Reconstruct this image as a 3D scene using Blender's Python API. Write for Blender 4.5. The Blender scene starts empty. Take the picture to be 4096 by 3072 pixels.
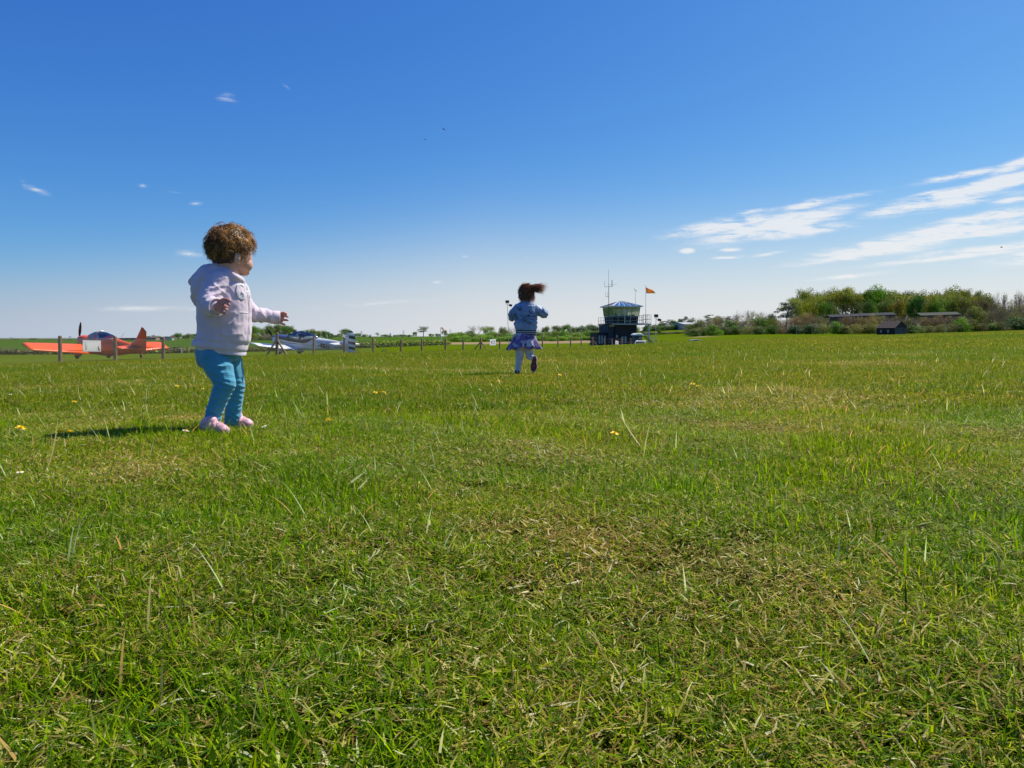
import bpy, bmesh, math, random
import numpy as np
from mathutils import Vector, Matrix, Euler
from mathutils.bvhtree import BVHTree
R = math.radians
scene = bpy.context.scene
COL = scene.collection
random.seed(7); np.random.seed(7)

# ------------------------------------------------------------------ camera
FPX = 2950.0                       # focal length in photograph pixels (4096 wide)
PITCH = math.atan((1536 - 1345) / FPX)
CAM = Vector((0, 0, 0.38))
cam_data = bpy.data.cameras.new('camera')
cam_data.sensor_width = 36.0
cam_data.lens = 36.0 * FPX / 4096.0
cam_data.clip_start = 0.02
cam_data.clip_end = 20000
camera = bpy.data.objects.new('camera', cam_data)
COL.objects.link(camera)
camera.location = CAM
camera.rotation_euler = (math.pi / 2 - PITCH, 0, 0)
scene.camera = camera
cam_data.dof.use_dof = False

# ------------------------------------------------------------------ light
SUN_EL, SUN_AZ = 53.0, 58.0        # azimuth measured from +Y towards +X
world = bpy.data.worlds.new('World'); scene.world = world
world.use_nodes = True
world.cycles.sampling_method = 'MANUAL'; world.cycles.sample_map_resolution = 512
wn = world.node_tree.nodes; wl = world.node_tree.links
bg = wn['Background']
sky = wn.new('ShaderNodeTexSky'); sky.sky_type = 'NISHITA'
sky.sun_disc = False
sky.sun_elevation = R(SUN_EL); sky.sun_rotation = R(SUN_AZ)
sky.altitude = 0; sky.air_density = 1.0; sky.dust_density = 0.6; sky.ozone_density = 3.5
SKY_STRENGTH = 0.12
bg.inputs['Strength'].default_value = SKY_STRENGTH
sun_data = bpy.data.lights.new('sun', 'SUN'); sun_data.energy = 5.0
sun_data.angle = R(0.53); sun_data.color = (1.0, 0.93, 0.80)
sun = bpy.data.objects.new('sun', sun_data); COL.objects.link(sun)
sd = Vector((math.sin(R(SUN_AZ)) * math.cos(R(SUN_EL)), math.cos(R(SUN_AZ)) * math.cos(R(SUN_EL)), math.sin(R(SUN_EL))))
sun.rotation_euler = (-sd).to_track_quat('-Z', 'Y').to_euler()
sun.location = (20, 10, 30)
scene.view_settings.view_transform = 'Standard'
scene.view_settings.look = 'None'
scene.view_settings.exposure = 0.32
scene.view_settings.gamma = 1.0
scene.view_settings.use_curve_mapping = False
scene.render.engine = 'CYCLES'
scene.cycles.max_bounces = 5; scene.cycles.diffuse_bounces = 3; scene.cycles.glossy_bounces = 2
scene.cycles.transparent_max_bounces = 16
scene.cycles.use_denoising = True

# ---- sky colour and clouds, by real direction (azimuth / elevation)
def wnode(t, **k):
    n = wn.new(t)
    for a, b in k.items(): setattr(n, a, b)
    return n
def wmath(op, a, b=None, c=None):
    n = wnode('ShaderNodeMath', operation=op)
    for i, v in enumerate((a, b, c)):
        if v is None: continue
        if isinstance(v, (int, float)): n.inputs[i].default_value = v
        else: wl.new(v, n.inputs[i])
    return n.outputs[0]
tc = wnode('ShaderNodeTexCoord')
sep = wnode('ShaderNodeSeparateXYZ'); wl.new(tc.outputs['Generated'], sep.inputs[0])
AZ = wmath('MULTIPLY', wmath('ARCTAN2', sep.outputs[0], sep.outputs[1]), 57.29578)
EL = wmath('MULTIPLY', wmath('ARCSINE', sep.outputs[2]), 57.29578)
sepc = wnode('ShaderNodeSeparateColor'); wl.new(sky.outputs[0], sepc.inputs[0])
joinc = wnode('ShaderNodeCombineColor')
SKY_GRADE = [(1.55, .164), (1.2, .412), (.65, 1.52)]      # contrast and gain of each channel (a camera's rendering of the sky)
for i, (gam, gain) in enumerate(SKY_GRADE):
    wl.new(wmath('MULTIPLY', wmath('POWER', sepc.outputs[i], gam), gain), joinc.inputs[i])
SKYCOL = joinc.outputs[0]

# streaked noise for the clouds' ragged edges
comb = wnode('ShaderNodeCombineXYZ')
wl.new(AZ, comb.inputs[0]); wl.new(EL, comb.inputs[1])
mp = wnode('ShaderNodeMapping'); mp.inputs['Rotation'].default_value = (0, 0, R(-9)); mp.inputs['Scale'].default_value = (0.34, 2.1, 1)
wl.new(comb.outputs[0], mp.inputs['Vector'])
nz = wnode('ShaderNodeTexNoise'); nz.inputs['Scale'].default_value = 1.0; nz.inputs['Detail'].default_value = 9; nz.inputs['Roughness'].default_value = 0.70
nz.inputs['Distortion'].default_value = 0.35
wl.new(mp.outputs[0], nz.inputs['Vector'])
NOISE = nz.outputs['Fac']
def px2ae(x, y):
    u = (x - 2048) / FPX; v = (1536 - y) / FPX
    d = Vector((u, math.cos(PITCH) + v * math.sin(PITCH), -math.sin(PITCH) + v * math.cos(PITCH))).normalized()
    return math.degrees(math.atan2(d.x, d.y)), math.degrees(math.asin(d.z))
# each cloud: (x, y, half length px, half thickness px, tilt deg, density)
CLOUDS = [
 (2900,905,250,34,8,1.0),(3250,812,330,16,6,.55),(3090,905,330,42,10,1.15),(3180,925,260,30,3,.9),(3010,846,90,14,5,.5),
 (3230,818,120,20,8,1.0),(3560,845,200,30,5,.55),
 (3850,700,190,17,5,.85),(4080,650,130,26,16,1.0),(3900,755,430,30,9,1.25),(3750,820,330,26,5,.8),(3560,850,120,15,4,.6),
 (4050,800,120,15,4,.8),(3960,870,320,30,7,1.1),(3700,950,520,36,9,1.35),(3480,1010,330,26,6,.95),(3950,930,300,24,4,1.0),
 (3800,1030,420,14,4,.85),(3400,1105,230,12,5,.6),(2750,1003,32,12,0,1.0),(2920,1000,60,10,0,.7),(2910,1030,80,9,2,.7),(3060,1018,90,10,8,.6),
 (3650,985,260,14,8,.7),(3850,905,260,18,8,.8),(4050,730,160,20,8,.9),(3700,775,160,12,10,.6),(3950,1000,420,22,3,.75),(3350,1040,300,12,5,.6),(4300,1000,420,40,6,1.1),(4500,760,350,50,10,1.1),
 (908,393,50,24,-3,.5),(1150,350,44,12,-35,.22),(140,756,66,17,-18,.5),(100,742,34,18,-40,.34),(570,742,24,12,0,.35),(700,770,60,7,-4,.22),(785,813,40,12,0,.42),
 (750,1014,74,18,0,.45),(1755,1130,30,8,0,.75),(1860,1026,22,7,0,.4),(1460,1030,20,5,0,.22),(2110,1030,20,5,0,.25),(620,1235,330,16,1,.42),(1500,1215,380,16,4,.30),(1900,1160,240,8,6,.12),
 (1350,1222,180,12,1,.22),(-300,640,160,24,5,.8),(-150,1180,120,10,0,.5)]
total = None
for (cx, cy, hl, ht, tilt, den) in CLOUDS:
    a0, e0 = px2ae(cx, cy)
    a1, _ = px2ae(cx + hl, cy); _, e1 = px2ae(cx, cy - ht)
    m_ = wnode('ShaderNodeMapping', vector_type='TEXTURE')
    m_.inputs['Location'].default_value = (a0, e0, 0); m_.inputs['Rotation'].default_value = (0, 0, R(tilt)); m_.inputs['Scale'].default_value = (max(a1 - a0, .1) * 1.9, max(e1 - e0, .05) * 1.9, 1)
    wl.new(comb.outputs[0], m_.inputs['Vector'])
    gr = wnode('ShaderNodeTexGradient', gradient_type='QUADRATIC_SPHERE'); wl.new(m_.outputs[0], gr.inputs[0])
    total = wmath('MULTIPLY', gr.outputs['Fac'], den * 1.5) if total is None else wmath('SMOOTH_MAX', wmath('MULTIPLY', gr.outputs['Fac'], den * 1.5), total, .1)
# density = gaussian shaped by noise
raw = wmath('MULTIPLY', total, wmath('ADD', wmath('MULTIPLY', wmath('SUBTRACT', NOISE, 0.5), 4.6), 1.0))
cr = wnode('ShaderNodeMapRange', interpolation_type='SMOOTHSTEP'); wl.new(raw, cr.inputs['Value'])
cr.inputs['From Min'].default_value = 0.10; cr.inputs['From Max'].default_value = 1.05
cr.inputs['To Max'].default_value = 0.84
mix = wnode('ShaderNodeMix', data_type='RGBA'); wl.new(cr.outputs[0], mix.inputs[0])
mix.inputs[7].default_value = (5.8, 5.85, 5.95, 1)
# the air low over the horizon: pale all round, brighter and deeper towards the sun's side
sunside = wmath('COSINE', wmath('MULTIPLY', wmath('SUBTRACT', AZ, SUN_AZ), 0.0174533))
hr_ = wnode('ShaderNodeValToRGB'); wl.new(wmath('MULTIPLY_ADD', sunside, .5, .5), hr_.inputs[0])
e = hr_.color_ramp.elements; e.new(.5); e.new(.6)
for i, (p_, c_) in enumerate(((.36, (2.5, 3.08, 3.98)), (.60, (3.75, 4.15, 4.7)), (.75, (4.75, 4.9, 5.05)), (1.0, (5.4, 5.4, 5.35)))):
    e[i].position = p_; e[i].color = (*[v / 6 for v in c_], 1)
sc6 = wnode('ShaderNodeVectorMath', operation='SCALE'); wl.new(hr_.outputs[0], sc6.inputs[0]); sc6.inputs['Scale'].default_value = 6
hh_ = wnode('ShaderNodeMapRange'); wl.new(sunside, hh_.inputs['Value'])
for n_, v_ in (('From Min', -.2), ('From Max', .5), ('To Min', 2.4), ('To Max', 6.3)): hh_.inputs[n_].default_value = v_
q_ = wmath('DIVIDE', wmath('MAXIMUM', EL, 0.0), hh_.outputs[0])
hz = wmath('EXPONENT', wmath('MULTIPLY', wmath('MULTIPLY', q_, q_), -1.0))
hmix = wnode('ShaderNodeMix', data_type='RGBA'); wl.new(hz, hmix.inputs[0])
wl.new(SKYCOL, hmix.inputs[6]); wl.new(sc6.outputs[0], hmix.inputs[7])
wl.new(hmix.outputs[2], mix.inputs[6])
wl.new(mix.outputs[2], bg.inputs['Color'])

# ------------------------------------------------------------------ helpers
def ray(x, y):
    u = (x - 2048) / FPX; v = (1536 - y) / FPX
    return Vector((u, math.cos(PITCH) + v * math.sin(PITCH), -math.sin(PITCH) + v * math.cos(PITCH)))
def P(x, y, Y):
    """the place at depth Y (metres ahead) that the photograph shows at pixel x, y"""
    d = ray(x, y); return CAM + d * (Y / d.y)

# terrain: heights by bearing (photograph column) and depth
T_COLS = np.array([-900, 240, 653, 1255, 2000, 2370, 2640, 2790, 3000, 3500, 4096, 5000], float)
T_DEP = np.array([0.3, 3, 7.6, 15, 30, 45, 62, 90, 105, 130, 160, 200, 250, 320, 450, 700, 1500, 6000], float)
T_Z = np.array([
 # .3  3    7.6    15    30     45     62    90    105   130   160   200   250   320   450   700   1500  6000
 [0, 0, -.06, -.27, -.80, -1.05, -1.15, -1.2, -1.2, -1.2, -1.2, -1.25, -1.4, -1.7, -2.2, -3.3, -7, -18],
 [0, 0, -.05, -.22, -.70, -1.02, -1.15, -1.2, -1.2, -1.2, -1.2, -1.25, -1.4, -1.7, -2.2, -3.3, -7, -18],
 [0, 0, -.04, -.18, -.60, -.95, -1.15, -1.25, -1.25, -1.25, -1.25, -1.25, -1.3, -1.6, -2.1, -3.1, -6, -14],
 [0, 0, -.03, -.12, -.36, -.72, -1.18, -1.25, -1.25, -1.25, -1.25, -1.25, -1.2, -1.0, -1.0, -1.0, -1.0, -2],
 [0, 0, -.02, -.08, -.24, -.43, -.74, -1.15, -1.2, -1.3, -1.3, -1.2, -1.1, -1.0, -1.0, 0, 1, 0],
 [0, 0, -.015, -.04, -.12, -.27, -.50, -.82, -1.05, -1.4, -1.4, -1.0, -.4, 0, 1.0, 2, 2, 0],
 [0, 0, -.01, -.01, 0.02, -.05, -.19, -.42, -.62, -1.35, -1.4, -.9, 0.1, 1.5, 4.0, 8, 6, 0],
 [0, 0, 0, .02, .07, .07, -.02, -.35, -.85, -1.8, -1.7, -.6, .55, 2.2, 5.0, 8, 6, 0],
 [0, 0, 0.01, .05, .14, .19, .19, .05, -.1, -.15, .05, .55, 1.2, 2.5, 5.0, 8, 6, 0],
 [0, 0, 0.02, .08, .26, .36, .43, .40, .35, .35, .45, .7, .95, 2.5, 5.0, 8, 6, 0],
 [0, 0, 0.04, .13, .43, .66, .85, 1.0, 1.05, 1.2, 1.4, 1.6, 1.9, 3.0, 5.0, 8, 6, 0],
 [0, 0, 0.05, .18, .6, .95, 1.25, 1.5, 1.6, 1.8, 2.0, 2.2, 2.5, 3.5, 5.0, 8, 6, 0]], float)
_NC, _ND = 120, 260
_cg = np.linspace(T_COLS[0], T_COLS[-1], _NC); _dg = np.linspace(math.log(.3), math.log(6000), _ND)
_tmp = np.array([np.interp(_dg, np.log(T_DEP), T_Z[i]) for i in range(len(T_COLS))])
_grid = np.array([np.interp(_cg, T_COLS, _tmp[:, j]) for j in range(_ND)]).T
def _sm(a, n, ax):
    for _ in range(n):
        p = np.concatenate([np.take(a, [0], ax), a, np.take(a, [-1], ax)], ax)
        m = a.shape[ax]
        a = (np.take(p, range(0, m), ax) + 2 * a + np.take(p, range(2, m + 2), ax)) / 4
    return a
_grid = _sm(_sm(_grid, 10, 0), 8, 1)
def gz(x, y):
    x = np.asarray(x, float); y = np.asarray(y, float)
    az = np.arctan2(x, y); r = np.sqrt(x * x + y * y) + 1e-6
    lim = math.atan((5000 - 2048) / FPX)
    ac = np.clip(az, -lim, lim)
    d = np.maximum(r * np.cos(ac), .3)
    col = 2048 + FPX * np.tan(ac)
    t = np.clip((np.abs(az) - lim) / (math.pi - lim), 0, 1); t = t * t * (3 - 2 * t)
    col = col * (1 - t) + 2370 * t
    ci = np.clip((col - _cg[0]) / (_cg[1] - _cg[0]), 0, _NC - 1.001); di = np.clip((np.log(d) - _dg[0]) / (_dg[1] - _dg[0]), 0, _ND - 1.001)
    c0 = ci.astype(int); d0 = di.astype(int); cf = ci - c0; df = di - d0
    z = (_grid[c0, d0] * (1 - cf) * (1 - df) + _grid[c0 + 1, d0] * cf * (1 - df) + _grid[c0, d0 + 1] * (1 - cf) * df + _grid[c0 + 1, d0 + 1] * cf * df)
    near = np.exp(-d / 9.0)
    bump = (np.sin(x * 5.1 + 1.3 * np.sin(y * 2.3)) * np.sin(y * 4.3 + 1.7 * np.sin(x * 1.9)) * .011 + np.sin(x * 13 + 2 * np.sin(y * 7)) * np.sin(y * 11.5 + x * 3) * .004)
    far = np.sin(x * .7 + y * .23) * np.sin(y * .41 - x * .17) * .025 * np.clip((d - 5) / 15, 0, 1) * np.clip(1 - (d - 60) / 60, 0, 1)
    return z + bump * near + far
def G(x, y): return float(gz(x, y))
def GP(px, Y):
    """point on the ground at depth Y in the column px"""
    X = (px - 2048) / FPX * Y; return Vector((X, Y, G(X, Y)))

def put(o, label=None, cat=None, group=None, kind=None):
    if label: o['label'] = label
    if cat: o['category'] = cat
    if group: o['group'] = group
    if kind: o['kind'] = kind
    return o
def empty(name, loc=(0, 0, 0), rz=0.0, **k):
    o = bpy.data.objects.new(name, None); COL.objects.link(o); o.location = loc; o.rotation_euler = (0, 0, rz)
    o.empty_display_size = .2
    return put(o, **k)
def link(name, me, parent=None, **k):
    o = bpy.data.objects.new(name, me); COL.objects.link(o)
    if parent is not None: o.parent = parent
    return put(o, **k)
def copy_tree(o, parent=None):
    c = o.copy(); COL.objects.link(c)
    if parent is not None: c.parent = parent
    for ch in list(o.children): copy_tree(ch, c)
    return c

class MB:
    """collects shapes into one mesh"""
    def __init__(s): s.v = []; s.f = []; s.m = []; s.c = []
    def add(s, vs, fs, mi=0):
        n = len(s.v); s.v += [tuple(v) for v in vs]; s.f += [tuple(i + n for i in f) for f in fs]; s.m += [mi] * len(fs); return s
    def box(s, c, size, rz=0, rot=None, mi=0, taper=1.0):
        hx, hy, hz = size[0] / 2, size[1] / 2, size[2] / 2
        vs = [Vector((x * hx * (taper if z > 0 else 1), y * hy * (taper if z > 0 else 1), z * hz)) for z in (-1, 1) for x, y in ((-1, -1), (1, -1), (1, 1), (-1, 1))]
        M = rot if rot is not None else Matrix.Rotation(rz, 3, 'Z')
        vs = [M @ v + Vector(c) for v in vs]
        return s.add(vs, [(3, 2, 1, 0), (4, 5, 6, 7), (0, 1, 5, 4), (1, 2, 6, 5), (2, 3, 7, 6), (3, 0, 4, 7)], mi)
    def bar(s, a, b, w, h=None, up=(0, 0, 1), mi=0):
        a = Vector(a); b = Vector(b); h = h or w; z = (b - a).normalized(); up = Vector(up)
        if abs(z.dot(up)) > .98: up = Vector((1, 0, 0))
        x = z.cross(up).normalized(); y = x.cross(z)
        vs = [p + x * (sx * w / 2) + y * (sy * h / 2) for p in (a, b) for sx, sy in ((-1, -1), (1, -1), (1, 1), (-1, 1))]
        return s.add(vs, [(3, 2, 1, 0), (4, 5, 6, 7), (0, 1, 5, 4), (1, 2, 6, 5), (2, 3, 7, 6), (3, 0, 4, 7)], mi)
    def tube(s, pts, rad, n=6, mi=0, cap=True):
        pts = [Vector(p) for p in pts]; k = len(pts); rads = rad if isinstance(rad, (list, tuple)) else [rad] * k
        vs = []; px_ = None
        for i, p in enumerate(pts):
            t = (pts[min(i + 1, k - 1)] - pts[max(i - 1, 0)]).normalized()
            if px_ is None:
                u = Vector((0, 0, 1)) if abs(t.z) < .9 else Vector((1, 0, 0)); x = t.cross(u).normalized()
            else: x = (px_ - t * px_.dot(t)).normalized()
            px_ = x; y = t.cross(x)
            for j in range(n):
                a = 2 * math.pi * j / n; vs.append(p + (x * math.cos(a) + y * math.sin(a)) * rads[i])
        fs = [(i * n + j, i * n + (j + 1) % n, (i + 1) * n + (j + 1) % n, (i + 1) * n + j) for i in range(k - 1) for j in range(n)]
        if cap: fs += [tuple(range(n - 1, -1, -1)), tuple((k - 1) * n + j for j in range(n))]
        return s.add(vs, fs, mi)
    def loft(s, rings, mi=0, cap=True, closed=True):
        n = len(rings[0]); vs = [v for r in rings for v in r]
        m = n if closed else n - 1
        fs = [(i * n + j, i * n + (j + 1) % n, (i + 1) * n + (j + 1) % n, (i + 1) * n + j) for i in range(len(rings) - 1) for j in range(m)]
        if cap: fs += [tuple(range(n - 1, -1, -1)), tuple((len(rings) - 1) * n + j for j in range(n))]
        return s.add(vs, fs, mi)
    def ball(s, c, r, n=10, k=6, mi=0):
        r = r if isinstance(r, (tuple, list)) else (r, r, r); c = Vector(c)
        rings = []
        for i in range(k + 1):
            t = math.pi * (i + .001 * (i == 0) - .001 * (i == k)) / k
            rings.append([c + Vector((r[0] * math.sin(t) * math.cos(a), r[1] * math.sin(t) * math.sin(a), r[2] * math.cos(t))) for a in (2 * math.pi * j / n for j in range(n))])
        return s.loft(rings[::-1], mi)
    def mesh(s, name, mats, smooth=False):
        me = bpy.data.meshes.new(name); me.from_pydata(s.v, [], s.f)
        for m in (mats if isinstance(mats, (list, tuple)) else [mats]): me.materials.append(m)
        if any(s.m): me.polygons.foreach_set('material_index', s.m)
        if smooth: me.polygons.foreach_set('use_smooth', [True] * len(me.polygons))
        me.update(); return me
    def build(s, name, mats, parent=None, smooth=False, bevel=0, **k):
        o = link(name, s.mesh(name, mats, smooth), parent, **k)
        if bevel:
            b = o.modifiers.new('bevel', 'BEVEL'); b.width = bevel; b.segments = 2; b.limit_method = 'ANGLE'
        return o

def mat(name, col, rough=.7, metal=0.0, spec=None, noise=0.0, nscale=8.0, bump=0.0, bscale=40.0, coat=0.0, trans=0.0, alpha=1.0, tint=False, dirt=None, ior=None):
    m = bpy.data.materials.new(name); m.use_nodes = True
    nt = m.node_tree; b = nt.nodes['Principled BSDF']
    b.inputs['Base Color'].default_value = (*col, 1); b.inputs['Roughness'].default_value = rough; b.inputs['Metallic'].default_value = metal
    if spec is not None: b.inputs['Specular IOR Level'].default_value = spec
    if coat: b.inputs['Coat Weight'].default_value = coat; b.inputs['Coat Roughness'].default_value = .08
    if trans: b.inputs['Transmission Weight'].default_value = trans
    if ior: b.inputs['IOR'].default_value = ior
    tcn = nt.nodes.new('ShaderNodeTexCoord')
    last = None
    if noise or dirt:
        n = nt.nodes.new('ShaderNodeTexNoise'); n.inputs['Scale'].default_value = nscale; n.inputs['Detail'].default_value = 6; n.inputs['Roughness'].default_value = .65
        nt.links.new(tcn.outputs['Object'], n.inputs['Vector'])
        mr = nt.nodes.new('ShaderNodeMapRange'); mr.inputs['From Min'].default_value = .3; mr.inputs['From Max'].default_value = .7
        nt.links.new(n.outputs['Fac'], mr.inputs['Value'])
        mx = nt.nodes.new('ShaderNodeMix'); mx.data_type = 'RGBA'
        nt.links.new(mr.outputs[0], mx.inputs[0])
        c2 = dirt or tuple(c * (1 - noise) for c in col); c1 = col if dirt else tuple(min(1, c * (1 + noise)) for c in col)
        mx.inputs[6].default_value = (*c1, 1); mx.inputs[7].default_value = (*c2, 1); last = mx.outputs[2]
    if tint:
        oi = nt.nodes.new('ShaderNodeObjectInfo'); mm = nt.nodes.new('ShaderNodeMix'); mm.data_type = 'RGBA'; mm.blend_type = 'MULTIPLY'; mm.inputs[0].default_value = 1
        if last: nt.links.new(last, mm.inputs[6])
        else: mm.inputs[6].default_value = (*col, 1)
        nt.links.new(oi.outputs['Color'], mm.inputs[7]); last = mm.outputs[2]
    if last: nt.links.new(last, b.inputs['Base Color'])
    if bump:
        n2 = nt.nodes.new('ShaderNodeTexNoise'); n2.inputs['Scale'].default_value = bscale; n2.inputs['Detail'].default_value = 5
        nt.links.new(tcn.outputs['Object'], n2.inputs['Vector'])
        bp = nt.nodes.new('ShaderNodeBump'); bp.inputs['Strength'].default_value = bump; bp.inputs['Distance'].default_value = .3 / bscale
        nt.links.new(n2.outputs['Fac'], bp.inputs['Height']); nt.links.new(bp.outputs[0], b.inputs['Normal'])
    return m
def glassmat(name, tint=(.92, .95, .93), refl=.08):
    m = bpy.data.materials.new(name); m.use_nodes = True; nt = m.node_tree; L = nt.links
    t = nt.nodes.new('ShaderNodeBsdfTransparent'); t.inputs[0].default_value = (*tint, 1); g = nt.nodes.new('ShaderNodeBsdfGlossy'); g.inputs['Roughness'].default_value = .03
    lw = nt.nodes.new('ShaderNodeLayerWeight'); lw.inputs[0].default_value = .25; ma = nt.nodes.new('ShaderNodeMath'); ma.operation = 'MULTIPLY_ADD'; ma.inputs[1].default_value = .6; ma.inputs[2].default_value = refl
    L.new(lw.outputs['Fresnel'], ma.inputs[0]); ms = nt.nodes.new('ShaderNodeMixShader'); L.new(ma.outputs[0], ms.inputs[0]); L.new(t.outputs[0], ms.inputs[1]); L.new(g.outputs[0], ms.inputs[2]); L.new(ms.outputs[0], nt.nodes['Material Output'].inputs[0]); return m
def leafmat(name, trl=.35, rough=.5, attr='Col', gain=1.0, tint=True, spec=.3, patch=None):
    """leaf/grass surface: colour from the mesh's own colour attribute, light comes through"""
    m = bpy.data.materials.new(name); m.use_nodes = True; nt = m.node_tree; L = nt.links
    b = nt.nodes['Principled BSDF']; out = nt.nodes['Material Output']
    a = nt.nodes.new('ShaderNodeAttribute'); a.attribute_name = attr
    col = a.outputs['Color']
    if tint:
        oi = nt.nodes.new('ShaderNodeObjectInfo'); mm = nt.nodes.new('ShaderNodeMix'); mm.data_type = 'RGBA'; mm.blend_type = 'MULTIPLY'; mm.inputs[0].default_value = 1
        L.new(col, mm.inputs[6]); L.new(oi.outputs['Color'], mm.inputs[7]); col = mm.outputs[2]
    if patch: col = patch(nt, col)
    b.inputs['Roughness'].default_value = rough; b.inputs['Specular IOR Level'].default_value = spec
    L.new(col, b.inputs['Base Color'])
    t = nt.nodes.new('ShaderNodeBsdfTranslucent')
    hs = nt.nodes.new('ShaderNodeHueSaturation'); hs.inputs['Hue'].default_value = .496; hs.inputs['Saturation'].default_value = 1.08; hs.inputs['Value'].default_value = gain
    L.new(col, hs.inputs['Color']); L.new(hs.outputs[0], t.inputs['Color'])
    ms = nt.nodes.new('ShaderNodeMixShader'); ms.inputs[0].default_value = trl
    L.new(b.outputs[0], ms.inputs[1]); L.new(t.outputs[0], ms.inputs[2]); L.new(ms.outputs[0], out.inputs['Surface'])
    return m

GRASS_FLAG = True
# ================================================================== ground
def ground_patch(nt, col):
    """slow patches over the field: greener, yellower, drier"""
    L = nt.links
    g = nt.nodes.new('ShaderNodeNewGeometry')
    n = nt.nodes.new('ShaderNodeTexNoise'); n.inputs['Scale'].default_value = 1.1; n.inputs['Detail'].default_value = 4; n.inputs['Roughness'].default_value = .6
    L.new(g.outputs['Position'], n.inputs['Vector'])
    n2 = nt.nodes.new('ShaderNodeTexNoise'); n2.inputs['Scale'].default_value = .13; n2.inputs['Detail'].default_value = 3
    L.new(g.outputs['Position'], n2.inputs['Vector'])
    add = nt.nodes.new('ShaderNodeMath'); add.operation = 'ADD'; L.new(n.outputs['Fac'], add.inputs[0]); L.new(n2.outputs['Fac'], add.inputs[1])
    mr = nt.nodes.new('ShaderNodeMapRange'); mr.inputs['From Min'].default_value = .80; mr.inputs['From Max'].default_value = 1.25
    L.new(add.outputs[0], mr.inputs['Value'])
    c = nt.nodes.new('ShaderNodeMix'); c.data_type = 'RGBA'; L.new(mr.outputs[0], c.inputs[0])
    c.inputs[6].default_value = (.72, .93, .7, 1); c.inputs[7].default_value = (1.28, 1.08, 1.0, 1)
    m = nt.nodes.new('ShaderNodeMix'); m.data_type = 'RGBA'; m.blend_type = 'MULTIPLY'; m.inputs[0].default_value = 1
    L.new(col, m.inputs[6]); L.new(c.outputs[2], m.inputs[7])
    return m.outputs[2]

def ground_material():
    m = bpy.data.materials.new('turf'); m.use_nodes = True; nt = m.node_tree; L = nt.links; b = nt.nodes['Principled BSDF']
    b.inputs['Roughness'].default_value = 1; b.inputs['Specular IOR Level'].default_value = 0
    g = nt.nodes.new('ShaderNodeNewGeometry')
    def noise(scale, det=6, rough=.6, vec=None):
        n = nt.nodes.new('ShaderNodeTexNoise'); n.inputs['Scale'].default_value = scale; n.inputs['Detail'].default_value = det; n.inputs['Roughness'].default_value = rough
        L.new(vec or g.outputs['Position'], n.inputs['Vector']); return n.outputs['Fac']
    def ramp(f, stops):
        r = nt.nodes.new('ShaderNodeValToRGB'); L.new(f, r.inputs[0]); e = r.color_ramp.elements
        while len(e) < len(stops): e.new(.5)
        for i, (p, c) in enumerate(stops): e[i].position = p; e[i].color = (*c, 1)
        return r.outputs[0]
    def mixc(f, a, b_, bt='MIX'):
        x = nt.nodes.new('ShaderNodeMix'); x.data_type = 'RGBA'; x.blend_type = bt
        for s, v in ((x.inputs[0], f), (x.inputs[6], a), (x.inputs[7], b_)):
            if hasattr(v, 'is_output'): L.new(v, s)
            elif isinstance(v, tuple): s.default_value = (*v, 1)
            else: s.default_value = v
        return x.outputs[2]
    att = nt.nodes.new('ShaderNodeAttribute'); att.attribute_name = 'Zone'   # r: long turf  g: mown strip  b: crop ; a sheet colour
    sp = nt.nodes.new('ShaderNodeSeparateColor'); L.new(att.outputs['Color'], sp.inputs[0])
    turf = ramp(noise(55, 8, .75), [(.34, (.016, .012, .005)), (.46, (.034, .036, .006)), (.54, (.062, .070, .010)), (.66, (.20, .145, .075))])
    tex = noise(2.2, 8, .8)
    mown = ramp(tex, [(.3, (.072, .112, .004)), (.5, (.095, .140, .005)), (.72, (.130, .165, .010))])
    # mowing bands, parallel to the strip
    mp_ = nt.nodes.new('ShaderNodeMapping'); mp_.inputs['Scale'].default_value = (.008, .16, 1); mp_.inputs['Rotation'].default_value = (0, 0, .06)
    L.new(g.outputs['Position'], mp_.inputs['Vector'])
    mown = mixc(ramp(noise(1.0, 5, .6, mp_.outputs[0]), [(.38, (0, 0, 0)), (.6, (1, 1, 1))]), mown, (.076, .115, .005))
    crop = ramp(noise(.9, 9, .85), [(.3, (.030, .075, .007)), (.5, (.048, .108, .010)), (.7, (.080, .150, .014))])
    c = mixc(sp.outputs[1], turf, mown); c = mixc(sp.outputs[2], c, crop)
    # dry earth and straw banks where the sheet says so
    c = mixc(att.outputs['Alpha'], (.30, .21, .13), c)
    far = ramp(noise(.012, 4, .6), [(.4, (.05, .10, .02)), (.5, (.085, .14, .03)), (.6, (.06, .09, .03))])
    sepx = nt.nodes.new('ShaderNodeSeparateXYZ'); L.new(g.outputs['Position'], sepx.inputs[0])
    fm = nt.nodes.new('ShaderNodeMapRange'); fm.inputs['From Min'].default_value = 420; fm.inputs['From Max'].default_value = 700; L.new(sepx.outputs[1], fm.inputs['Value'])
    c = mixc(fm.outputs[0], c, far)
    L.new(c, b.inputs['Base Color'])
    bp = nt.nodes.new('ShaderNodeBump'); bp.inputs['Strength'].default_value = .9; bp.inputs['Distance'].default_value = .03
    L.new(noise(30, 8, .8), bp.inputs['Height']); L.new(bp.outputs[0], b.inputs['Normal'])
    return m
M_ground = ground_material()
M_grass = leafmat('grass_blades', trl=.42, rough=.55, spec=.05, gain=1.55, tint=False, patch=ground_patch)

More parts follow.
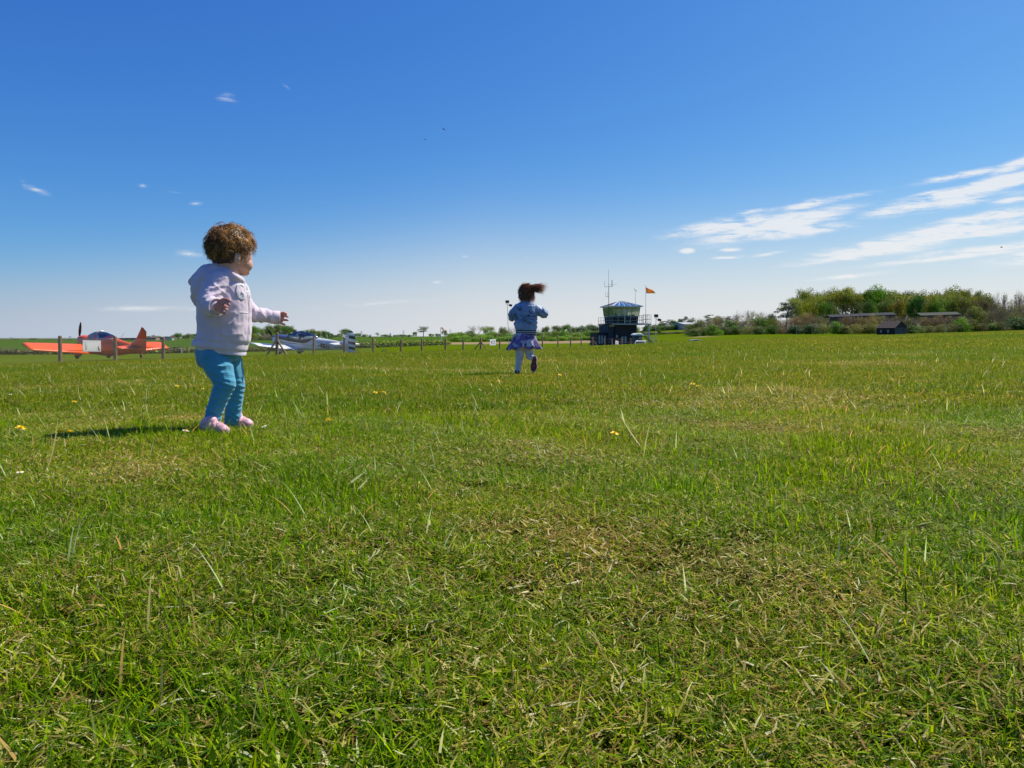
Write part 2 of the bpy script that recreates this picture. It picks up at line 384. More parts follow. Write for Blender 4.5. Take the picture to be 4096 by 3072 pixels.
def fence_depth(px):
    """depth of the fence line in the column px"""
    return float(np.interp(px, [-600, 0, 240, 460, 653, 1108, 1255, 1377, 1492, 1605, 1687, 1782, 1853, 1923, 1999, 2169, 2231, 2282, 2324, 2370, 2417, 2522, 2640, 3000],
        [20.5, 25.3, 28.0, 31.0, 33.6, 40.6, 43.6, 46, 48.5, 51.6, 54.2, 57.5, 60.3, 63.2, 66.8, 76, 80, 84, 88, 92.5, 97, 107, 118, 160]))
ths = np.concatenate([np.linspace(-math.pi, -.86, 24, endpoint=False), np.linspace(-.86, .86, 240, endpoint=False), np.linspace(.86, math.pi, 24)])
rs = np.concatenate([[0.0], np.geomspace(.25, 12, 110), np.geomspace(12.4, 400, 170), np.geomspace(410, 7000, 26)])
TT, RR = np.meshgrid(ths, rs, indexing='ij')
XX = RR * np.sin(TT); YY = RR * np.cos(TT); ZZ = gz(XX, YY)
nt_, nr_ = TT.shape
verts = np.stack([XX, YY, ZZ], -1).reshape(-1, 3)
ii, jj = np.meshgrid(np.arange(nt_ - 1), np.arange(nr_ - 1), indexing='ij')
q = np.stack([ii * nr_ + jj, ii * nr_ + jj + 1, (ii + 1) * nr_ + jj + 1, (ii + 1) * nr_ + jj], -1).reshape(-1, 4)
me = bpy.data.meshes.new('ground'); me.from_pydata(verts.tolist(), [], q.tolist())
me.polygons.foreach_set('use_smooth', [True] * len(me.polygons)); me.materials.append(M_ground)
ca = me.color_attributes.new('Zone', 'FLOAT_COLOR', 'POINT')
vx, vy = verts[:, 0], np.maximum(verts[:, 1], .01)
colpx = np.clip(2048 + FPX * vx / vy, -900, 5000)
fd = np.array([fence_depth(c) for c in np.linspace(-900, 5000, 400)]); fdv = np.interp(colpx, np.linspace(-900, 5000, 400), fd)
def sst(a, b, x): t = np.clip((x - a) / (b - a), 0, 1); return t * t * (3 - 2 * t)
mown_w = np.where(colpx < 2640, sst(fdv - 2, fdv + 4, vy), sst(72, 95, vy))
# crop field beyond the strip on the left; its near edge in metres by column
edge = np.interp(colpx, [-900, 0, 700, 1255, 1500, 1790, 1800, 2600, 2900], [62, 64, 70, 92, 120, 150, 9999, 9999, 9999])
crop_w = sst(0, 3, vy - edge)
bank = np.clip(1 - np.abs(vy - np.interp(colpx, [1700, 1780, 2400, 2500], [165, 170, 200, 210])) / 26, 0, 1) * sst(1700, 1800, colpx) * (1 - sst(2370, 2480, colpx))
bank2 = np.exp(-((vy - 232) / 9) ** 2) * np.exp(-((colpx - 2810) / 45) ** 2)
zone = np.stack([np.ones_like(vx), mown_w, crop_w, 1 - np.clip(bank * 2.5, 0, 1) * .9 - bank2 * .8], -1)
ca.data.foreach_set('color', zone.astype(np.float32).ravel())
ground = link('ground', me, label='grass airfield sloping away to fields at the horizon', kind='structure')

# ------------------------------------------------------------------ grass blades
def blade_patch(name, size, n_up, n_low, wmul, hmul=1.0, seed=0, tall=0, gain=1.0, lowg=.60, dryf=.13, hmin=.012, hmax=.034):
    rng = np.random.default_rng(seed)
    V = []; F = []; C = []
    GREENS = [(.080, .138, .001), (.112, .190, .001), (.168, .255, .002), (.032, .074, .002), (.215, .295, .004), (.060, .115, .009), (.30, .335, .008)]
    GREENS = [tuple(v * gain for v in g) for g in GREENS]
    STRAW = [(.64, .48, .17), (.46, .32, .12), (.76, .62, .32), (.34, .19, .07), (.60, .50, .14), (.44, .36, .07)]
    def blade(x, y, z0, L, w, az, lean, curl, c0, c1, segs=3):
        n0 = len(V); d = np.array([math.cos(az), math.sin(az)]); s = np.array([-d[1], d[0]])
        px, pz = 0.0, z0; ang = lean; st = L / segs
        tw = rng.uniform(-.5, .5)
        for k in range(segs + 1):
            t = k / segs; ww = w * (1 - t ** 1.6) * (.55 + .45 * min(1, t * 3 + .3))
            bx, by = x + d[0] * px, y + d[1] * px
            cc = [c0[i] * (1 - t) + c1[i] * t for i in range(3)]
            if k < segs:
                V.append((bx - s[0] * ww / 2, by - s[1] * ww / 2, pz + tw * ww * .4)); V.append((bx + s[0] * ww / 2, by + s[1] * ww / 2, pz - tw * ww * .4)); C.extend([cc, cc])
            else: V.append((bx, by, pz)); C.append(cc)
            px += st * math.sin(ang); pz = max(pz + st * math.cos(ang), z0 * .2 + .001); ang += curl
        for k in range(segs - 1): F.append((n0 + 2 * k, n0 + 2 * k + 1, n0 + 2 * k + 3, n0 + 2 * k + 2))
        F.append((n0 + 2 * segs - 2, n0 + 2 * segs - 1, n0 + 2 * segs))
    cl = rng.uniform(-size / 2, size / 2, (max(3, n_up // 14), 2))      # tillers grow in little tufts
    for i in range(n_up):
        if rng.random() < .6: c = cl[rng.integers(len(cl))]; x, y = c + rng.normal(0, size * .035, 2)
        else: x, y = rng.uniform(-size / 2, size / 2, 2)
        L = rng.uniform(hmin, hmax) * hmul * (1 + (rng.random() < .06) * rng.uniform(.3, .9))
        w = rng.uniform(.0013, .0031) * wmul
        g = GREENS[rng.integers(len(GREENS))]; k = rng.uniform(.75, 1.3); c1 = [v * k for v in g]; c0 = [v * k * .95 + o for v, o in zip(g, (.02, .012, .004))]
        if rng.random() < dryf: s_ = STRAW[rng.integers(len(STRAW))]; k = rng.uniform(.6, 1.1); c1 = [v * k for v in s_]; c0 = c1 if rng.random() < .6 else c0
        blade(x, y, 0, L, w, rng.uniform(0, 6.283), abs(rng.normal(.62, .42)), rng.uniform(-.1, .5), c0, c1)
    for i in range(n_low):     # short lying bits, clippings and thatch
        x, y = rng.uniform(-size / 2, size / 2, 2); r = rng.random()
        if r < lowg: g = GREENS[rng.integers(len(GREENS))]; k = rng.uniform(.7, 1.2)
        else: g = STRAW[rng.integers(len(STRAW))]; k = rng.uniform(.5, 1.1)
        c = [v * k for v in g]; ww_ = 1
        if r < .006: c = [.07, .16, .012]; ww_ = 2.0
        if rng.random() < .022: c = [.80, .70, .50]; ww_ = 1.25
        blade(x, y, rng.uniform(.002, .016), rng.uniform(.010, .032) * min(hmul, 1.5), rng.uniform(.0016, .0034) * wmul * ww_, rng.uniform(0, 6.283), rng.uniform(1.0, 1.6), rng.uniform(-.15, .3), c, c, 2)
    for i in range(tall):
        x, y = rng.uniform(-size / 2, size / 2, 2)
        if rng.random() < .5: s_ = STRAW[rng.integers(3)]; c = [v * rng.uniform(.8, 1.2) for v in s_]
        else: c = [v * rng.uniform(.8, 1.2) for v in GREENS[rng.integers(len(GREENS))]]
        blade(x, y, 0, rng.uniform(.05, .10), rng.uniform(.002, .0038) * wmul, rng.uniform(0, 6.283), rng.uniform(.1, .8), rng.uniform(.0, .22), c, c, 5)
    m = bpy.data.meshes.new(name); m.from_pydata(V, [], F)
    a = m.color_attributes.new('Col', 'FLOAT_COLOR', 'POINT')
    a.data.foreach_set('color', np.c_[np.array(C), np.ones(len(C))].astype(np.float32).ravel())
    m.materials.append(M_grass); return m
def scatter(name, meshes, pts, label, kind='stuff', **k):
    """one object; geometry nodes set the blade patches on its points. pts: x y z rot scale index"""
    src = bpy.data.collections.new(name + '_sources')
    for i, m in enumerate(meshes):
        o = bpy.data.objects.new('%s_source_%02d' % (name, i), m); src.objects.link(o)
    pts = np.array(pts, float)
    me = bpy.data.meshes.new(name); me.from_pydata(pts[:, :3].tolist(), [], [])
    for an, ci, ty in (('rz', 3, 'FLOAT'), ('sc', 4, 'FLOAT'), ('ix', 5, 'INT')):
        a = me.attributes.new(an, ty, 'POINT'); a.data.foreach_set('value', pts[:, ci].astype(np.float32 if ty == 'FLOAT' else np.int32))
    nrm = np.zeros((len(pts), 3)); e = .15
    nrm[:, 0] = np.arctan((gz(pts[:, 0], pts[:, 1] + e) - gz(pts[:, 0], pts[:, 1] - e)) / (2 * e))
    nrm[:, 1] = -np.arctan((gz(pts[:, 0] + e, pts[:, 1]) - gz(pts[:, 0] - e, pts[:, 1])) / (2 * e))
    a = me.attributes.new('tilt', 'FLOAT_VECTOR', 'POINT'); a.data.foreach_set('vector', nrm.astype(np.float32).ravel())
    o = link(name, me, label=label, kind=kind, **k)
    ng = bpy.data.node_groups.new(name, 'GeometryNodeTree')
    ng.interface.new_socket('Geometry', in_out='INPUT', socket_type='NodeSocketGeometry'); ng.interface.new_socket('Geometry', in_out='OUTPUT', socket_type='NodeSocketGeometry')
    N = ng.nodes; L = ng.links; gi = N.new('NodeGroupInput'); go = N.new('NodeGroupOutput')
    iop = N.new('GeometryNodeInstanceOnPoints'); ci = N.new('GeometryNodeCollectionInfo'); ci.inputs['Collection'].default_value = src
    ci.inputs['Separate Children'].default_value = True; ci.inputs['Reset Children'].default_value = True
    def na(n, t):
        x = N.new('GeometryNodeInputNamedAttribute'); x.data_type = t; x.inputs['Name'].default_value = n; return x.outputs['Attribute']
    L.new(gi.outputs[0], iop.inputs['Points']); L.new(ci.outputs[0], iop.inputs['Instance'])
    iop.inputs['Pick Instance'].default_value = True; L.new(na('ix', 'INT'), iop.inputs['Instance Index'])
    cx = N.new('ShaderNodeCombineXYZ'); L.new(na('rz', 'FLOAT'), cx.inputs[2])
    ri = N.new('GeometryNodeRotateInstances')
    L.new(na('tilt', 'FLOAT_VECTOR'), iop.inputs['Rotation'])
    L.new(na('sc', 'FLOAT'), iop.inputs['Scale']); L.new(iop.outputs[0], ri.inputs['Instances']); L.new(cx.outputs[0], ri.inputs['Rotation'])
    ri.inputs['Local Space'].default_value = True
    L.new(ri.outputs[0], go.inputs[0])
    md = o.modifiers.new('blades', 'NODES'); md.node_group = ng
    return o
GRASS_ON = GRASS_FLAG
if GRASS_ON:
    meshes = [blade_patch('a%d' % i, .11, 230, 330, 1.0, hmul=.95, seed=i, tall=(i % 6 == 0), gain=1.30) for i in range(12)]
    meshes += [blade_patch('b%d' % i, .15, 210, 60, 1.15, hmul=1.25, seed=50 + i, tall=2, dryf=.06, gain=1.3) for i in range(5)]   # lush tufts
    meshes += [blade_patch('c%d' % i, .13, 55, 330, 1.1, hmul=.75, seed=70 + i, tall=0, dryf=.40, gain=1.15, lowg=.36) for i in range(4)]        # worn, dry
    meshes += [blade_patch('d%d' % i, .42, 1500, 500, 1.5, hmul=1.15, seed=90 + i, tall=3) for i in range(7)]             # mid distance
    meshes += [blade_patch('da%d' % i, .42, 800, 1500, 1.5, hmul=1.0, seed=190 + i, tall=5, dryf=.42) for i in range(3)]     # mid distance, worn
    meshes += [blade_patch('e%d' % i, 1.7, 3600, 700, 3.2, hmul=1.5, seed=110 + i, tall=4, dryf=.16) for i in range(5)]   # far
    rng = np.random.default_rng(3); pts = []
    def field(y0, y1, step, pad, pick, sc=(.85, 1.2), wid=.78, ylim=None):
        y = y0
        while y < y1:
            hw = wid * max(y, 0) + pad; n = int(2 * hw / step)
            for x in np.linspace(-hw, hw, n) + rng.uniform(-.4, .4, n) * step:
                yy = y + rng.uniform(-.5, .5) * step
                if ylim and not ylim(x, yy): continue
                pts.append((x, yy, G(x, yy), rng.uniform(0, 6.283), rng.uniform(*sc), pick(x, yy)))
            y += step
    def pn(x, y): return math.sin(x * 2.9 + 1.7 * math.sin(y * 1.9)) * math.sin(y * 3.3 + 1.2 * math.sin(x * 2.1 + .6)) + .35 * math.sin(x * 9 + y * 7)
    def pick_near(x, y):
        v = pn(x, y) + rng.normal(0, .35)
        if v > .55: return 12 + rng.integers(5)
        if v < -.68: return 17 + rng.integers(4)
        return rng.integers(12)
    field(-.6, 3.6, .066, 2.0, pick_near)
    field(3.5, 15, .23, 2.4, lambda x, y: (28 + rng.integers(3)) if (math.sin(x * 1.1 + 1.3 * math.sin(y * .7)) * math.sin(y * .9 + .8 * math.sin(x * .8)) + rng.normal(0, .3) < -.72 or (x - 1.35) ** 2 + (y - 4.1) ** 2 * .6 < rng.uniform(.1, .7)) else 21 + rng.integers(7))
    field(15, 125, .95, 4.0, lambda x, y: 31 + rng.integers(5), ylim=lambda x, y: y < min(fence_depth(2048 + FPX * x / y) + 1.0, 82 if x > y * .2 else 999))
    grass = scatter('grass', meshes, pts, 'uneven green lawn grass with dry straw blades across the airfield')

# ================================================================== trees and shrubs
M_leaf = leafmat('leaves', trl=.30, rough=.55, spec=.2, gain=1.25)
M_bark = mat('bark', (.17, .135, .10), rough=.9, noise=.35, nscale=3, tint=True)
M_barkp = mat('pale_bark', (.30, .25, .19), rough=.9, noise=.3, nscale=3, tint=True)

def leaf_mesh(name, blobs, n, size, cols, seed, flat=0.0, fill=.25, twig=0):
    """leaf clumps over the surfaces of many uneven lumps; blobs: (centre, radii)"""
    rng = np.random.default_rng(seed); B = len(blobs)
    bc = np.array([b[0] for b in blobs]); br = np.array([b[1] for b in blobs])
    wgt = (br[:, 0] * br[:, 1] + br[:, 0] * br[:, 2]); wgt /= wgt.sum()
    k = rng.choice(B, n, p=wgt); d = rng.normal(size=(n, 3)); d[:, 2] += .25; d /= np.linalg.norm(d, axis=1)[:, None]
    rad = np.where(rng.random(n) < fill, rng.uniform(.2, .9, n), rng.normal(1.0, .10, n))
    # lumpy outline
    rad *= 1 + .16 * np.sin(d[:, 0] * 7 + k * 2.1) * np.sin(d[:, 2] * 6 + k * 1.3) + .08 * np.sin(d[:, 1] * 15 + k)
    p = bc[k] + d * br[k] * rad[:, None]
    nrm = d / br[k]; nrm /= np.linalg.norm(nrm, axis=1)[:, None]
    nrm = nrm + rng.normal(0, .65, (n, 3)); nrm[:, 2] += flat; nrm /= np.linalg.norm(nrm, axis=1)[:, None]
    t = np.cross(nrm, rng.normal(size=(n, 3))); t /= np.linalg.norm(t, axis=1)[:, None]; b = np.cross(nrm, t)
    s = size * rng.uniform(.55, 1.45, n)[:, None]
    v0 = p - t * s * .9; v1 = p - b * s * .55 + nrm * s * .2; v2 = p + t * s; v3 = p + b * s * .6 - nrm * s * .15
    V = np.stack([v0, v1, v2, v3], 1).reshape(-1, 3); F = np.arange(4 * n).reshape(-1, 4)
    cc = np.array(cols)[rng.integers(0, len(cols), n)] * rng.uniform(.7, 1.3, n)[:, None] * (1 + .18 * np.sin(k * 3.7))[:, None]
    me = bpy.data.meshes.new(name); me.from_pydata(V.tolist(), [], F.tolist())
    a = me.color_attributes.new('Col', 'FLOAT_COLOR', 'POINT'); cc = cc * 1.7
    a = me.color_attributes['Col']; a.data.foreach_set('color', np.c_[np.repeat(cc, 4, 0), np.ones(4 * n)].astype(np.float32).ravel())
    me.materials.append(M_leaf); return me

def branch_mesh(name, seed, levels=4, kids=3, spread=.45, trunk_r=.022, trunk_h=.3, up=.25, length=.26, m=None, shrink=.72, stems=1):
    rng = random.Random(seed); mb = MB(); tips = []
    def grow(p, d, L, r, lev):
        n = 3 if lev > 1 else 2; pts = [p]; q = p; dd = d
        for i in range(n):
            dd = (dd + Vector((rng.gauss(0, .13), rng.gauss(0, .13), rng.gauss(0, .08) + up * .15))).normalized(); q = q + dd * L / n; pts.append(q)
        mb.tube(pts, [r * (1 - .42 * i / n) for i in range(n + 1)], n=5 if lev > 2 else 3, cap=False)
        if lev == 0: tips.append(q); return
        for j in range(kids + (rng.random() < .5)):
            a = rng.uniform(0, 6.283); s = spread * rng.uniform(.6, 1.25)
            side = Vector((math.cos(a), math.sin(a), 0)); nd = (dd + side * s + Vector((0, 0, up * .5))).normalized()
            at = pts[-1] if j < 2 else pts[-2]
            grow(at, nd, L * shrink * rng.uniform(.8, 1.15), r * .55, lev - 1)
        if lev <= 2: tips.append(q)
    for s in range(stems):
        a = rng.uniform(0, 6.283); off = Vector((math.cos(a), math.sin(a), 0)) * (.10 if stems > 1 else 0) * rng.random()
        d0 = Vector((rng.gauss(0, .05), rng.gauss(0, .05), 1)) if stems == 1 else Vector((math.cos(a) * .45, math.sin(a) * .45, 1)).normalized()
        p1 = off + d0 * trunk_h
        mb.tube([off - Vector((0, 0, .02)), off + d0 * trunk_h * .5 + Vector((rng.gauss(0, .008), rng.gauss(0, .008), 0)), p1], [trunk_r * 1.25, trunk_r, trunk_r * .85], n=7, cap=False)
        for j in range(kids + 1):
            a = rng.uniform(0, 6.283); nd = (Vector((math.cos(a) * spread, math.sin(a) * spread, .9))).normalized()
            grow(p1 - Vector((0, 0, rng.uniform(0, .25) * trunk_h * (j > 1))), nd, length, trunk_r * .6, levels)
    # normalise height to one
    top = max(v[2] for v in mb.v); k = 1 / top; mb.v = [(x * k, y * k, z * k) for x, y, z in mb.v]
    return mb.mesh(name, m or M_bark, smooth=True), [t * k for t in tips]

def crown_blobs(seed, n, zc, rx, rz, br):
    rng = random.Random(seed); out = []
    for i in range(n):
        a = rng.uniform(0, 6.283); e = rng.uniform(-.55, 1) ; r = rng.uniform(.35, 1) ** .6
        c = Vector((math.cos(a) * rx * r * math.sqrt(max(0, 1 - max(e, 0) ** 2 * .8)), math.sin(a) * rx * r * math.sqrt(max(0, 1 - max(e, 0) ** 2 * .8)), zc + e * rz * .85))
        s = br * rng.uniform(.6, 1.3); out.append((tuple(c), (s, s, s * rng.uniform(.6, .95))))
    return out
GREEN = [(.050, .105, .012), (.070, .135, .014), (.095, .165, .018), (.038, .080, .012)]
SPRING = [(.14, .19, .018), (.18, .22, .02), (.11, .155, .02), (.21, .23, .03)]
OLIVE = [(.12, .155, .022), (.15, .17, .028), (.10, .13, .02), (.18, .19, .035)]
BROWN = [(.17, .135, .060), (.13, .105, .05), (.18, .155, .055), (.12, .125, .035)]
DARK = [(.018, .036, .012), (.028, .050, .014), (.012, .026, .010), (.04, .06, .02)]
PROTO = {}
def proto(kind, i):
    key = (kind, i)
    if key in PROTO: return PROTO[key]
    sd = i * 17 + 5
    if kind in ('round', 'spring', 'olive', 'maroon'):
        cols = {'round': GREEN, 'spring': SPRING, 'olive': OLIVE, 'maroon': BROWN}[kind]
        tr, tips = branch_mesh('trunk', sd, levels=2, kids=3, trunk_h=.22, spread=.6)
        bl = crown_blobs(sd, 24, .52, .38, .40, .16)
        cr = leaf_mesh('crown', bl, 5200 if kind != 'spring' else 4200, .0185, cols, sd)
    elif kind == 'tall':          # woodland edge tree, long trunk, airy domed crown
        tr, tips = branch_mesh('trunk', sd, levels=3, kids=3, trunk_h=.36, spread=.60, up=.4, trunk_r=.014, m=M_barkp)
        bl = [(tuple(t), (.12, .12, .075)) for t in random.Random(sd).sample(tips, min(60, len(tips)))]
        bl = [((c[0] * 1.35, c[1] * 1.35, c[2] * .94), r) for c, r in bl]
        cr = leaf_mesh('crown', bl, 8500, .0115, OLIVE + SPRING[:3] + BROWN[2:3], sd, fill=.5)
    elif kind == 'bare':
        tr, tips = branch_mesh('trunk', sd, levels=4, kids=3, trunk_h=.18, spread=.8, up=.3, trunk_r=.016, m=M_barkp); cr = None
        cr = leaf_mesh('crown', [(tuple(t), (.03, .03, .03)) for t in tips[:80]], 500, .008, BROWN, sd, fill=.8)
    elif kind == 'pine':          # layered flat plates
        tr, tips = branch_mesh('trunk', sd, levels=1, kids=4, trunk_h=.55, spread=1.0, up=.05, trunk_r=.022)
        rng = random.Random(sd); bl = []
        for j in range(17):
            z = rng.uniform(.45, .97); w = .42 * (1.15 - abs(z - .72) * 1.5); a = rng.uniform(0, 6.28); r = rng.uniform(.2, 1) * w
            bl.append(((math.cos(a) * r, math.sin(a) * r, z), (rng.uniform(.10, .19), rng.uniform(.10, .19), .035)))
        cr = leaf_mesh('crown', bl, 2600, .018, DARK, sd, flat=.8, fill=.2)
    elif kind == 'conifer':
        tr, tips = branch_mesh('trunk', sd, levels=1, kids=3, trunk_h=.6, spread=.3)
        bl = [((0, 0, .12 + j * .085), ((.30 - j * .026), (.30 - j * .026), .07)) for j in range(10)]
        cr = leaf_mesh('crown', bl, 1600, .022, DARK, sd, flat=-.2)
    elif kind in ('bush', 'darkbush', 'brownbush', 'yellowbush'):
        cols = {'bush': [(c[0] * 1.5, c[1] * 1.5, c[2]) for c in GREEN], 'darkbush': DARK + GREEN[:1], 'brownbush': BROWN + OLIVE[:2], 'yellowbush': SPRING}[kind]
        rng = random.Random(sd); bl = []
        for j in range(20):
            a = rng.uniform(0, 6.28); r = rng.uniform(0, .36); z = rng.uniform(.12, .80) * (1 - r * .6)
            s = rng.uniform(.16, .26); bl.append(((math.cos(a) * r, math.sin(a) * r, z), (s, s, s * .85)))
        tr, tips = branch_mesh('stem', sd, levels=3 if kind == 'brownbush' else 2, kids=3, trunk_h=.12, spread=.7, stems=4, trunk_r=.010, up=.3, m=M_barkp if kind == 'brownbush' else M_bark)
        cr = leaf_mesh('foliage', bl, {'brownbush': 4200, 'yellowbush': 4000}.get(kind, 4200), {'brownbush': .016}.get(kind, .024), cols, sd, fill=.3)
    PROTO[key] = (tr, cr); return PROTO[key]
tree_rng = random.Random(11)
def tree(px, d, ytop, wpx, kind, label, tint=(1, 1, 1), name=None, cat='tree', group=None):
    """a tree standing on the ground at depth d in column px, its top at row ytop and its crown wpx wide"""
    X = (px - 2048) / FPX * d; z = G(X, d); h = max(.6, P(px, ytop, d).z - z)
    shrub = kind.endswith('bush'); w = wpx * d / FPX
    tr, cr = proto(kind, tree_rng.randrange(4 if shrub else 3))
    w *= 1.28 if shrub else 1.1
    sw = w / {'round': .88, 'spring': .88, 'olive': .88, 'maroon': .88, 'tall': .8, 'bare': .8, 'pine': .95, 'conifer': .6}.get(kind, .98)
    nm = name or {'bare': 'bare_tree', 'pine': 'cedar_tree', 'conifer': 'conifer_tree', 'tall': 'woodland_tree'}.get(kind, 'shrub' if shrub else 'broadleaf_tree')
    if shrub and cat == 'tree': cat = 'shrub'
    root = empty(nm, (X, d, z - .05), tree_rng.uniform(0, 6.283), label=label, cat=cat, group=group)
    root.scale = (sw, sw, h)
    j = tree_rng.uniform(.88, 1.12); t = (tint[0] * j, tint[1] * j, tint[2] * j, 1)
    o = link('stem' if shrub else 'trunk', tr, root); o.color = t
    if cr is not None: o = link('foliage' if shrub else 'crown', cr, root); o.color = t
    return root
ORD = ['first', 'second', 'third', 'fourth', 'fifth', 'sixth', 'seventh', 'eighth', 'ninth', 'tenth', 'eleventh', 'twelfth', 'thirteenth', 'fourteenth', 'fifteenth', 'sixteenth', 'seventeenth', 'eighteenth', 'nineteenth', 'twentieth', 'twenty-first', 'twenty-second', 'twenty-third', 'twenty-fourth', 'twenty-fifth', 'twenty-sixth', 'twenty-seventh', 'twenty-eighth'] + [w for w in ('twenty-ninth', 'thirtieth', 'thirty-first', 'thirty-second', 'thirty-third', 'thirty-fourth', 'thirty-fifth', 'thirty-sixth')]
def row(items, d, where, group, cat='tree', dj=0):
    """items: (px, ytop, width, kind, words, tint) from left to right"""
    items = sorted(items, key=lambda t: t[0])
    for i, it in enumerate(items):
        px, yt, w, kind, words = it[:5]; tint = it[5] if len(it) > 5 else (1, 1, 1)
        tree(px, d + dj * (tree_rng.random() - .5), yt, w, kind, '%s, %s from left %s' % (words, ORD[i], where), tint, group=group, cat=cat)

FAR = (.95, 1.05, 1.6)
# far line beyond the crop field, left of the toddler
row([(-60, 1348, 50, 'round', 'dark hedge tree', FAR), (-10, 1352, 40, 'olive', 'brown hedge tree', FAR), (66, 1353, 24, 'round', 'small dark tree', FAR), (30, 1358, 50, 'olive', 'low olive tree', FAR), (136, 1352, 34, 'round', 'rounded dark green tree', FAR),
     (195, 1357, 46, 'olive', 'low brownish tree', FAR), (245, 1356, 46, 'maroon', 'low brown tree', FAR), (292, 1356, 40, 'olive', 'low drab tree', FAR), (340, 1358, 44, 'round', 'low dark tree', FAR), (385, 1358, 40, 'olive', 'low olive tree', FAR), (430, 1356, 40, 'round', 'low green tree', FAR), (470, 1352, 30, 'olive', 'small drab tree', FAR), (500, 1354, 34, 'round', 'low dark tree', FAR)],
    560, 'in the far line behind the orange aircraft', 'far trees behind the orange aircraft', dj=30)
row([(570, 1346, 34, 'olive', 'pale spreading tree', FAR), (588, 1343, 26, 'olive', 'pale olive tree', FAR), (603, 1343, 22, 'round', 'round green tree', FAR), (617, 1339, 18, 'pine', 'flat topped cedar tree', (2, 2, 2.2)), (634, 1342, 24, 'spring', 'pale green tree', (.8, .9, 1.5)),
     (661, 1344, 11, 'conifer', 'dark pointed conifer', (1.6, 1.6, 2)), (670, 1347, 8, 'conifer', 'slender dark conifer', (1.6, 1.6, 2)), (691, 1340, 22, 'maroon', 'reddish brown tree', (1, .9, 1.2)), (718, 1331, 40, 'round', 'large round bright green tree', (1.1, 1.2, 1.3)),
     (745, 1339, 24, 'olive', 'brownish tree', FAR), (756, 1333, 30, 'olive', 'olive domed tree', FAR), (786, 1333, 36, 'round', 'broad dark green tree', FAR), (820, 1338, 36, 'olive', 'olive tree', FAR), (860, 1334, 40, 'round', 'green tree', FAR), (905, 1330, 44, 'round', 'tall green tree', FAR), (950, 1326, 44, 'olive', 'olive tree', FAR)],
    500, 'in the village trees behind the toddler', 'village trees beyond the crop field', dj=30)
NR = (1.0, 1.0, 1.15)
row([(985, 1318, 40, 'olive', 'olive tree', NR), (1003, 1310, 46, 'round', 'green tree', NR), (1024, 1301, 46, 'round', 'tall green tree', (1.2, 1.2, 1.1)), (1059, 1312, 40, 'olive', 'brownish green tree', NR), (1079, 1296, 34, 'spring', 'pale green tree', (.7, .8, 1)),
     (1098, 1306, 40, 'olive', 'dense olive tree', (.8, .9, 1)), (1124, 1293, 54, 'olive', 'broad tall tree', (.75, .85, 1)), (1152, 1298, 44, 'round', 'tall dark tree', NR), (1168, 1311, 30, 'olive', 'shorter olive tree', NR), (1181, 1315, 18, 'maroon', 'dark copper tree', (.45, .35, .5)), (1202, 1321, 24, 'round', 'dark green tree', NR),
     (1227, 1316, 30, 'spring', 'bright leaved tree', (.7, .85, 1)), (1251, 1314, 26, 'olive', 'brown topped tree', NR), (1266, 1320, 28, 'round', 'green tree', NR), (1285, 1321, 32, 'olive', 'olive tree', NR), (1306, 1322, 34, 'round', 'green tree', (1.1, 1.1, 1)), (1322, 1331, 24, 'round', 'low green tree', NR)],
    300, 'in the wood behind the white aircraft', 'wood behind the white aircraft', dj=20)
row([(1016, 1330, 36, 'yellowbush', 'bright yellow-green bush', (1, 1, .7)), (985, 1338, 50, 'bush', 'dark green bush', (.7, .7, 1)), (1047, 1338, 40, 'bush', 'green bush', (.8, .9, 1)), (1075, 1334, 40, 'brownbush', 'brown bush', (1.1, 1, 1)), (1105, 1330, 44, 'bush', 'green bush', (.8, .8, 1)), (1140, 1334, 44, 'brownbush', 'brown leafed bush', (1.2, 1.1, 1)), (1175, 1338, 44, 'bush', 'green bush', (.8, .8, 1)), (1215, 1340, 44, 'bush', 'green bush', (.8, .8, 1)), (1255, 1342, 44, 'bush', 'dark bush', (.6, .6, .8))],
    280, 'before the wood by the white aircraft', 'bushes edging the wood by the white aircraft', cat='shrub', dj=10)
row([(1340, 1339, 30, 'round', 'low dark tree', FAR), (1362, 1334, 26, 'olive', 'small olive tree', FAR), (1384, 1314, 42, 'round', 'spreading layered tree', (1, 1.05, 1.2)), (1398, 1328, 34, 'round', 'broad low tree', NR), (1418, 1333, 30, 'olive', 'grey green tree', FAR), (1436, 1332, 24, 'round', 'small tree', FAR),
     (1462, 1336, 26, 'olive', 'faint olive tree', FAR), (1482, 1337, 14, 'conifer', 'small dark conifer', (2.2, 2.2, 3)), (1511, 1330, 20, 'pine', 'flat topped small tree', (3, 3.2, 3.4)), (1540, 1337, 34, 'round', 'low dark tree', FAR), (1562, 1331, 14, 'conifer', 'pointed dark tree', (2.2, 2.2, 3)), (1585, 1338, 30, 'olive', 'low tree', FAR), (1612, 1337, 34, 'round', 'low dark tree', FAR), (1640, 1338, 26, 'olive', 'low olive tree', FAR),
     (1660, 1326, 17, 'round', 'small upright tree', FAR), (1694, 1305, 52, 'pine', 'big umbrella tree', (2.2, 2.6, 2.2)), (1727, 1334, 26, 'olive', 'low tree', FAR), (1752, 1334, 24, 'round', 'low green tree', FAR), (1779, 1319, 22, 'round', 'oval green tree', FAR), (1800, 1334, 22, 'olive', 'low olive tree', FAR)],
    620, 'on the horizon by the windsock', 'horizon trees beyond the green field', dj=50)
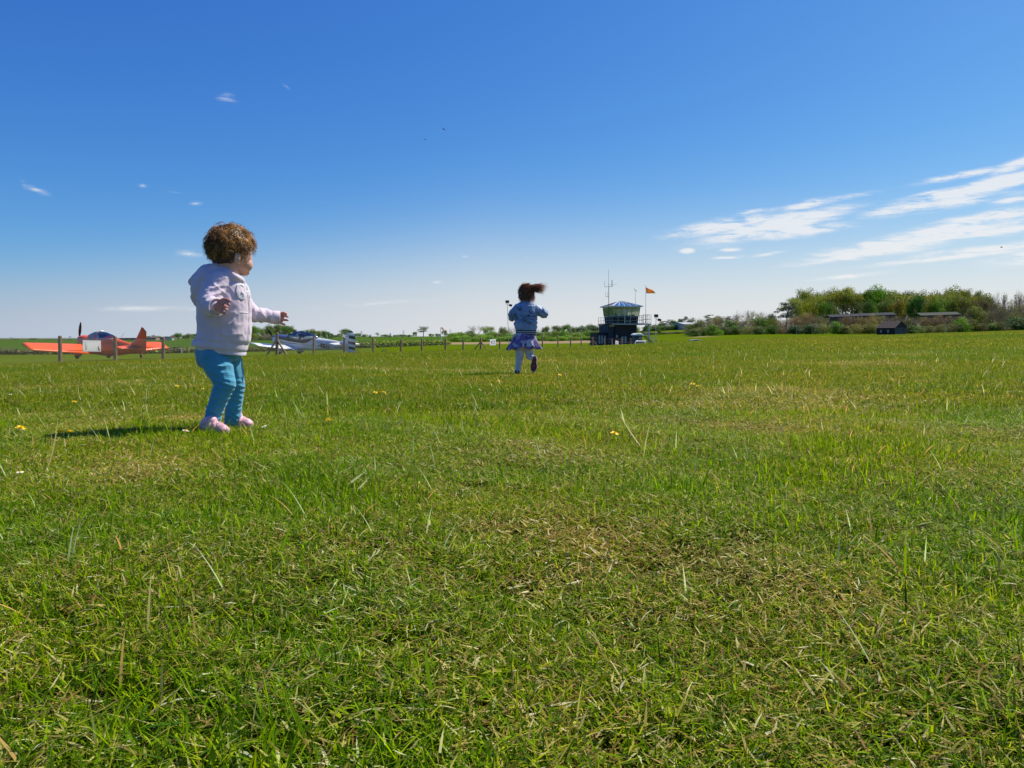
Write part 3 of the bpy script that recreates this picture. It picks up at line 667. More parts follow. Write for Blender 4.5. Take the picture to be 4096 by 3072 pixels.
# bright bushes between the girl and the tower
bb = []
for i, px in enumerate(range(1818, 2410, 27)):
    bb.append((px + (i * 37 % 11) - 5, 1328 - 5 * math.sin(i * 1.3) - (7 if px > 2120 else 0), 52, 'bush' if i % 5 != 2 else 'darkbush', ['leafy', 'bright', 'dark', 'spreading', 'dense'][i % 5] + ' green bush', (1.15 + .2 * math.sin(i * 2.2), 1.2, .8) if i % 5 != 2 else (2, 2, 1.4)))
row(bb, 232, 'in the scrub left of the tower', 'green scrub left of the control tower', cat='shrub', dj=18)
bb = []
for i, px in enumerate(range(1832, 2410, 34)):
    bb.append((px + (i * 53 % 13) - 6, 1342 - 4 * math.sin(i * 2.1), 50, 'bush', ['low', 'rounded', 'sprawling'][i % 3] + ' bright bush', (1.3, 1.35 + .15 * math.sin(i * 1.7), .8)))
row(bb, 212, 'in the scrub along the earth bank', 'low green scrub beside the earth bank', cat='shrub', dj=8)
row([(1820, 1325, 36, 'brownbush', 'purplish brown bush', (.9, .8, .9)), (1880, 1320, 28, 'round', 'low dark green tree', NR), (1905, 1296, 52, 'bare', 'bare tree with fanned branches', (.8, .8, .8)), (1953, 1302, 50, 'spring', 'fresh leaved spring tree', (.9, .95, 1)), (2013, 1306, 36, 'olive', 'thin crowned small tree', (.7, .8, 1)), (2030, 1317, 42, 'yellowbush', 'yellow-green bush', (.95, .85, .8)), (2053, 1297, 30, 'bare', 'slender bare tree', (.8, .8, .8)),
     (2110, 1312, 40, 'round', 'green tree', NR), (2158, 1306, 34, 'bare', 'brown leafless tree', (.8, .75, .75)), (2182, 1303, 34, 'olive', 'grey green tree', (.7, .85, 1.1)), (2205, 1308, 30, 'bare', 'thin leafless tree', (.8, .8, .8)), (2226, 1299, 40, 'olive', 'olive tree', (.7, .8, 1.1)), (2262, 1295, 46, 'round', 'tall green tree', (1, 1.05, 1.3)), (2298, 1305, 36, 'olive', 'grey green tree', (.7, .85, 1.1)), (2326, 1301, 38, 'round', 'dark green tree', (1, 1.05, 1.3)), (2362, 1295, 46, 'round', 'broad green tree', (1, 1.05, 1.3)), (2392, 1304, 36, 'olive', 'olive tree', (.7, .8, 1.1)), (2450, 1300, 60, 'round', 'half hidden tree', NR), (2530, 1300, 60, 'round', 'tree behind the stairs', NR)],
    300, 'behind the scrub left of the tower', 'trees behind the green scrub', dj=24)
# rise right of the tower
row([(2592, 1300, 30, 'olive', 'grey green tree', FAR), (2618, 1297, 34, 'olive', 'olive tree', FAR), (2646, 1290, 36, 'round', 'rounded green tree', (1, 1.1, 1.2)), (2650, 1283, 34, 'pine', 'flat dark cedar', (1.8, 1.8, 2.2)), (2678, 1277, 40, 'pine', 'dark wind-shaped cedar', (1.8, 1.8, 2.2)), (2700, 1281, 40, 'round', 'dark dense tree', (.6, .7, 1.2)),
     (2720, 1272, 20, 'round', 'dark upright tree', (.5, .6, 1)), (2738, 1265, 24, 'pine', 'cedar with a domed top', (1.6, 1.6, 2)), (2756, 1276, 26, 'round', 'dark tree', (.6, .7, 1.1)), (2769, 1269, 18, 'pine', 'upright dark cedar', (1.6, 1.6, 2)), (2832, 1258, 44, 'pine', 'broad dark cedar', (1.6, 1.5, 1.6)), (2870, 1262, 40, 'olive', 'drab olive tree', (.7, .7, 1)), (2908, 1264, 44, 'pine', 'low dark cedar', (1.6, 1.5, 1.6))],
    470, 'on the rise right of the tower', 'dark trees on the rise right of the tower', dj=24)
bb = [(px, 1300 + 3 * math.sin(px), 40, 'darkbush' if i % 2 else 'bush', ['dark', 'green', 'low'][i % 3] + ' bush', (1.0, 1.1, 1.2) if i % 2 == 0 else (1.8, 1.8, 2)) for i, px in enumerate(range(2590, 2770, 26))]
row(bb, 440, 'in the hedge on the rise', 'hedge bushes on the rise', cat='shrub')
bb = [(px, 1326 + 2 * math.sin(px), 40, 'darkbush' if i % 2 else 'brownbush', ['brown', 'dark', 'low'][i % 3] + ' hedge bush', (1.0, 1.1, 1) if i % 2 == 0 else (2, 2, 2)) for i, px in enumerate(range(2586, 2760, 24))]
row(bb, 300, 'in the field hedge right of tower', 'field hedge right of the tower', cat='shrub')
tree(2637, 290, 1318, 16, 'olive', 'small lone tree in the field hedge right of the tower', (.7, .8, 1))

# ---- wood on the right, back to front
W1 = [(3195, 1184, 60), (3232, 1167, 70), (3272, 1153, 76), (3314, 1146, 80), (3361, 1137, 74), (3408, 1149, 74), (3447, 1151, 60)]
W2 = [(3576, 1157, 66), (3612, 1161, 70), (3662, 1157, 76), (3708, 1165, 70), (3742, 1166, 66), (3784, 1153, 70), (3820, 1143, 76), (3858, 1156, 66), (3900, 1153, 50), (3928, 1170, 50)]
WT = [(1, 1, 1), (.8, .75, .8), (1.1, 1.05, .9), (.9, .95, .9), (1.15, .95, .8)]
items = [(x, y, w * 1.35, 'tall', ['tall airy tree', 'tall brown-green tree', 'tall olive tree'][i % 3], WT[i % 5]) for i, (x, y, w) in enumerate(W1)]
items += [(3488, 1143, 84, 'round', 'tall bright green tree', (1.5, 1.6, .8)), (3524, 1142, 80, 'round', 'tall fresh green tree', (1.5, 1.5, .9))]
items += [(x, y, w * 1.3, 'tall' if i % 3 else 'olive', ['tall rusty crowned tree', 'tall olive tree', 'tall green-brown tree'][i % 3], WT[(i * 2) % 5]) for i, (x, y, w) in enumerate(W2)]
items += [(3958, 1178, 40, 'bare', 'bare tree', (.7, .7, .7)), (3985, 1158, 46, 'bare', 'bare branching tree', (.7, .65, .65)), (4008, 1172, 40, 'bare', 'thin bare tree', (.7, .65, .65)), (4034, 1146, 56, 'bare', 'tallest bare tree', (.7, .65, .65)), (4066, 1156, 50, 'bare', 'bare upright tree', (.7, .65, .65)), (4096, 1160, 50, 'bare', 'bare tree', (.7, .65, .65)), (4140, 1150, 60, 'bare', 'bare tree', (.7, .65, .65)), (4190, 1160, 60, 'tall', 'brown tree')]
row(items, 330, 'along the top of the wood', 'back rank of the wood on the right', dj=20)
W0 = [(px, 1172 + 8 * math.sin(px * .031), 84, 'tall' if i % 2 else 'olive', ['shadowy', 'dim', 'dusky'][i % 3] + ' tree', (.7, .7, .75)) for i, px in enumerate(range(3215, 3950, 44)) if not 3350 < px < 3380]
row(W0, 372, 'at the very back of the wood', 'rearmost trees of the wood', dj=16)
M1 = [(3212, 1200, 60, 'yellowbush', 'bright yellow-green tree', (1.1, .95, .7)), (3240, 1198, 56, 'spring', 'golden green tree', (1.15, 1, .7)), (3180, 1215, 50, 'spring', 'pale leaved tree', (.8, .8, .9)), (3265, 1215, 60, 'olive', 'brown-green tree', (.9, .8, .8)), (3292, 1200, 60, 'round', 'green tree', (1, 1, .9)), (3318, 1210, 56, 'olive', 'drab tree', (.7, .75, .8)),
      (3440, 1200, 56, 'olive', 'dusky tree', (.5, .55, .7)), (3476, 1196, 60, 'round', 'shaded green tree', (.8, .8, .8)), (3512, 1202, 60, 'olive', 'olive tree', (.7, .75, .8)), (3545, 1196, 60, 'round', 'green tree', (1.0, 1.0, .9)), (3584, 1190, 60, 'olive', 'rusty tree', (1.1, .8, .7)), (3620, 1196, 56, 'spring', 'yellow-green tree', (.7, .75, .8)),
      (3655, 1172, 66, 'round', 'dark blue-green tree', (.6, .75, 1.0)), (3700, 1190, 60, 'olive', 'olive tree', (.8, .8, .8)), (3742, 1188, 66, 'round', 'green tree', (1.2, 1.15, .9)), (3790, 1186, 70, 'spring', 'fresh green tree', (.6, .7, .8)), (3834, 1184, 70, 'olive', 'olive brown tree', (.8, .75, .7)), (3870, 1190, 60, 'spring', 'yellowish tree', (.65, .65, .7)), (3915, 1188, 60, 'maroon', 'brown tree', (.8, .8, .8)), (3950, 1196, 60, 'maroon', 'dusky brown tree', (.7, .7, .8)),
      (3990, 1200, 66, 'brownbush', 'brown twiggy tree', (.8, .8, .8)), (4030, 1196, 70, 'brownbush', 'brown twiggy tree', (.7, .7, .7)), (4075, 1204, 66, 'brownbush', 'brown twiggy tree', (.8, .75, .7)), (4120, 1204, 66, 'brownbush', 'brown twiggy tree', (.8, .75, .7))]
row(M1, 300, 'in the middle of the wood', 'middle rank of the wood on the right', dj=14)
tree(3142, 285, 1206, 80, 'pine', 'dark spreading cedar at the left end of the wood', (1.2, 1.2, 1.6))
tree(3084, 300, 1246, 46, 'darkbush', 'dark pointed evergreen just left of the cedar', (1.6, 1.6, 1.8))
row([(2913, 1254, 22, 'bare', 'small bare tree', (.8, .75, .75)), (2935, 1244, 34, 'bare', 'bare tree', (.8, .75, .75)), (2964, 1234, 46, 'bare', 'tall bare pale tree', (1, .95, .9)), (2990, 1233, 46, 'bare', 'tall bare pale tree', (1, .95, .9)), (3014, 1240, 40, 'bare', 'bare pale tree', (1, .95, .9)), (3040, 1241, 44, 'bare', 'bare spreading tree', (1, .95, .9))],
    290, 'left of the big cedar', 'pale bare trees left of the cedar', dj=8)
F1 = [(2762, 1292, 56, 'darkbush', 'dark bush', (2.2, 2, 1.3)), (2797, 1267, 60, 'yellowbush', 'yellow-green bush', (.65, .75, .8)), (2836, 1272, 60, 'brownbush', 'drab brown bush', (1, 1, .8)), (2868, 1262, 60, 'brownbush', 'tall brown bush', (1.1, 1, .8)), (2905, 1274, 60, 'bush', 'green bush', (.75, .8, .8)), (2942, 1268, 60, 'brownbush', 'brown bush', (1, 1, .8)), (2980, 1270, 60, 'brownbush', 'brown twiggy bush', (.9, .85, .8)), (3038, 1258, 64, 'bush', 'broad green bush', (1.0, .95, .8)), (3010, 1266, 50, 'brownbush', 'brown bush', (1, .9, .8)),
      (3076, 1266, 60, 'yellowbush', 'bright yellow-green bush', (.9, .9, .7)), (3112, 1280, 54, 'brownbush', 'brown bush', (1, .9, .8)), (3142, 1268, 60, 'brownbush', 'reddish brown bush', (1, .85, .8)), (3180, 1256, 66, 'brownbush', 'reddish twiggy bush', (1.1, .9, .8)), (3216, 1240, 76, 'brownbush', 'tall rusty brown bush', (1.2, .95, .7)), (3262, 1254, 66, 'brownbush', 'brown bush', (.9, .85, .8)), (3300, 1268, 60, 'brownbush', 'brown bush', (.9, .85, .8)),
      (3395, 1256, 70, 'brownbush', 'purple brown bush', (.9, .7, .8)), (3440, 1258, 64, 'brownbush', 'straw coloured bush', (1.2, 1.1, .8)), (3485, 1252, 70, 'brownbush', 'straw coloured bush', (1.3, 1.15, .8)), (3525, 1254, 60, 'brownbush', 'brown bush', (.8, .8, .8)), (3575, 1252, 70, 'brownbush', 'dark brown bush', (.7, .65, .7)), (3632, 1256, 60, 'brownbush', 'dark brown bush', (.7, .65, .7)), (3622, 1276, 44, 'bush', 'green bush', (.9, .9, .8)),
      (3690, 1260, 64, 'brownbush', 'brown bush', (.9, .75, .7)), (3740, 1255, 66, 'brownbush', 'reddish brown bush', (.9, .7, .7)), (3790, 1250, 66, 'brownbush', 'brown bush', (.8, .7, .7)), (3840, 1250, 66, 'brownbush', 'brown bush', (.8, .7, .7)), (3898, 1206, 84, 'yellowbush', 'pale yellow-green bush', (.9, .9, .9)), (3955, 1232, 66, 'brownbush', 'brown bush', (.8, .75, .7)), (4000, 1224, 70, 'brownbush', 'dark brown bush', (.7, .7, .6)), (4048, 1230, 70, 'brownbush', 'olive brown bush', (.8, .9, .6)), (4100, 1228, 70, 'brownbush', 'brown bush', (.8, .8, .6))]
row(F1, 262, 'in the tall scrub before the wood', 'tall scrub in front of the wood', cat='shrub', dj=10)
F2 = [(2775, 1308, 56, 'darkbush', 'dark low bush', (2, 2, 1.3)), (2812, 1300, 56, 'darkbush', 'dark green bush', (2.4, 2.2, 1.3)), (2856, 1292, 60, 'bush', 'green bush', (.9, .9, .8)), (2900, 1302, 56, 'darkbush', 'dark bush', (2, 2, 1.3)), (2942, 1300, 56, 'bush', 'dull green bush', (.6, .65, .8)), (2985, 1300, 56, 'brownbush', 'brown green bush', (.8, .9, .6)), (3030, 1298, 56, 'darkbush', 'dark bush', (2, 2, 1.3)), (3075, 1296, 60, 'bush', 'dull green bush', (.6, .65, .7)), (3118, 1304, 56, 'brownbush', 'brown bush', (.8, .7, .7)),
      (3172, 1296, 60, 'darkbush', 'blackish evergreen bush', (1.1, 1.2, 1.1)), (3232, 1288, 76, 'darkbush', 'big dark evergreen bush', (1.2, 1.4, 1.2)), (3285, 1290, 56, 'brownbush', 'fan shaped brown bush', (.9, 1, .7)), (3341, 1282, 50, 'bush', 'rounded green bush', (.9, 1, .9)), (3375, 1296, 56, 'yellowbush', 'straw green bush', (.6, .6, .7)), (3420, 1290, 56, 'brownbush', 'straw bush', (1.3, 1.3, .8)), (3462, 1292, 56, 'yellowbush', 'yellowish bush', (.6, .55, .7)), (3500, 1290, 50, 'brownbush', 'straw bush', (1.2, 1.2, .8)),
      (3640, 1294, 50, 'yellowbush', 'dull green bush', (.5, .6, .8)), (3668, 1300, 46, 'bush', 'green bush', (.9, .9, .8)), (3712, 1298, 56, 'brownbush', 'drab bush', (.8, .9, .6)), (3758, 1294, 56, 'brownbush', 'olive bush', (.8, .95, .6)), (3800, 1290, 50, 'brownbush', 'drab bush', (.7, .7, .6)), (3840, 1266, 70, 'bush', 'bright green bush', (1.0, 1.0, .8)), (3885, 1274, 66, 'yellowbush', 'yellow-green bush', (.55, .5, .6)), (3925, 1290, 50, 'brownbush', 'brown bush', (.7, .65, .6)), (3968, 1288, 56, 'bush', 'shiny green bush', (.8, .9, .8)), (4005, 1280, 50, 'brownbush', 'dark brown bush', (.6, .65, .5)), (4058, 1262, 80, 'darkbush', 'large dark evergreen bush', (1.4, 1.7, 1.2)), (4110, 1268, 70, 'darkbush', 'dark evergreen bush', (1.4, 1.7, 1.2))]
row(F2, 240, 'along the foot of the wood', 'low bushes along the foot of the wood', cat='shrub', dj=8)

# ---- low hedges along the crop
def hedge(pts, h, w, cols, label, n, size=.10, seed=1):
    rng = np.random.default_rng(seed); bl = []
    for i in range(len(pts) - 1):
        a, b = Vector(pts[i]), Vector(pts[i + 1]); k = max(2, int((b - a).length / (w * .8)))
        for j in range(k):
            q = a.lerp(b, j / k); s = rng.uniform(.8, 1.2)
            bl.append(((q.x, q.y, G(q.x, q.y) + h * .45), (w * .62 * s, w * .5, h * .55 * s)))
    root = empty('hedge', (0, 0, 0), label=label, cat='hedge')
    o = link('foliage', leaf_mesh('hedge_leaves', bl, n, size, cols, seed, fill=.35), root); o['kind'] = 'stuff'; return root
def gp2(px, d): return ((px - 2048) / FPX * d, d, 0)
hedge([gp2(-300, 60), gp2(240, 62), gp2(800, 70), gp2(1060, 78)], .40, 1.3, DARK + OLIVE + BROWN[:2], 'low dark clipped hedge between the mown strip and the crop, left of the white aircraft', 9000, .13, 3)
hedge([gp2(1060, 79), gp2(1400, 98), gp2(1560, 112), gp2(1790, 146)], .5, 1.8, DARK + DARK + OLIVE, 'low dark hedge ending at the windsock, right of the white aircraft', 8000, .15, 4)
hedge([gp2(1180, 104), gp2(1420, 118), gp2(1600, 140), gp2(1775, 172)], .8, 3.4, OLIVE + SPRING[:2] + GREEN[:2], 'rough weedy hedge bank behind the dark hedge near the windsock', 8000, .18, 5)
tree(712, 74, 1379, 70, 'darkbush', 'dark bush in the hedge between the orange aircraft and the toddler', (1.6, 1.5, 1.2))
tree(20, 70, 1386, 60, 'brownbush', 'brown bush in the hedge at the left edge of the field', (.8, .8, .7))

# ================================================================== fence
M_post = mat('weathered_wood', (.36, .225, .12), rough=.9, noise=.40, nscale=9, bump=.5, bscale=25)
M_wire = mat('galvanised_wire', (.17, .15, .115), rough=.8)
M_white = mat('white_board', (.80, .80, .78), rough=.6, noise=.05, nscale=4)
M_black = mat('black_print', (.015, .015, .017), rough=.6)
M_greyprint = mat('grey_print', (.20, .22, .26), rough=.6)
def text_mesh(body, size, name, m, extrude=.001, align='CENTER', sx=1.0, bold=0.0):
    cu = bpy.data.curves.new(name, 'FONT'); cu.body = body; cu.size = size; cu.extrude = extrude; cu.align_x = align; cu.align_y = 'CENTER'; cu.resolution_u = 2; cu.offset = bold
    o = bpy.data.objects.new(name, cu); COL.objects.link(o)
    me = bpy.data.meshes.new_from_object(o.evaluated_get(bpy.context.evaluated_depsgraph_get()))
    bpy.data.objects.remove(o); me.materials.clear(); me.materials.append(m); me.name = name
    if sx != 1: me.transform(Matrix.Diagonal((sx, 1, 1, 1)))
    return me
# post columns: (px, row of top, extra lean, kind)
POSTS = [(-420, 1335, .02, 'p'), (-210, 1338, -.02, 'p'), (0 - 5, 1341, .0, 'x'), (240, 1343, .01, 'p'), (460, 1345, -.02, 'p'), (653, 1350, .015, 'p'), (833, 1348, 0, 'p'), (975, 1348, 0, 'p'), (1108, 1329, .0, 'b'), (1255, 1348, .01, 'p'), (1377, 1349, 0, 'p'), (1492, 1351, -.05, 'p'), (1605, 1357, .07, 'p'),
         (1687, 1353, -.03, 'p'), (1782, 1353, 0, 'p'), (1853, 1352, .02, 'p'), (1923, 1350, 0, 'b'), (1999, 1350, 0, 'p'), (2100, 1348, 0, 'p'), (2169, 1335, -.05, 'p'), (2231, 1346, -.06, 'p'), (2282, 1347, -.04, 'p'), (2324, 1349, -.07, 'p'), (2370, 1348, 0, 'b'), (2417, 1354, -.05, 'p'), (2447, 1354, -.1, 'p'), (2486, 1355, -.1, 'p'),
         (2522, 1353, -.08, 'p'), (2594, 1356, 0, 'p'), (2625, 1358, 0, 'p')]
POSTS = [p for p in POSTS if p[3] != 'x']
fence = empty('fence', (0, 0, 0), label='long post and wire mesh fence running from the left edge to the control tower', cat='fence')
prng = random.Random(4); PT = []
for (px, yt, lean, kind) in POSTS:
    d = fence_depth(px); X = (px - 2048) / FPX * d; z0 = G(X, d); top = P(px, yt, d)
    r = .088 if kind == 'b' else .066 + prng.random() * .012
    a = Vector((X - lean * .6, d, z0 - .25)); b = Vector((top.x, d, top.z)); PT.append((Vector((X, d, z0)), b, r))
    mb = MB(); n = 8; rings = []
    for k, t in enumerate((0, .3, .6, .97, 1.0)):
        q = a.lerp(b, t); rr = r * (1.05 - .08 * t) * (.8 if k == 4 else 1); ph = prng.random()
        rings.append([q + Vector((math.cos(u) * rr * (1 + .06 * math.sin(3 * u + ph)), math.sin(u) * rr, 0)) for u in (2 * math.pi * j / n for j in range(n))])
    mb.loft(rings); mb.build('post', M_post, fence, smooth=False)
    if kind == 'b':
        for s in (-1, 1):
            e = Vector((X + s * .62, d - .12 * s - .05, 0)); e.z = G(e.x, e.y) - .03
            MB().tube([a.lerp(b, .74) + Vector((0, -.03, 0)), e], [.048, .052], n=7).build('brace', M_post, fence)
# wires and mesh between the posts
for i in range(len(PT) - 1):
    (g0, b0, r0), (g1, b1, r1) = PT[i], PT[i + 1]; L = (g1 - g0).length
    o0 = Vector((r0 + .01, -.02, 0)); h0 = b0.z - g0.z; h1 = b1.z - g1.z
    w = MB()
    for f in (.93, .52, .06):
        p0 = g0 + (b0 - g0) * f + o0; p1 = g1 + (b1 - g1) * f + o0; sag = .02 + .03 * prng.random()
        pts = [p0.lerp(p1, t) - Vector((0, 0, sag * 4 * t * (1 - t))) for t in (0, .2, .4, .6, .8, 1)]
        w.tube(pts, .0035 if g0.y < 70 else .006, n=3, cap=False)
    w.build('wire', M_wire, fence)
    if POSTS[i][0] > 1480: continue
    # chain link: two families of slanting wires between bottom and top wire
    sp = .085 if g0.y < 45 else (.12 if g0.y < 70 else .2); m = MB(); hh = (h0 + h1) / 2 * .92; run = hh * .95; wr = .0032 if g0.y < 45 else .003
    def at(s, t):       # s along (metres), t height fraction
        u = s / L; g = g0.lerp(g1, u); return g + (b0 - g0).lerp(b1 - g1, u) * (.04 + .88 * t) + o0 + Vector((0, .004 * math.sin(s * 30), 0))
    s = -run
    while s < L:
        for sg in (1, -1):
            sa, sb = (s, s + run) if sg > 0 else (s + run, s)
            ta, tb = 0.0, 1.0
            # clip to the bay
            def clip(sa, sb, ta, tb):
                ds = sb - sa; dt = tb - ta
                for lo, sign in ((0.0, 1), (L, -1)):
                    fa = (sa - lo) * sign; fb = (sb - lo) * sign
                    if fa < 0 and fb < 0: return None
                    if fa < 0: k = fa / (fa - fb); sa, ta = sa + (sb - sa) * k, ta + (tb - ta) * k
                    elif fb < 0: k = fa / (fa - fb); sb, tb = sa + (sb - sa) * k, ta + (tb - ta) * k
                return sa, sb, ta, tb
            c = clip(sa, sb, ta, tb)
            if c: m.tube([at(c[0], c[2]), at(c[1], c[3])], wr, n=3, cap=False)
        s += sp
    o = m.build('wire_mesh', M_wire, fence); o['kind'] = 'stuff'

# boards hung on the fence
def board(px0, px1, y0, y1, dd, label, marks, rot=0.0, th=.012):
    """a flat board hung along the fence; its face looks across the field"""
    pm = (px0 + px1) / 2; d = fence_depth(pm); x0, x1 = [(q - 2048) / FPX * fence_depth(q) for q in (pm - 20, pm + 20)]
    t = Vector((x1 - x0, fence_depth(pm + 20) - fence_depth(pm - 20), 0)).normalized(); nrm = Vector((t.y, -t.x, 0))
    c = P(pm, (y0 + y1) / 2, d) + nrm * (.09 + dd); v = Vector((c.x, c.y, 0)).normalized()
    w = (px1 - px0) / FPX * d / max(.3, abs(v.x * t.y - v.y * t.x)); h = (y1 - y0) / FPX * d
    root = empty('fence_sign', c, label=label, cat='sign')
    root.rotation_euler = (0, rot, math.atan2(t.y, t.x)); root['bw'] = w; root['bh'] = h
    MB().box((0, 0, 0), (w, th, h)).build('board', M_white, root, bevel=.004)
    for (fx, fz, fw, fh, ang, m) in marks:
        MB().box((fx * w, -th / 2 - .0025, fz * h), (fw * w, .003, fh * h), rot=Matrix.Rotation(ang, 3, 'Y')).build('marking', m, root)
    return root
sg = board(328, 391, 1361, 1407, 0, 'large blank white board with faint grey scuffs hung on the fence before the orange aircraft', [], rot=.02)
for fx, fz, fw, fh, a in ((-.36, -.05, .02, .55, -.15), (-.30, -.18, .015, .5, .28), (.36, -.22, .05, .36, -.28), (.40, -.30, .03, .2, -.3)):
    k = MB().box((fx * sg['bw'], -.0095, fz * sg['bh']), (fw * sg['bw'], .003, fh * sg['bh']), rot=Matrix.Rotation(a, 3, 'Y')).build('marking', M_greyprint if fx < 0 else M_black, sg)
s2 = board(1956, 1979, 1357, 1381, 0, 'small white notice with dark scribbled lettering on the fence beside the girl', [(-.28, .12, .12, .3, .3, M_black), (-.05, .2, .1, .2, -.2, M_greyprint), (.18, .18, .12, .3, .1, M_black), (.3, .0, .08, .4, 0, M_greyprint), (-.25, -.18, .1, .25, .2, M_greyprint), (.1, -.25, .4, .1, 0, M_greyprint), (-.1, -.05, .3, .06, .2, M_black)])
s3 = board(2462, 2474, 1363, 1381, -.1, 'white upright notice with grey lines on the fence before the control tower', [(-.05, .2, .5, .07, 0, M_greyprint), (0, .05, .6, .06, 0, M_greyprint), (0, -.1, .4, .06, 0, M_greyprint), (0, -.28, .6, .12, .1, M_greyprint)], rot=.06)

# ================================================================== aircraft
M_glass = glassmat('canopy_glass', (.78, .82, .80), .10)
M_orange = mat('orange_paint', (.88, .115, .008), rough=.42, coat=.12, noise=.04, nscale=1.5)
M_acwhite = mat('aircraft_white', (.80, .80, .80), rough=.38, coat=.15, noise=.03, nscale=1.5)
M_blue = mat('aircraft_blue', (.012, .05, .30), rough=.25, coat=.6)
M_acblack = mat('aircraft_black', (.012, .012, .014), rough=.3, coat=.3)
M_seat = mat('cockpit_dark', (.03, .03, .032), rough=.85)
M_rubber = mat('tyre_rubber', (.02, .02, .02), rough=.85)
M_frame = mat('canopy_frame', (.45, .45, .46), rough=.4, metal=.5)
M_prop = mat('propeller', (.025, .022, .02), rough=.45)

def body_ring(x, zc, w, h, top=1.0, n=20, sq=.72):
    """fuselage section in the plane x; rounded box"""
    out = []
    for j in range(n):
        a = 2 * math.pi * j / n; c, s = math.cos(a), math.sin(a)
        y = math.copysign(abs(c) ** sq, c) * w / 2; z = math.copysign(abs(s) ** sq, s) * h / 2
        if s > 0: z *= top; y *= 1 - .10 * (top > 1) * s
        out.append(Vector((x, y, zc + z)))
    return out
def foil(span_pts, m_up, name, parent, thick=.12, inc=0.0, mats=None, zones=None):
    """lofted wing through stations (y, x_lead, x_trail, z); aerofoil section"""
    rings = []
    sec = [(0, 0), (.03, .35), (.12, .8), (.3, 1), (.55, .78), (.8, .38), (1, .02), (.8, -.12), (.5, -.32), (.2, -.42), (.05, -.25)]
    for (y, xl, xt, z) in span_pts:
        c = xl - xt; rings.append([Vector((xl - s * c, y, z + t * c * thick * .6 + (.4 - s) * c * inc)) for s, t in sec])
    mb = MB(); mb.loft(rings)
    o = mb.build(name, mats or m_up, parent, smooth=True)
    me = o.data
    for p in me.polygons: p.use_smooth = len(p.vertices) == 4
    if zones:
        for p in me.polygons:
            c = sum((me.vertices[v].co for v in p.vertices), Vector()) / len(p.vertices); p.material_index = zones(c)
    return o
def vert_fin(stations, name, parent, mats, th=.05, zones=None):
    """fin through stations (z, x_lead, x_trail)"""
    rings = []
    sec = [(0, 0), (.08, .6), (.3, 1), (.7, .6), (1, .06), (.7, -.6), (.3, -1), (.08, -.6)]
    for (z, xl, xt) in stations:
        c = xl - xt; rings.append([Vector((xl - s * c, t * th * min(1, .4 + c), z)) for s, t in sec])
    mb = MB(); mb.loft(rings); o = mb.build(name, mats, parent)
    if zones:
        me = o.data
        for p in me.polygons:
            c = sum((me.vertices[v].co for v in p.vertices), Vector()) / len(p.vertices); p.material_index = zones(c)
    return o
def wheel(parent, c, r, spat=None, w=.11):
    rings = []
    for y, rr in ((-w / 2, r * .6), (-w / 2, r * .9), (-w * .3, r), (w * .3, r), (w / 2, r * .9), (w / 2, r * .6)):
        rings.append([Vector((c[0] + math.cos(a) * rr, c[1] + y, c[2] + math.sin(a) * rr)) for a in (2 * math.pi * j / 18 for j in range(18))])
    MB().loft(rings).build('wheel', M_rubber, parent, smooth=True)
    if spat:
        rr = []
        for t, w_, z0_, z1_ in ((.95, .02, .0, .02), (.75, .14, -.05, .13), (.4, .20, -.08, .24), (0, .22, -.07, .28), (-.4, .20, -.05, .24), (-.8, .12, 0, .15), (-1.25, .02, .06, .09)):
            x = c[0] + t * r * 2.0
            rr.append([Vector((x, c[1] + math.cos(a) * w_ / 2, c[2] + (z1_ + z0_) / 2 + math.sin(a) * (z1_ - z0_) / 2)) for a in (2 * math.pi * j / 12 for j in range(12))])
        MB().loft(rr).build('wheel_fairing', spat, parent, smooth=True)
def blade(parent, hub, ang, L, w=.16, m=M_prop):
    """propeller blade in the plane x = hub.x"""
    rings = []; R_ = Matrix.Rotation(ang, 3, 'X')
    for t, ww, tw in ((.06, .07, 1.2), (.2, .10, .9), (.45, w, .55), (.75, w * .85, .38), (.95, w * .45, .3), (1, .02, .3)):
        ring = []
        for a in (0, .8, 1.6, 2.4, 3.14, 3.9, 4.7, 5.5):
            u, v = math.cos(a) * ww / 2, math.sin(a) * ww * .12
            x = u * math.sin(tw) + v * math.cos(tw); y = u * math.cos(tw) - v * math.sin(tw); ring.append(hub + R_ @ Vector((x, y, t * L)))
        rings.append(ring)
    return MB().loft(rings).build('propeller_blade', m, parent, smooth=True)
def canopy(parent, stations, name='canopy_glass', n=12, frames=(), fm=M_frame, fr=.022):
    """bubble: stations (x, half width, base z, top z)"""
    def arch(x, hw, zb, zt, k=1.0): return [Vector((x, -math.cos(a) * hw * k, zb + math.sin(a) ** .85 * (zt - zb) * k)) for a in (math.pi * j / n for j in range(n + 1))]
    mb = MB(); mb.loft([arch(*s) for s in stations], cap=False, closed=False); o = mb.build(name, M_glass, parent, smooth=True)
    o.modifiers.new('glass_thickness', 'SOLIDIFY').thickness = .004
    for f in frames:
        s0 = stations[0]; xs = [s[0] for s in stations]
        k = [float(np.interp(-f, [-x for x in xs], [s[q] for s in stations])) for q in (1, 2, 3)]
        MB().tube(arch(f, k[0] * 1.01, k[1], k[2] * 1.0 + .006), fr, n=5).build('canopy_frame', fm, parent, smooth=True)
    for sy in (-1, 1):
        MB().tube([Vector((s[0], sy * s[1] * 1.005, s[2])) for s in stations], fr, n=5).build('canopy_rail', fm, parent, smooth=True)

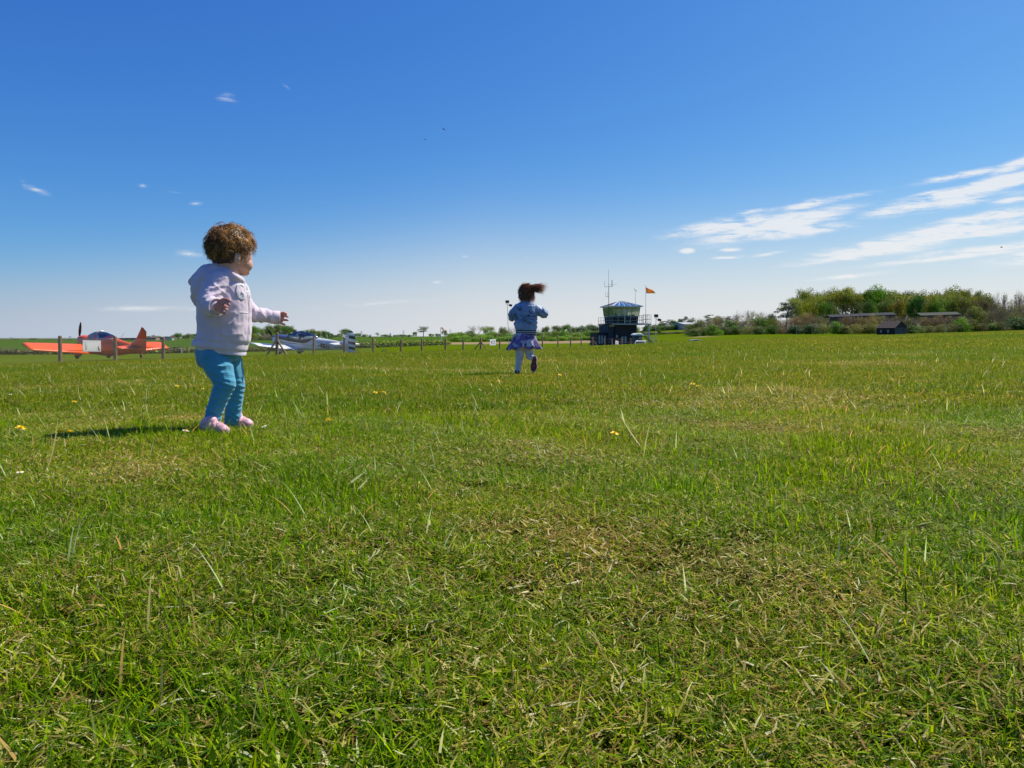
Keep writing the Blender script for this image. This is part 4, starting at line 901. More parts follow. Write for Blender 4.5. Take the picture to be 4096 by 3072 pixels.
# ---- orange aircraft: x forward, y to its left, z up; origin on the ground under the wing
def place(root, px, d, heading, zoff=0.0, pitch=0.0):
    X = (px - 2048) / FPX * d; root.location = (X, d, G(X, d) + zoff); root.rotation_euler = Euler((0, -pitch, heading), 'XYZ')
red = empty('light_aircraft', label='bright orange low-wing light aircraft with bubble canopy parked behind the fence', cat='aircraft')
f = [(2.02, .72, .30, .30), (1.92, .72, .50, .46), (1.6, .71, .78, .60), (1.1, .71, .92, .72), (.45, .75, 1.0, .80), (-.4, .82, 1.0, .86), (-1.2, .94, .92, .84), (-2.0, 1.08, .66, .72), (-3.0, 1.28, .38, .54), (-4.0, 1.43, .16, .34)]
MB().loft([body_ring(x, z, w, h) for x, z, w, h in f]).build('fuselage', M_orange, red, smooth=True)
# turtle deck behind the canopy
td = [(-.55, .44, .95, 1.42), (-.85, .43, 1.0, 1.52), (-1.3, .38, 1.1, 1.54), (-2.0, .28, 1.22, 1.53), (-2.7, .19, 1.34, 1.56), (-3.5, .08, 1.44, 1.58)]
MB().loft([[Vector((x, -math.cos(a) * hw, zb + math.sin(a) * (zt - zb))) for a in (math.pi * j / 12 for j in range(13))] for x, hw, zb, zt in td], closed=False, cap=False).build('turtle_deck', M_orange, red, smooth=True)
MB().loft([[Vector((-.56, -math.cos(a) * .43, .95 + math.sin(a) * .46)) for a in (math.pi * j / 12 for j in range(13))], [Vector((-.54, -math.cos(a) * .02, .97 + math.sin(a) * .02)) for a in (math.pi * j / 12 for j in range(13))]], closed=False, cap=False).build('cockpit_bulkhead', M_seat, red)
cd_ = [(1.96, .18, .78, .93), (1.6, .34, .80, 1.06), (1.1, .40, .85, 1.14), (.55, .43, .88, 1.17)]
MB().loft([[Vector((x, -math.cos(a) * hw, zb + math.sin(a) ** .7 * (zt - zb))) for a in (math.pi * j / 12 for j in range(13))] for x, hw, zb, zt in cd_], closed=False, cap=False).build('cowling', M_orange, red, smooth=True)
canopy(red, [(.95, .12, 1.10, 1.15), (.7, .36, 1.08, 1.34), (.35, .43, 1.06, 1.50), (-.1, .45, 1.07, 1.61), (-.5, .45, 1.12, 1.63), (-.85, .42, 1.24, 1.62), (-1.25, .30, 1.40, 1.60), (-1.45, .14, 1.50, 1.56)], frames=(-.10,), fm=M_frame, fr=.03)
MB().box((.1, 0, 1.08), (1.1, .72, .1)).build('cockpit_coaming', M_seat, red)
MB().box((-.3, 0, 1.22), (.16, .42, .5), rot=Matrix.Rotation(.25, 3, 'Y')).build('seat', M_seat, red, bevel=.04)
for s in (1, -1):
    w_ = foil([(s * .30, .85, -.85, .62), (s * 2.6, .76, -.74, .74), (s * 3.9, .62, -.66, .81), (s * 4.15, .40, -.64, .83)], M_orange, 'wing', red, thick=.11, inc=.10)
    MB().box((-.52, s * 2.1, .685), (.012, 1.9, .02)).build('flap_gap', M_acblack, w_)
    foil([(s * .06, -3.25, -4.0, 1.52), (s * 1.15, -3.45, -4.0, 1.52), (s * 1.28, -3.62, -3.98, 1.52)], M_orange, 'tailplane', red, thick=.07)
    wheel(red, (.55, s * .95, .20), .19, M_orange)
    MB().bar((.35, s * .35, .60), (.52, s * .92, .22), .05, .12).build('gear_leg', M_orange, red)
fin = vert_fin([(1.25, -3.6, -4.35), (1.55, -2.95, -4.40), (1.75, -3.32, -4.38), (2.42, -3.72, -4.28), (2.56, -3.80, -3.95)], 'tail_fin', red, [M_orange])
MB().box((-4.0, .0, 1.9), (.010, .062, .95)).build('rudder_hinge', M_acblack, fin)
blade(red, Vector((2.10, 0, .72)), 0.0, .95); blade(red, Vector((2.10, 0, .72)), math.pi, .95)
MB().loft([body_ring(2.04, .72, .24, .24, n=12, sq=1), body_ring(2.16, .72, .18, .18, n=12, sq=1), body_ring(2.28, .72, .03, .03, n=12, sq=1)]).build('spinner', M_orange, red, smooth=True)
MB().bar((-1.95, 0, 1.50), (-2.25, 0, 1.98), .012).build('aerial', M_white, red)
wheel(red, (-4.0, 0, 1.12), .09, None, .05); MB().bar((-3.8, 0, 1.3), (-4.0, 0, 1.14), .03).build('tail_spring', M_acblack, red)
place(red, 392, 37.9, R(148.5), zoff=-.03, pitch=R(12.5)); red.scale = (.90, .85, .98)

# ---- white aircraft
wh = empty('light_aircraft', label='white low-wing aircraft with blue cowl, striped rudder and registration letters behind the fence', cat='aircraft')
f = [(2.12, .82, .34, .34), (2.02, .82, .66, .54), (1.7, .81, .86, .68), (1.2, .83, .92, .76), (.5, .87, .96, .80), (-.5, .95, .96, .84), (-1.5, 1.08, .84, .80), (-2.6, 1.25, .56, .66), (-3.6, 1.40, .34, .52), (-4.5, 1.50, .12, .40)]
MB().loft([body_ring(x, z, w, h, sq=.6) for x, z, w, h in f]).build('fuselage', M_acwhite, wh, smooth=True)
td = [(-.75, .42, 1.16, 1.52), (-1.1, .41, 1.2, 1.62), (-1.6, .37, 1.26, 1.63), (-2.4, .29, 1.36, 1.67), (-3.2, .2, 1.46, 1.71), (-4.0, .1, 1.54, 1.72)]
MB().loft([[Vector((x, -math.cos(a) * hw, zb + math.sin(a) * (zt - zb))) for a in (math.pi * j / 12 for j in range(13))] for x, hw, zb, zt in td], closed=False, cap=False).build('turtle_deck', M_acwhite, wh, smooth=True)
cd_ = [(2.1, .16, .92, 1.02), (1.95, .34, .96, 1.15), (1.5, .42, .98, 1.24), (1.0, .44, 1.0, 1.28), (.55, .44, 1.02, 1.30)]
MB().loft([[Vector((x, -math.cos(a) * hw, zb + math.sin(a) ** .6 * (zt - zb))) for a in (math.pi * j / 12 for j in range(13))] for x, hw, zb, zt in cd_], closed=False, cap=False).build('cowling', M_blue, wh, smooth=True)
cps = [(.95, .12, 1.26, 1.29), (.65, .38, 1.20, 1.46), (.2, .45, 1.16, 1.70), (-.25, .46, 1.16, 1.84), (-.7, .45, 1.20, 1.86), (-1.1, .42, 1.32, 1.82), (-1.5, .32, 1.48, 1.74), (-1.85, .14, 1.60, 1.66)]
canopy(wh, cps, frames=(.55, -.62), fm=M_acblack, fr=.028)
pn_ = MB()
for sy in (1, -1):      # dark panel under the canopy
    pn_.add([Vector((x, sy * (.485), z)) for x, z in ((1.5, 1.06), (1.5, 1.00), (.3, .98), (-1.0, 1.08), (-1.3, 1.20), (-1.65, 1.50), (-1.1, 1.34), (-.7, 1.22), (.2, 1.18), (.8, 1.20))], [tuple(range(10)) if sy < 0 else tuple(range(9, -1, -1))])
pn_.build('canopy_sill', M_acblack, wh).modifiers.new('t', 'SOLIDIFY').thickness = .012
MB().box((.1, 0, 1.16), (1.3, .72, .1)).build('cockpit_coaming', M_seat, wh)
for sy in (1, -1): MB().box((-.45, sy * .2, 1.32), (.14, .34, .62), rot=Matrix.Rotation(.25, 3, 'Y')).build('seat', M_seat, wh, bevel=.05)
def wz(c): 
    y = abs(c.y)
    if 1.9 < y < 3.3 and c.x > -.25 + (y - 1.9) * .15: return 1
    if 1.0 < y < 1.5 and c.x < -.3: return 1
    return 0
for s in (1, -1):
    ys = [.30, .6, 1.0, 1.25, 1.5, 1.9, 2.2, 2.6, 3.0, 3.3, 3.7, 4.0, 4.12]
    foil([(s * y, .80 - .12 * y - max(0, y - 4.0) * 2, -.80 + .045 * y, .54 + .085 * y) for y in ys], M_acwhite, 'wing', wh, thick=.12, inc=.05, mats=[M_acwhite, M_blue], zones=wz)
    foil([(s * .08, -3.55, -4.30, 1.62), (s * 1.1, -3.75, -4.32, 1.64), (s * 1.42, -3.98, -4.30, 1.65)], M_acwhite, 'tailplane', wh, thick=.07)
    wheel(wh, (.62, s * 1.0, .20), .19, M_acwhite)
    MB().bar((.4, s * .95, .66), (.6, s * 1.0, .24), .05, .11).build('gear_leg', M_acwhite, wh)
BANDS = ((2.08, 2.29), (1.73, 1.89), (1.38, 1.56))
zs = [1.18, 1.30, 1.38, 1.56, 1.65, 1.73, 1.89, 2.0, 2.08, 2.29, 2.44, 2.52, 2.60]
st = [(z, float(np.interp(z, [1.18, 1.65, 1.74, 2.44, 2.60], [-4.2, -3.55, -3.74, -4.18, -4.42])), float(np.interp(z, [1.18, 1.6, 2.0, 2.44, 2.52, 2.60], [-4.98, -5.02, -4.97, -4.80, -4.70, -4.56]))) for z in zs]
vert_fin([(z, a, min(b, a - .05) if z > 2.46 else -4.34) for z, a, b in st], 'tail_fin', wh, [M_acwhite, M_acblack], zones=lambda c: 1 if c.z > 2.44 else 0)
vert_fin([(z, -4.345, b) for z, a, b in st if z < 2.46], 'rudder', wh, [M_acwhite, M_acblack], th=.058, zones=lambda c: 1 if any(p < c.z < q for p, q in BANDS) else 0)
hub = Vector((2.24, 0, .84)); blade(wh, hub, R(-42), .92); blade(wh, hub, R(138), .92)
MB().loft([body_ring(2.12, .84, .30, .30, n=14, sq=1), body_ring(2.28, .84, .22, .22, n=14, sq=1), body_ring(2.42, .84, .04, .04, n=14, sq=1)]).build('spinner', M_blue, wh, smooth=True)
# registration and stripe on each side, following the flank
for sy in (1, -1):
    tm = text_mesh('G-RIFN', .44, 'registration_letters', M_acblack, extrude=.02, sx=.9, bold=.012)
    o = link('registration_letters', tm, wh)
    ang = math.atan((.84 - .34) / 2 / 2.1)
    o.location = (-2.55, sy * .362, 1.22)
    # letters run nose to tail on the left side: text +x to -x of the aircraft
    o.rotation_euler = Euler((math.pi / 2, 0, (math.pi - ang) if sy > 0 else ang), 'XYZ')
    for xa, xb, za, zb in ((1.6, -1.72, .74, 1.08), (-3.42, -4.2, 1.30, 1.38)):
        ya = float(np.interp(-xa, [-2.02, -1.7, -.5, .5, 1.5, 2.6, 3.6, 4.5], [.33, .43, .48, .48, .42, .28, .17, .06])); yb = float(np.interp(-xb, [-2.02, -1.7, -.5, .5, 1.5, 2.6, 3.6, 4.5], [.33, .43, .48, .48, .42, .28, .17, .06]))
        xm = (xa + xb) / 2; ym = float(np.interp(-xm, [-2.02, -1.7, -.5, .5, 1.5, 2.6, 3.6, 4.5], [.33, .43, .48, .48, .42, .28, .17, .06]))
        MB().tube([(xa, sy * (ya + .008), za), (xm, sy * (ym + .010), (za + zb) / 2), (xb, sy * (yb + .008), zb)], .022, n=4).build('side_stripe', M_acblack, wh)
for z_, t_, s_ in ((2.32, 'CAP10', .10), (2.16, 'FFA', .09)):
    o = link('fin_lettering', text_mesh(t_, s_, 'fin_lettering', M_greyprint, extrude=.003), wh); o.location = (-4.24, .056, z_); o.rotation_euler = (math.pi / 2, 0, math.pi)
MB().tube([(-4.1, .05, 1.98), (-4.1, .058, 1.98)], [.07, .07], n=7).build('fin_emblem', M_acblack, wh)
MB().bar((-1.95, 0, 1.6), (-2.0, 0, 2.2), .012).build('aerial', M_white, wh)
wheel(wh, (-4.55, 0, 1.22), .09, None, .05)
place(wh, 1183, 51.5, R(153.5), zoff=-.05, pitch=R(10.5))

# ================================================================== control tower and what stands round it
M_tar = mat('black_weatherboard', (.013, .013, .017), rough=.7, noise=.35, nscale=2)
M_navy = mat('navy_board', (.020, .027, .046), rough=.65, noise=.25, nscale=2)
M_grey = mat('grey_paint', (.30, .33, .34), rough=.5)
M_pale = mat('pale_grey_paint', (.62, .65, .66), rough=.5)
M_whitep = mat('white_paint', (.80, .80, .78), rough=.45)
M_win = glassmat('window_glass', (.90, .94, .94), .03)
M_blind = mat('blind_cloth', (.82, .74, .56), rough=.8)
def _tr(m, k=.7, c=(.95, .86, .64)):
    nt = m.node_tree; t = nt.nodes.new('ShaderNodeBsdfTranslucent'); t.inputs[0].default_value = (*c, 1); ms = nt.nodes.new('ShaderNodeMixShader'); ms.inputs[0].default_value = k
    nt.links.new(nt.nodes['Principled BSDF'].outputs[0], ms.inputs[1]); nt.links.new(t.outputs[0], ms.inputs[2]); nt.links.new(ms.outputs[0], nt.nodes['Material Output'].inputs[0]); return m
_tr(M_blind)
M_roofglass = mat('roof_glass', (.03, .10, .26), rough=.08, spec=.8)
M_slate = mat('roof_felt', (.36, .37, .38), rough=.7, noise=.2)
M_red = mat('red_box', (.30, .035, .03), rough=.5)
M_brick = mat('dark_red_brick', (.16, .06, .045), rough=.9, noise=.3, nscale=6)
M_steel = mat('galvanised_steel', (.55, .57, .58), rough=.4, metal=.6)
M_dark = mat('dark_interior', (.03, .028, .026), rough=.8)
TX, TD = 2483, 130.0
tw = empty('control_tower', ((TX - 2048) / FPX * TD, TD, 0), R(15.5), label='black boarded control tower with glazed white cab, railed deck and outside stairs', cat='control tower')
tw.location.z = G(tw.location.x, TD) - .05
def boards(mb, a, b, z0, z1, n_out, step=.19, th=.03, flare=0.0):
    """overlapping weatherboards along the wall foot a-b (2D), from z0 to z1"""
    a = Vector((*a, 0)); b = Vector((*b, 0)); nn = Vector((*n_out, 0)); k = max(1, round((z1 - z0) / step)); st = (z1 - z0) / k
    for i in range(k):
        zb, zt = z0 + i * st, z0 + (i + 1) * st; fb, ft = flare * (zb - z0), flare * (zt - z0)
        vs = []
        for p in (a, b):
            for z, o in ((zb, fb + th), (zt, ft + .004), (zt, ft - .03), (zb, fb - .03)): vs.append(p + nn * o + Vector((0, 0, z)))
        mb.add(vs, [(0, 1, 2, 3), (7, 6, 5, 4), (0, 4, 5, 1), (1, 5, 6, 2), (2, 6, 7, 3), (3, 7, 4, 0)])
def block(name, x0, x1, y0, y1, z0, z1, m, inner=M_dark, step=.19):
    o = MB().box(((x0 + x1) / 2, (y0 + y1) / 2, (z0 + z1) / 2), (x1 - x0 - .02, y1 - y0 - .02, z1 - z0)).build('wall', inner, tw)
    mb = MB(); boards(mb, (x0, y0), (x1, y0), z0, z1, (0, -1), step); boards(mb, (x0, y1), (x0, y0), z0, z1, (-1, 0), step)
    boards(mb, (x1, y1), (x1, y0), z0, z1, (1, 0), step); boards(mb, (x0, y1), (x1, y1), z0, z1, (0, 1), step)
    w = mb.build('weatherboards', m, tw); w['kind'] = 'stuff'; return w
block('main', -2.05, 1.95, -2.2, 2.4, .0, 3.72, M_tar)
block('left', -3.2, -2.06, -1.9, 2.3, .0, 3.7, M_navy)
block('annex', -4.9, -3.21, -1.2, 2.2, .0, 2.2, M_tar)
MB().box((-4.1, .5, 2.27), (1.8, 3.6, .12)).build('flat_roof', M_tar, tw)
MB().box((-.05, -2.26, .35), (3.9, .06, .7)).build('plinth', M_brick, tw)
# deck
MB().box((.6, 0, 3.82), (7.4, 6.2, .16)).build('deck', M_tar, tw)
MB().box((.6, -3.115, 3.80), (7.4, .03, .2)).build('deck_edge', M_grey, tw)
# cab: wall below, leaning windows above
hw, top = 2.15, 2.45
mb = MB(); zc0, zc1 = 3.90, 5.22
for (a, b, n) in (((-hw, -hw), (hw, -hw), (0, -1)), ((-hw, hw), (-hw, -hw), (-1, 0)), ((hw, hw), (hw, -hw), (1, 0)), ((-hw, hw), (hw, hw), (0, 1))): boards(mb, a, b, zc0, zc1, n, .22, flare=.11)
mb.build('cab_boards', M_tar, tw)['kind'] = 'stuff'
MB().box((0, 0, 3.93), (4.4, 4.4, .04)).build('cab_floor', M_dark, tw)
s0, s1, zt = hw + .145, top, 6.72
for sgn, ax in ((-1, 1), (1, 1), (-1, 0), (1, 0)):
    for t0, t1 in ((-1, -.36), (-.36, .02), (.02, .40), (.40, 1)):
        q = []
        for s_, z_ in ((s0, 5.25), (s1, zt)):
            for t in (t0, t1):
                lat = t * s_; q.append(Vector((lat, sgn * s_, z_)) if ax else Vector((sgn * s_, lat, z_)))
        fr = MB()
        for i, j in ((0, 1), (2, 3), (0, 2), (1, 3)): fr.bar(q[i], q[j], .10, .07)
        f_ = fr.build('window_frame', M_pale, tw)
        pane = MB(); pane.add([q[0], q[1], q[3], q[2]], [(0, 1, 2, 3)]); pn = pane.build('pane', M_win, f_); pn.modifiers.new('t', 'SOLIDIFY').thickness = .006
        # roller blinds on the far and side windows, half drawn
        if (sgn == 1 and ax) or (not ax and sgn == -1) or (not ax and sgn == 1):
            kk = .04; qb = [q[0].lerp(q[2], kk), q[1].lerp(q[3], kk), q[3], q[2]]; ins = Vector((0, -sgn * .07, 0)) if ax else Vector((-sgn * .07, 0, 0))
            bl = MB(); bl.add([v + ins for v in qb], [(0, 1, 2, 3)]); bo = bl.build('blind', M_blind, f_)
for a, b in (((-top, -top), (top, -top)), ((top, -top), (top, top)), ((top, top), (-top, top)), ((-top, top), (-top, -top))):
    MB().bar((*a, 6.80), (*b, 6.80), .16, .14).build('wall_plate', M_pale, tw)
# hipped roof of felt and glazing between white bars
E = 2.82; ze, zr = 6.90, 7.78; rl = .55
cor = [(-E, -E), (E, -E), (E, E), (-E, E)]; ridge = [Vector((-rl, 0, zr)), Vector((rl, 0, zr))]
faces = [([Vector((-E, -E, ze)), Vector((E, -E, ze)), ridge[1], ridge[0]], M_roofglass, 6), ([Vector((E, -E, ze)), Vector((E, E, ze)), ridge[1]], M_slate, 0),
         ([Vector((E, E, ze)), Vector((-E, E, ze)), ridge[0], ridge[1]], M_slate, 0), ([Vector((-E, E, ze)), Vector((-E, -E, ze)), ridge[0]], M_slate, 5)]
for vs, m, nb in faces:
    rf = MB(); rf.add(vs, [tuple(range(len(vs)))]); ro = rf.build('roof', m, tw); ro.modifiers.new('t', 'SOLIDIFY').thickness = .06
    for k in range(nb):
        t = (k + .5) / nb if nb != 6 else k / 5; e = vs[0].lerp(vs[1], t); r_ = (vs[3].lerp(vs[2], t)) if len(vs) == 4 else vs[2]
        MB().bar(e + Vector((0, 0, .04)), r_ + Vector((0, 0, .04)), .07, .05).build('glazing_bar', M_whitep if nb == 6 else M_grey, ro)
for c in cor:
    c3 = Vector((*c, ze + .05)); MB().bar(c3, ridge[0 if c[0] < 0 else 1] + Vector((0, 0, .06)), .13, .08).build('hip_rail', M_whitep, tw)
MB().bar(ridge[0] + Vector((0, 0, .06)), ridge[1] + Vector((0, 0, .06)), .16, .1).build('ridge_rail', M_whitep, tw)
for i in range(4): MB().bar((*cor[i], ze - .02), (*cor[(i + 1) % 4], ze - .02), .10, .12).build('gutter', M_pale, tw)
# desk and screens inside
MB().box((0, 1.6, 4.85), (3.6, .7, .06)).build('desk', M_dark, tw)
for x, y in ((-1.6, -1.2), (-.5, -1.5), (1.1, -1.6), (1.7, -1.3), (-1.9, .6)):
    sc_ = MB().box((x, y, 5.32), (.5, .06, .36)).build('screen', M_dark, tw); MB().bar((x, y, 5.16), (x, y, 4.6), .06).build('screen_stand', M_dark, sc_)
MB().box((-.6, -1.55, 4.9), (3.0, .6, .05)).build('desk', M_dark, tw)
# door in the front of the cab
dr = MB().box((.10, -2.42, 4.62), (.95, .05, 1.35)).build('door', M_dark, tw)
for x in (-.42, .62): MB().bar((x, -2.47, 3.92), (x * 1.0, -2.60, 6.7), .09, .07).build('door_frame', M_whitep, dr)
MB().bar((-.4, -2.49, 4.3), (.6, -2.49, 4.3), .05).build('door_rail', M_steel, dr)
# railings round the deck
def rail(pts, z, h, m=M_grey, step=1.15, mid=True):
    for i in range(len(pts) - 1):
        a = Vector((*pts[i], z)); b = Vector((*pts[i + 1], z)); L = (b - a).length; n = max(1, round(L / step))
        for j in range(n + 1): q = a.lerp(b, j / n); MB().bar(q, q + Vector((0, 0, h)), .05).build('rail_post', m, tw)
        for f in ((1.0, .5, .08) if mid else (1.0,)): MB().bar(a + Vector((0, 0, h * f)), b + Vector((0, 0, h * f)), .045).build('rail', m, tw)
rail([(-3.05, 3.0), (-3.05, -3.05), (2.7, -3.05)], 3.9, 1.12)
rail([(2.7, -3.05), (4.25, -3.05), (4.25, 3.0)], 3.9, 1.55, step=.8)
rail([(-4.95, 2.1), (-4.95, -1.2), (-3.2, -1.2)], 2.33, 1.25, m=M_tar, step=.8)
# windows of the annex and the doors below
for x in (-4.6, -4.1, -3.55):
    f_ = MB().box((x, -1.27, 1.15), (.42, .05, 1.6)).build('window_frame', M_tar, tw); MB().box((x, -1.31, 1.15), (.30, .03, 1.45)).build('pane', M_grey, f_)
for x in (-.75, -.18):
    f_ = MB().box((x, -2.28, .95), (.46, .05, 1.7)).build('door', M_tar, tw); MB().box((x, -2.32, 1.1), (.34, .03, 1.2)).build('pane', M_grey, f_)
MB().box((-2.55, -1.98, 3.55), (.95, .06, .34)).build('fascia_panel', M_blind, tw)
MB().box((-1.78, -2.29, 1.7), (.34, .03, .45)).build('notice', M_grey, tw)
MB().box((-1.25, -2.29, 1.32), (.62, .03, .16)).build('name_board', M_red, tw)
MB().box((-1.2, -2.45, .55), (.5, .3, 1.0)).build('fire_point_box', M_red, tw, bevel=.01)
# stair down from the right end: upper flight back to the wall, lower flight out to the right
def stair(x0, z0, x1, z1, y, wid, n, m):
    for s in (-1, 1): MB().bar((x0, y + s * wid / 2, z0), (x1, y + s * wid / 2, z1), .05, .24, up=(0, 1, 0)).build('stringer', m, tw)
    for i in range(n):
        t = (i + .5) / n; MB().box((x0 + (x1 - x0) * t, y, z0 + (z1 - z0) * t), (.30, wid, .05)).build('tread', m, tw)
stair(3.75, 3.7, 2.45, 1.75, -2.6, .85, 9, M_tar); MB().box((2.6, -2.9, 1.72), (1.0, 1.9, .08)).build('landing', M_tar, tw)
stair(2.9, 1.7, 4.9, .05, -3.5, .85, 8, M_tar)
for y in (-3.95, -3.05):
    MB().bar((2.75, y, 2.65), (4.95, y, .85), .06).build('handrail', M_steel, tw); MB().bar((2.75, y, 2.25), (4.95, y, .45), .05).build('handrail', M_steel, tw)
    for x, z in ((2.75, 1.75), (4.95, 0)): MB().bar((x, y, z), (x, y, z + .9), .06).build('rail_post', M_steel, tw)
for x, y in ((3.9, -3.0), (3.9, 2.9), (-2.9, 2.9)): MB().bar((x, y, 0), (x, y, 3.74), .18).build('column', M_pale, tw)
MB().bar((3.9, -3.0, 3.1), (4.2, -3.0, 3.74), .1).build('bracket', M_pale, tw)
def towp(lx, ly, lz): return tw.matrix_basis @ Vector((lx, ly, lz))
bpy.context.view_layer.update()
def world_of(px, y, d): return P(px, y, d)
# aerial mast on the left, standing before the cab
am = empty('radio_mast', world_of(2435, 1384, 127.5), label='tall dark radio mast with forked aerials rising past the left of the cab', cat='radio mast'); am.location.z = G(am.location.x, am.location.y)
def ml(px, y): v = world_of(px, y, 127.5) - am.location; return Vector((v.x, 0, v.z))
MB().tube([(0, 0, 0), ml(2435, 1146)], .05, n=6).build('mast', M_tar, am); MB().tube([ml(2435, 1146), ml(2434, 1127), ml(2434, 1078)], [.03, .025, .015], n=5).build('whip_aerial', M_dark, am)
fk = MB().bar(ml(2418, 1148), ml(2451, 1145), .05).build('cross_arm', M_dark, am)
for a, b, r in (((2419, 1149), (2419, 1125), .025), ((2448, 1147), (2448, 1120), .07)): MB().tube([ml(*a), ml(*b)], r, n=6).build('aerial', M_pale if r > .03 else M_dark, am)
MB().bar(ml(2431, 1138), ml(2467, 1138), .03).build('cross_arm', M_steel, am)
MB().bar(ml(2423, 1187), ml(2436, 1187), .05).build('cross_arm', M_dark, am)
for a, b in (((2423, 1187), (2423, 1165)), ((2431, 1187), (2431, 1168))): MB().tube([ml(*a), ml(*b)], .02, n=5).build('aerial', M_dark, am)
wm = empty('wind_instrument', world_of(2542, 1222, 130), label='thin pole with wind vane and cups above the right of the tower roof', cat='wind vane')
def wl_(px, y): v = world_of(px, y, 130) - wm.location; return Vector((v.x, 0, v.z))
MB().tube([(0, 0, -.3), wl_(2541, 1180), wl_(2541, 1163)], [.04, .03, .02], n=6).build('pole', M_steel, wm)
MB().bar(wl_(2537, 1161), wl_(2546, 1162), .04).build('vane', M_dark, wm); MB().ball(wl_(2545, 1164), .09).build('wind_cup', M_dark, wm); MB().ball(wl_(2538, 1157), .08).build('wind_cup', M_dark, wm)
# flag
fp = empty('flagpole', world_of(2583, 1292, 128.5), label='white flagpole rising from the tower deck rail', cat='flagpole')
def fl(px, y): v = world_of(px, y, 128.5) - fp.location; return Vector((v.x, 0, v.z))
MB().tube([(0, 0, 0), fl(2583, 1142)], [.045, .03], n=8).build('pole', M_pale, fp); MB().ball(fl(2583, 1141), .06).build('finial', M_whitep, fp)
def flag_mat():
    m = mat('flag_cloth', (.8, .3, .05), rough=.8); nt = m.node_tree; L = nt.links; b = nt.nodes['Principled BSDF']
    tcn = nt.nodes.new('ShaderNodeTexCoord'); ck = nt.nodes.new('ShaderNodeTexChecker'); ck.inputs['Scale'].default_value = 5.5
    ck.inputs['Color1'].default_value = (.95, .26, .02, 1); ck.inputs['Color2'].default_value = (.98, .66, .20, 1)
    mp_ = nt.nodes.new('ShaderNodeMapping'); mp_.inputs['Location'].default_value = (.01, .013, .017); L.new(tcn.outputs['UV'], mp_.inputs[0]); L.new(mp_.outputs[0], ck.inputs['Vector']); L.new(ck.outputs[0], b.inputs['Base Color']); t = nt.nodes.new('ShaderNodeBsdfTranslucent'); L.new(ck.outputs[0], t.inputs[0]); ms = nt.nodes.new('ShaderNodeMixShader'); ms.inputs[0].default_value = .6; L.new(b.outputs[0], ms.inputs[1]); L.new(t.outputs[0], ms.inputs[2]); L.new(ms.outputs[0], nt.nodes['Material Output'].inputs[0]); return m
fw, fh = 8, 5; vs = []; fs = []; uv = []
p00, p10, p01, p11 = (2584, 1148), (2619, 1166), (2585, 1173), (2621, 1174)
for i in range(fw + 1):
    for j in range(fh + 1):
        u, v = i / fw, j / fh; px = (p00[0] * (1 - u) + p10[0] * u) * (1 - v) + (p01[0] * (1 - u) + p11[0] * u) * v; py = (p00[1] * (1 - u) + p10[1] * u) * (1 - v) + (p01[1] * (1 - u) + p11[1] * u) * v
        py += math.sin(u * 7) * 1.2 * u; w_ = world_of(px, py, 128.5 + .25 * math.sin(u * 8 + v * 1.5) * u); vs.append(w_); uv.append((u * 1.6, v))
for i in range(fw):
    for j in range(fh): a = i * (fh + 1) + j; fs.append((a, a + 1, a + fh + 2, a + fh + 1))
c0 = vs[0]; fm_ = MB(); fm_.add([v - c0 for v in vs], fs); fo = fm_.mesh('flag', flag_mat(), smooth=True)
ul = fo.uv_layers.new(name='UVMap')
for lp in fo.loops: ul.data[lp.index].uv = uv[lp.vertex_index]
fobj = link('flag', fo, label='orange and yellow chequered flag streaming from the pole on the tower', cat='flag'); fobj.location = c0
fobj.modifiers.new('t', 'SOLIDIFY').thickness = .01

# floodlight masts
M_lamp = mat('floodlight_black', (.012, .012, .014), rough=.5); M_lens = mat('floodlight_glass', (.06, .07, .07), rough=.2)
def flood(px, d, ytop, ybase, label, s=1.0, second=True):
    X = (px - 2048) / FPX * d; z = G(X, d); top_ = P(px, ytop, d).z - z
    r_ = empty('floodlight_mast', (X, d, z), label=label, cat='floodlight', group='floodlight masts round the airfield')
    MB().tube([(0, 0, -.2), (0, 0, top_ - .7 * s)], [.06 * s, .045 * s], n=8).build('pole', M_steel, r_)
    MB().box((0, 0, top_ - .66 * s), (.55 * s, .08 * s, .07 * s)).build('cross_arm', M_lamp, r_)
    h_ = MB().box((.02 * s, 0, top_ - .27 * s), (.72 * s, .25 * s, .52 * s), rz=.1).build('lamp_head', M_lamp, r_, bevel=.06 * s)
    MB().tube([(.02 * s, -.135 * s, top_ - .27 * s), (.02 * s, -.15 * s, top_ - .27 * s)], .13 * s, n=14).build('lens', M_lens, h_)
    if second:
        h_ = MB().box((.62 * s, .1, top_ - .98 * s), (.62 * s, .22 * s, .42 * s), rot=Matrix.Rotation(.22, 3, 'Y')).build('lamp_head', M_lamp, r_, bevel=.04 * s)
        MB().bar((0, 0, top_ - .85 * s), (.35 * s, 0, top_ - .93 * s), .05 * s).build('bracket', M_lamp, r_)
    return r_
flood(2622, 128, 1257, 1373, 'floodlight mast with two black lamps right of the control tower')
m1 = flood(2036, 88, 1201, 1365, 'floodlight mast with two black lamps rising behind the girl\'s left shoulder', s=.62)
m1.rotation_euler = (0, R(-2.2), 0)
flood(3184, 190, 1289, 1350, 'distant floodlight mast in front of the dark evergreen bushes', s=.55, second=False)
flood(3776, 225, 1281, 1330, 'small floodlight head on a mast among the brown bushes right of the hut', s=.6, second=False)

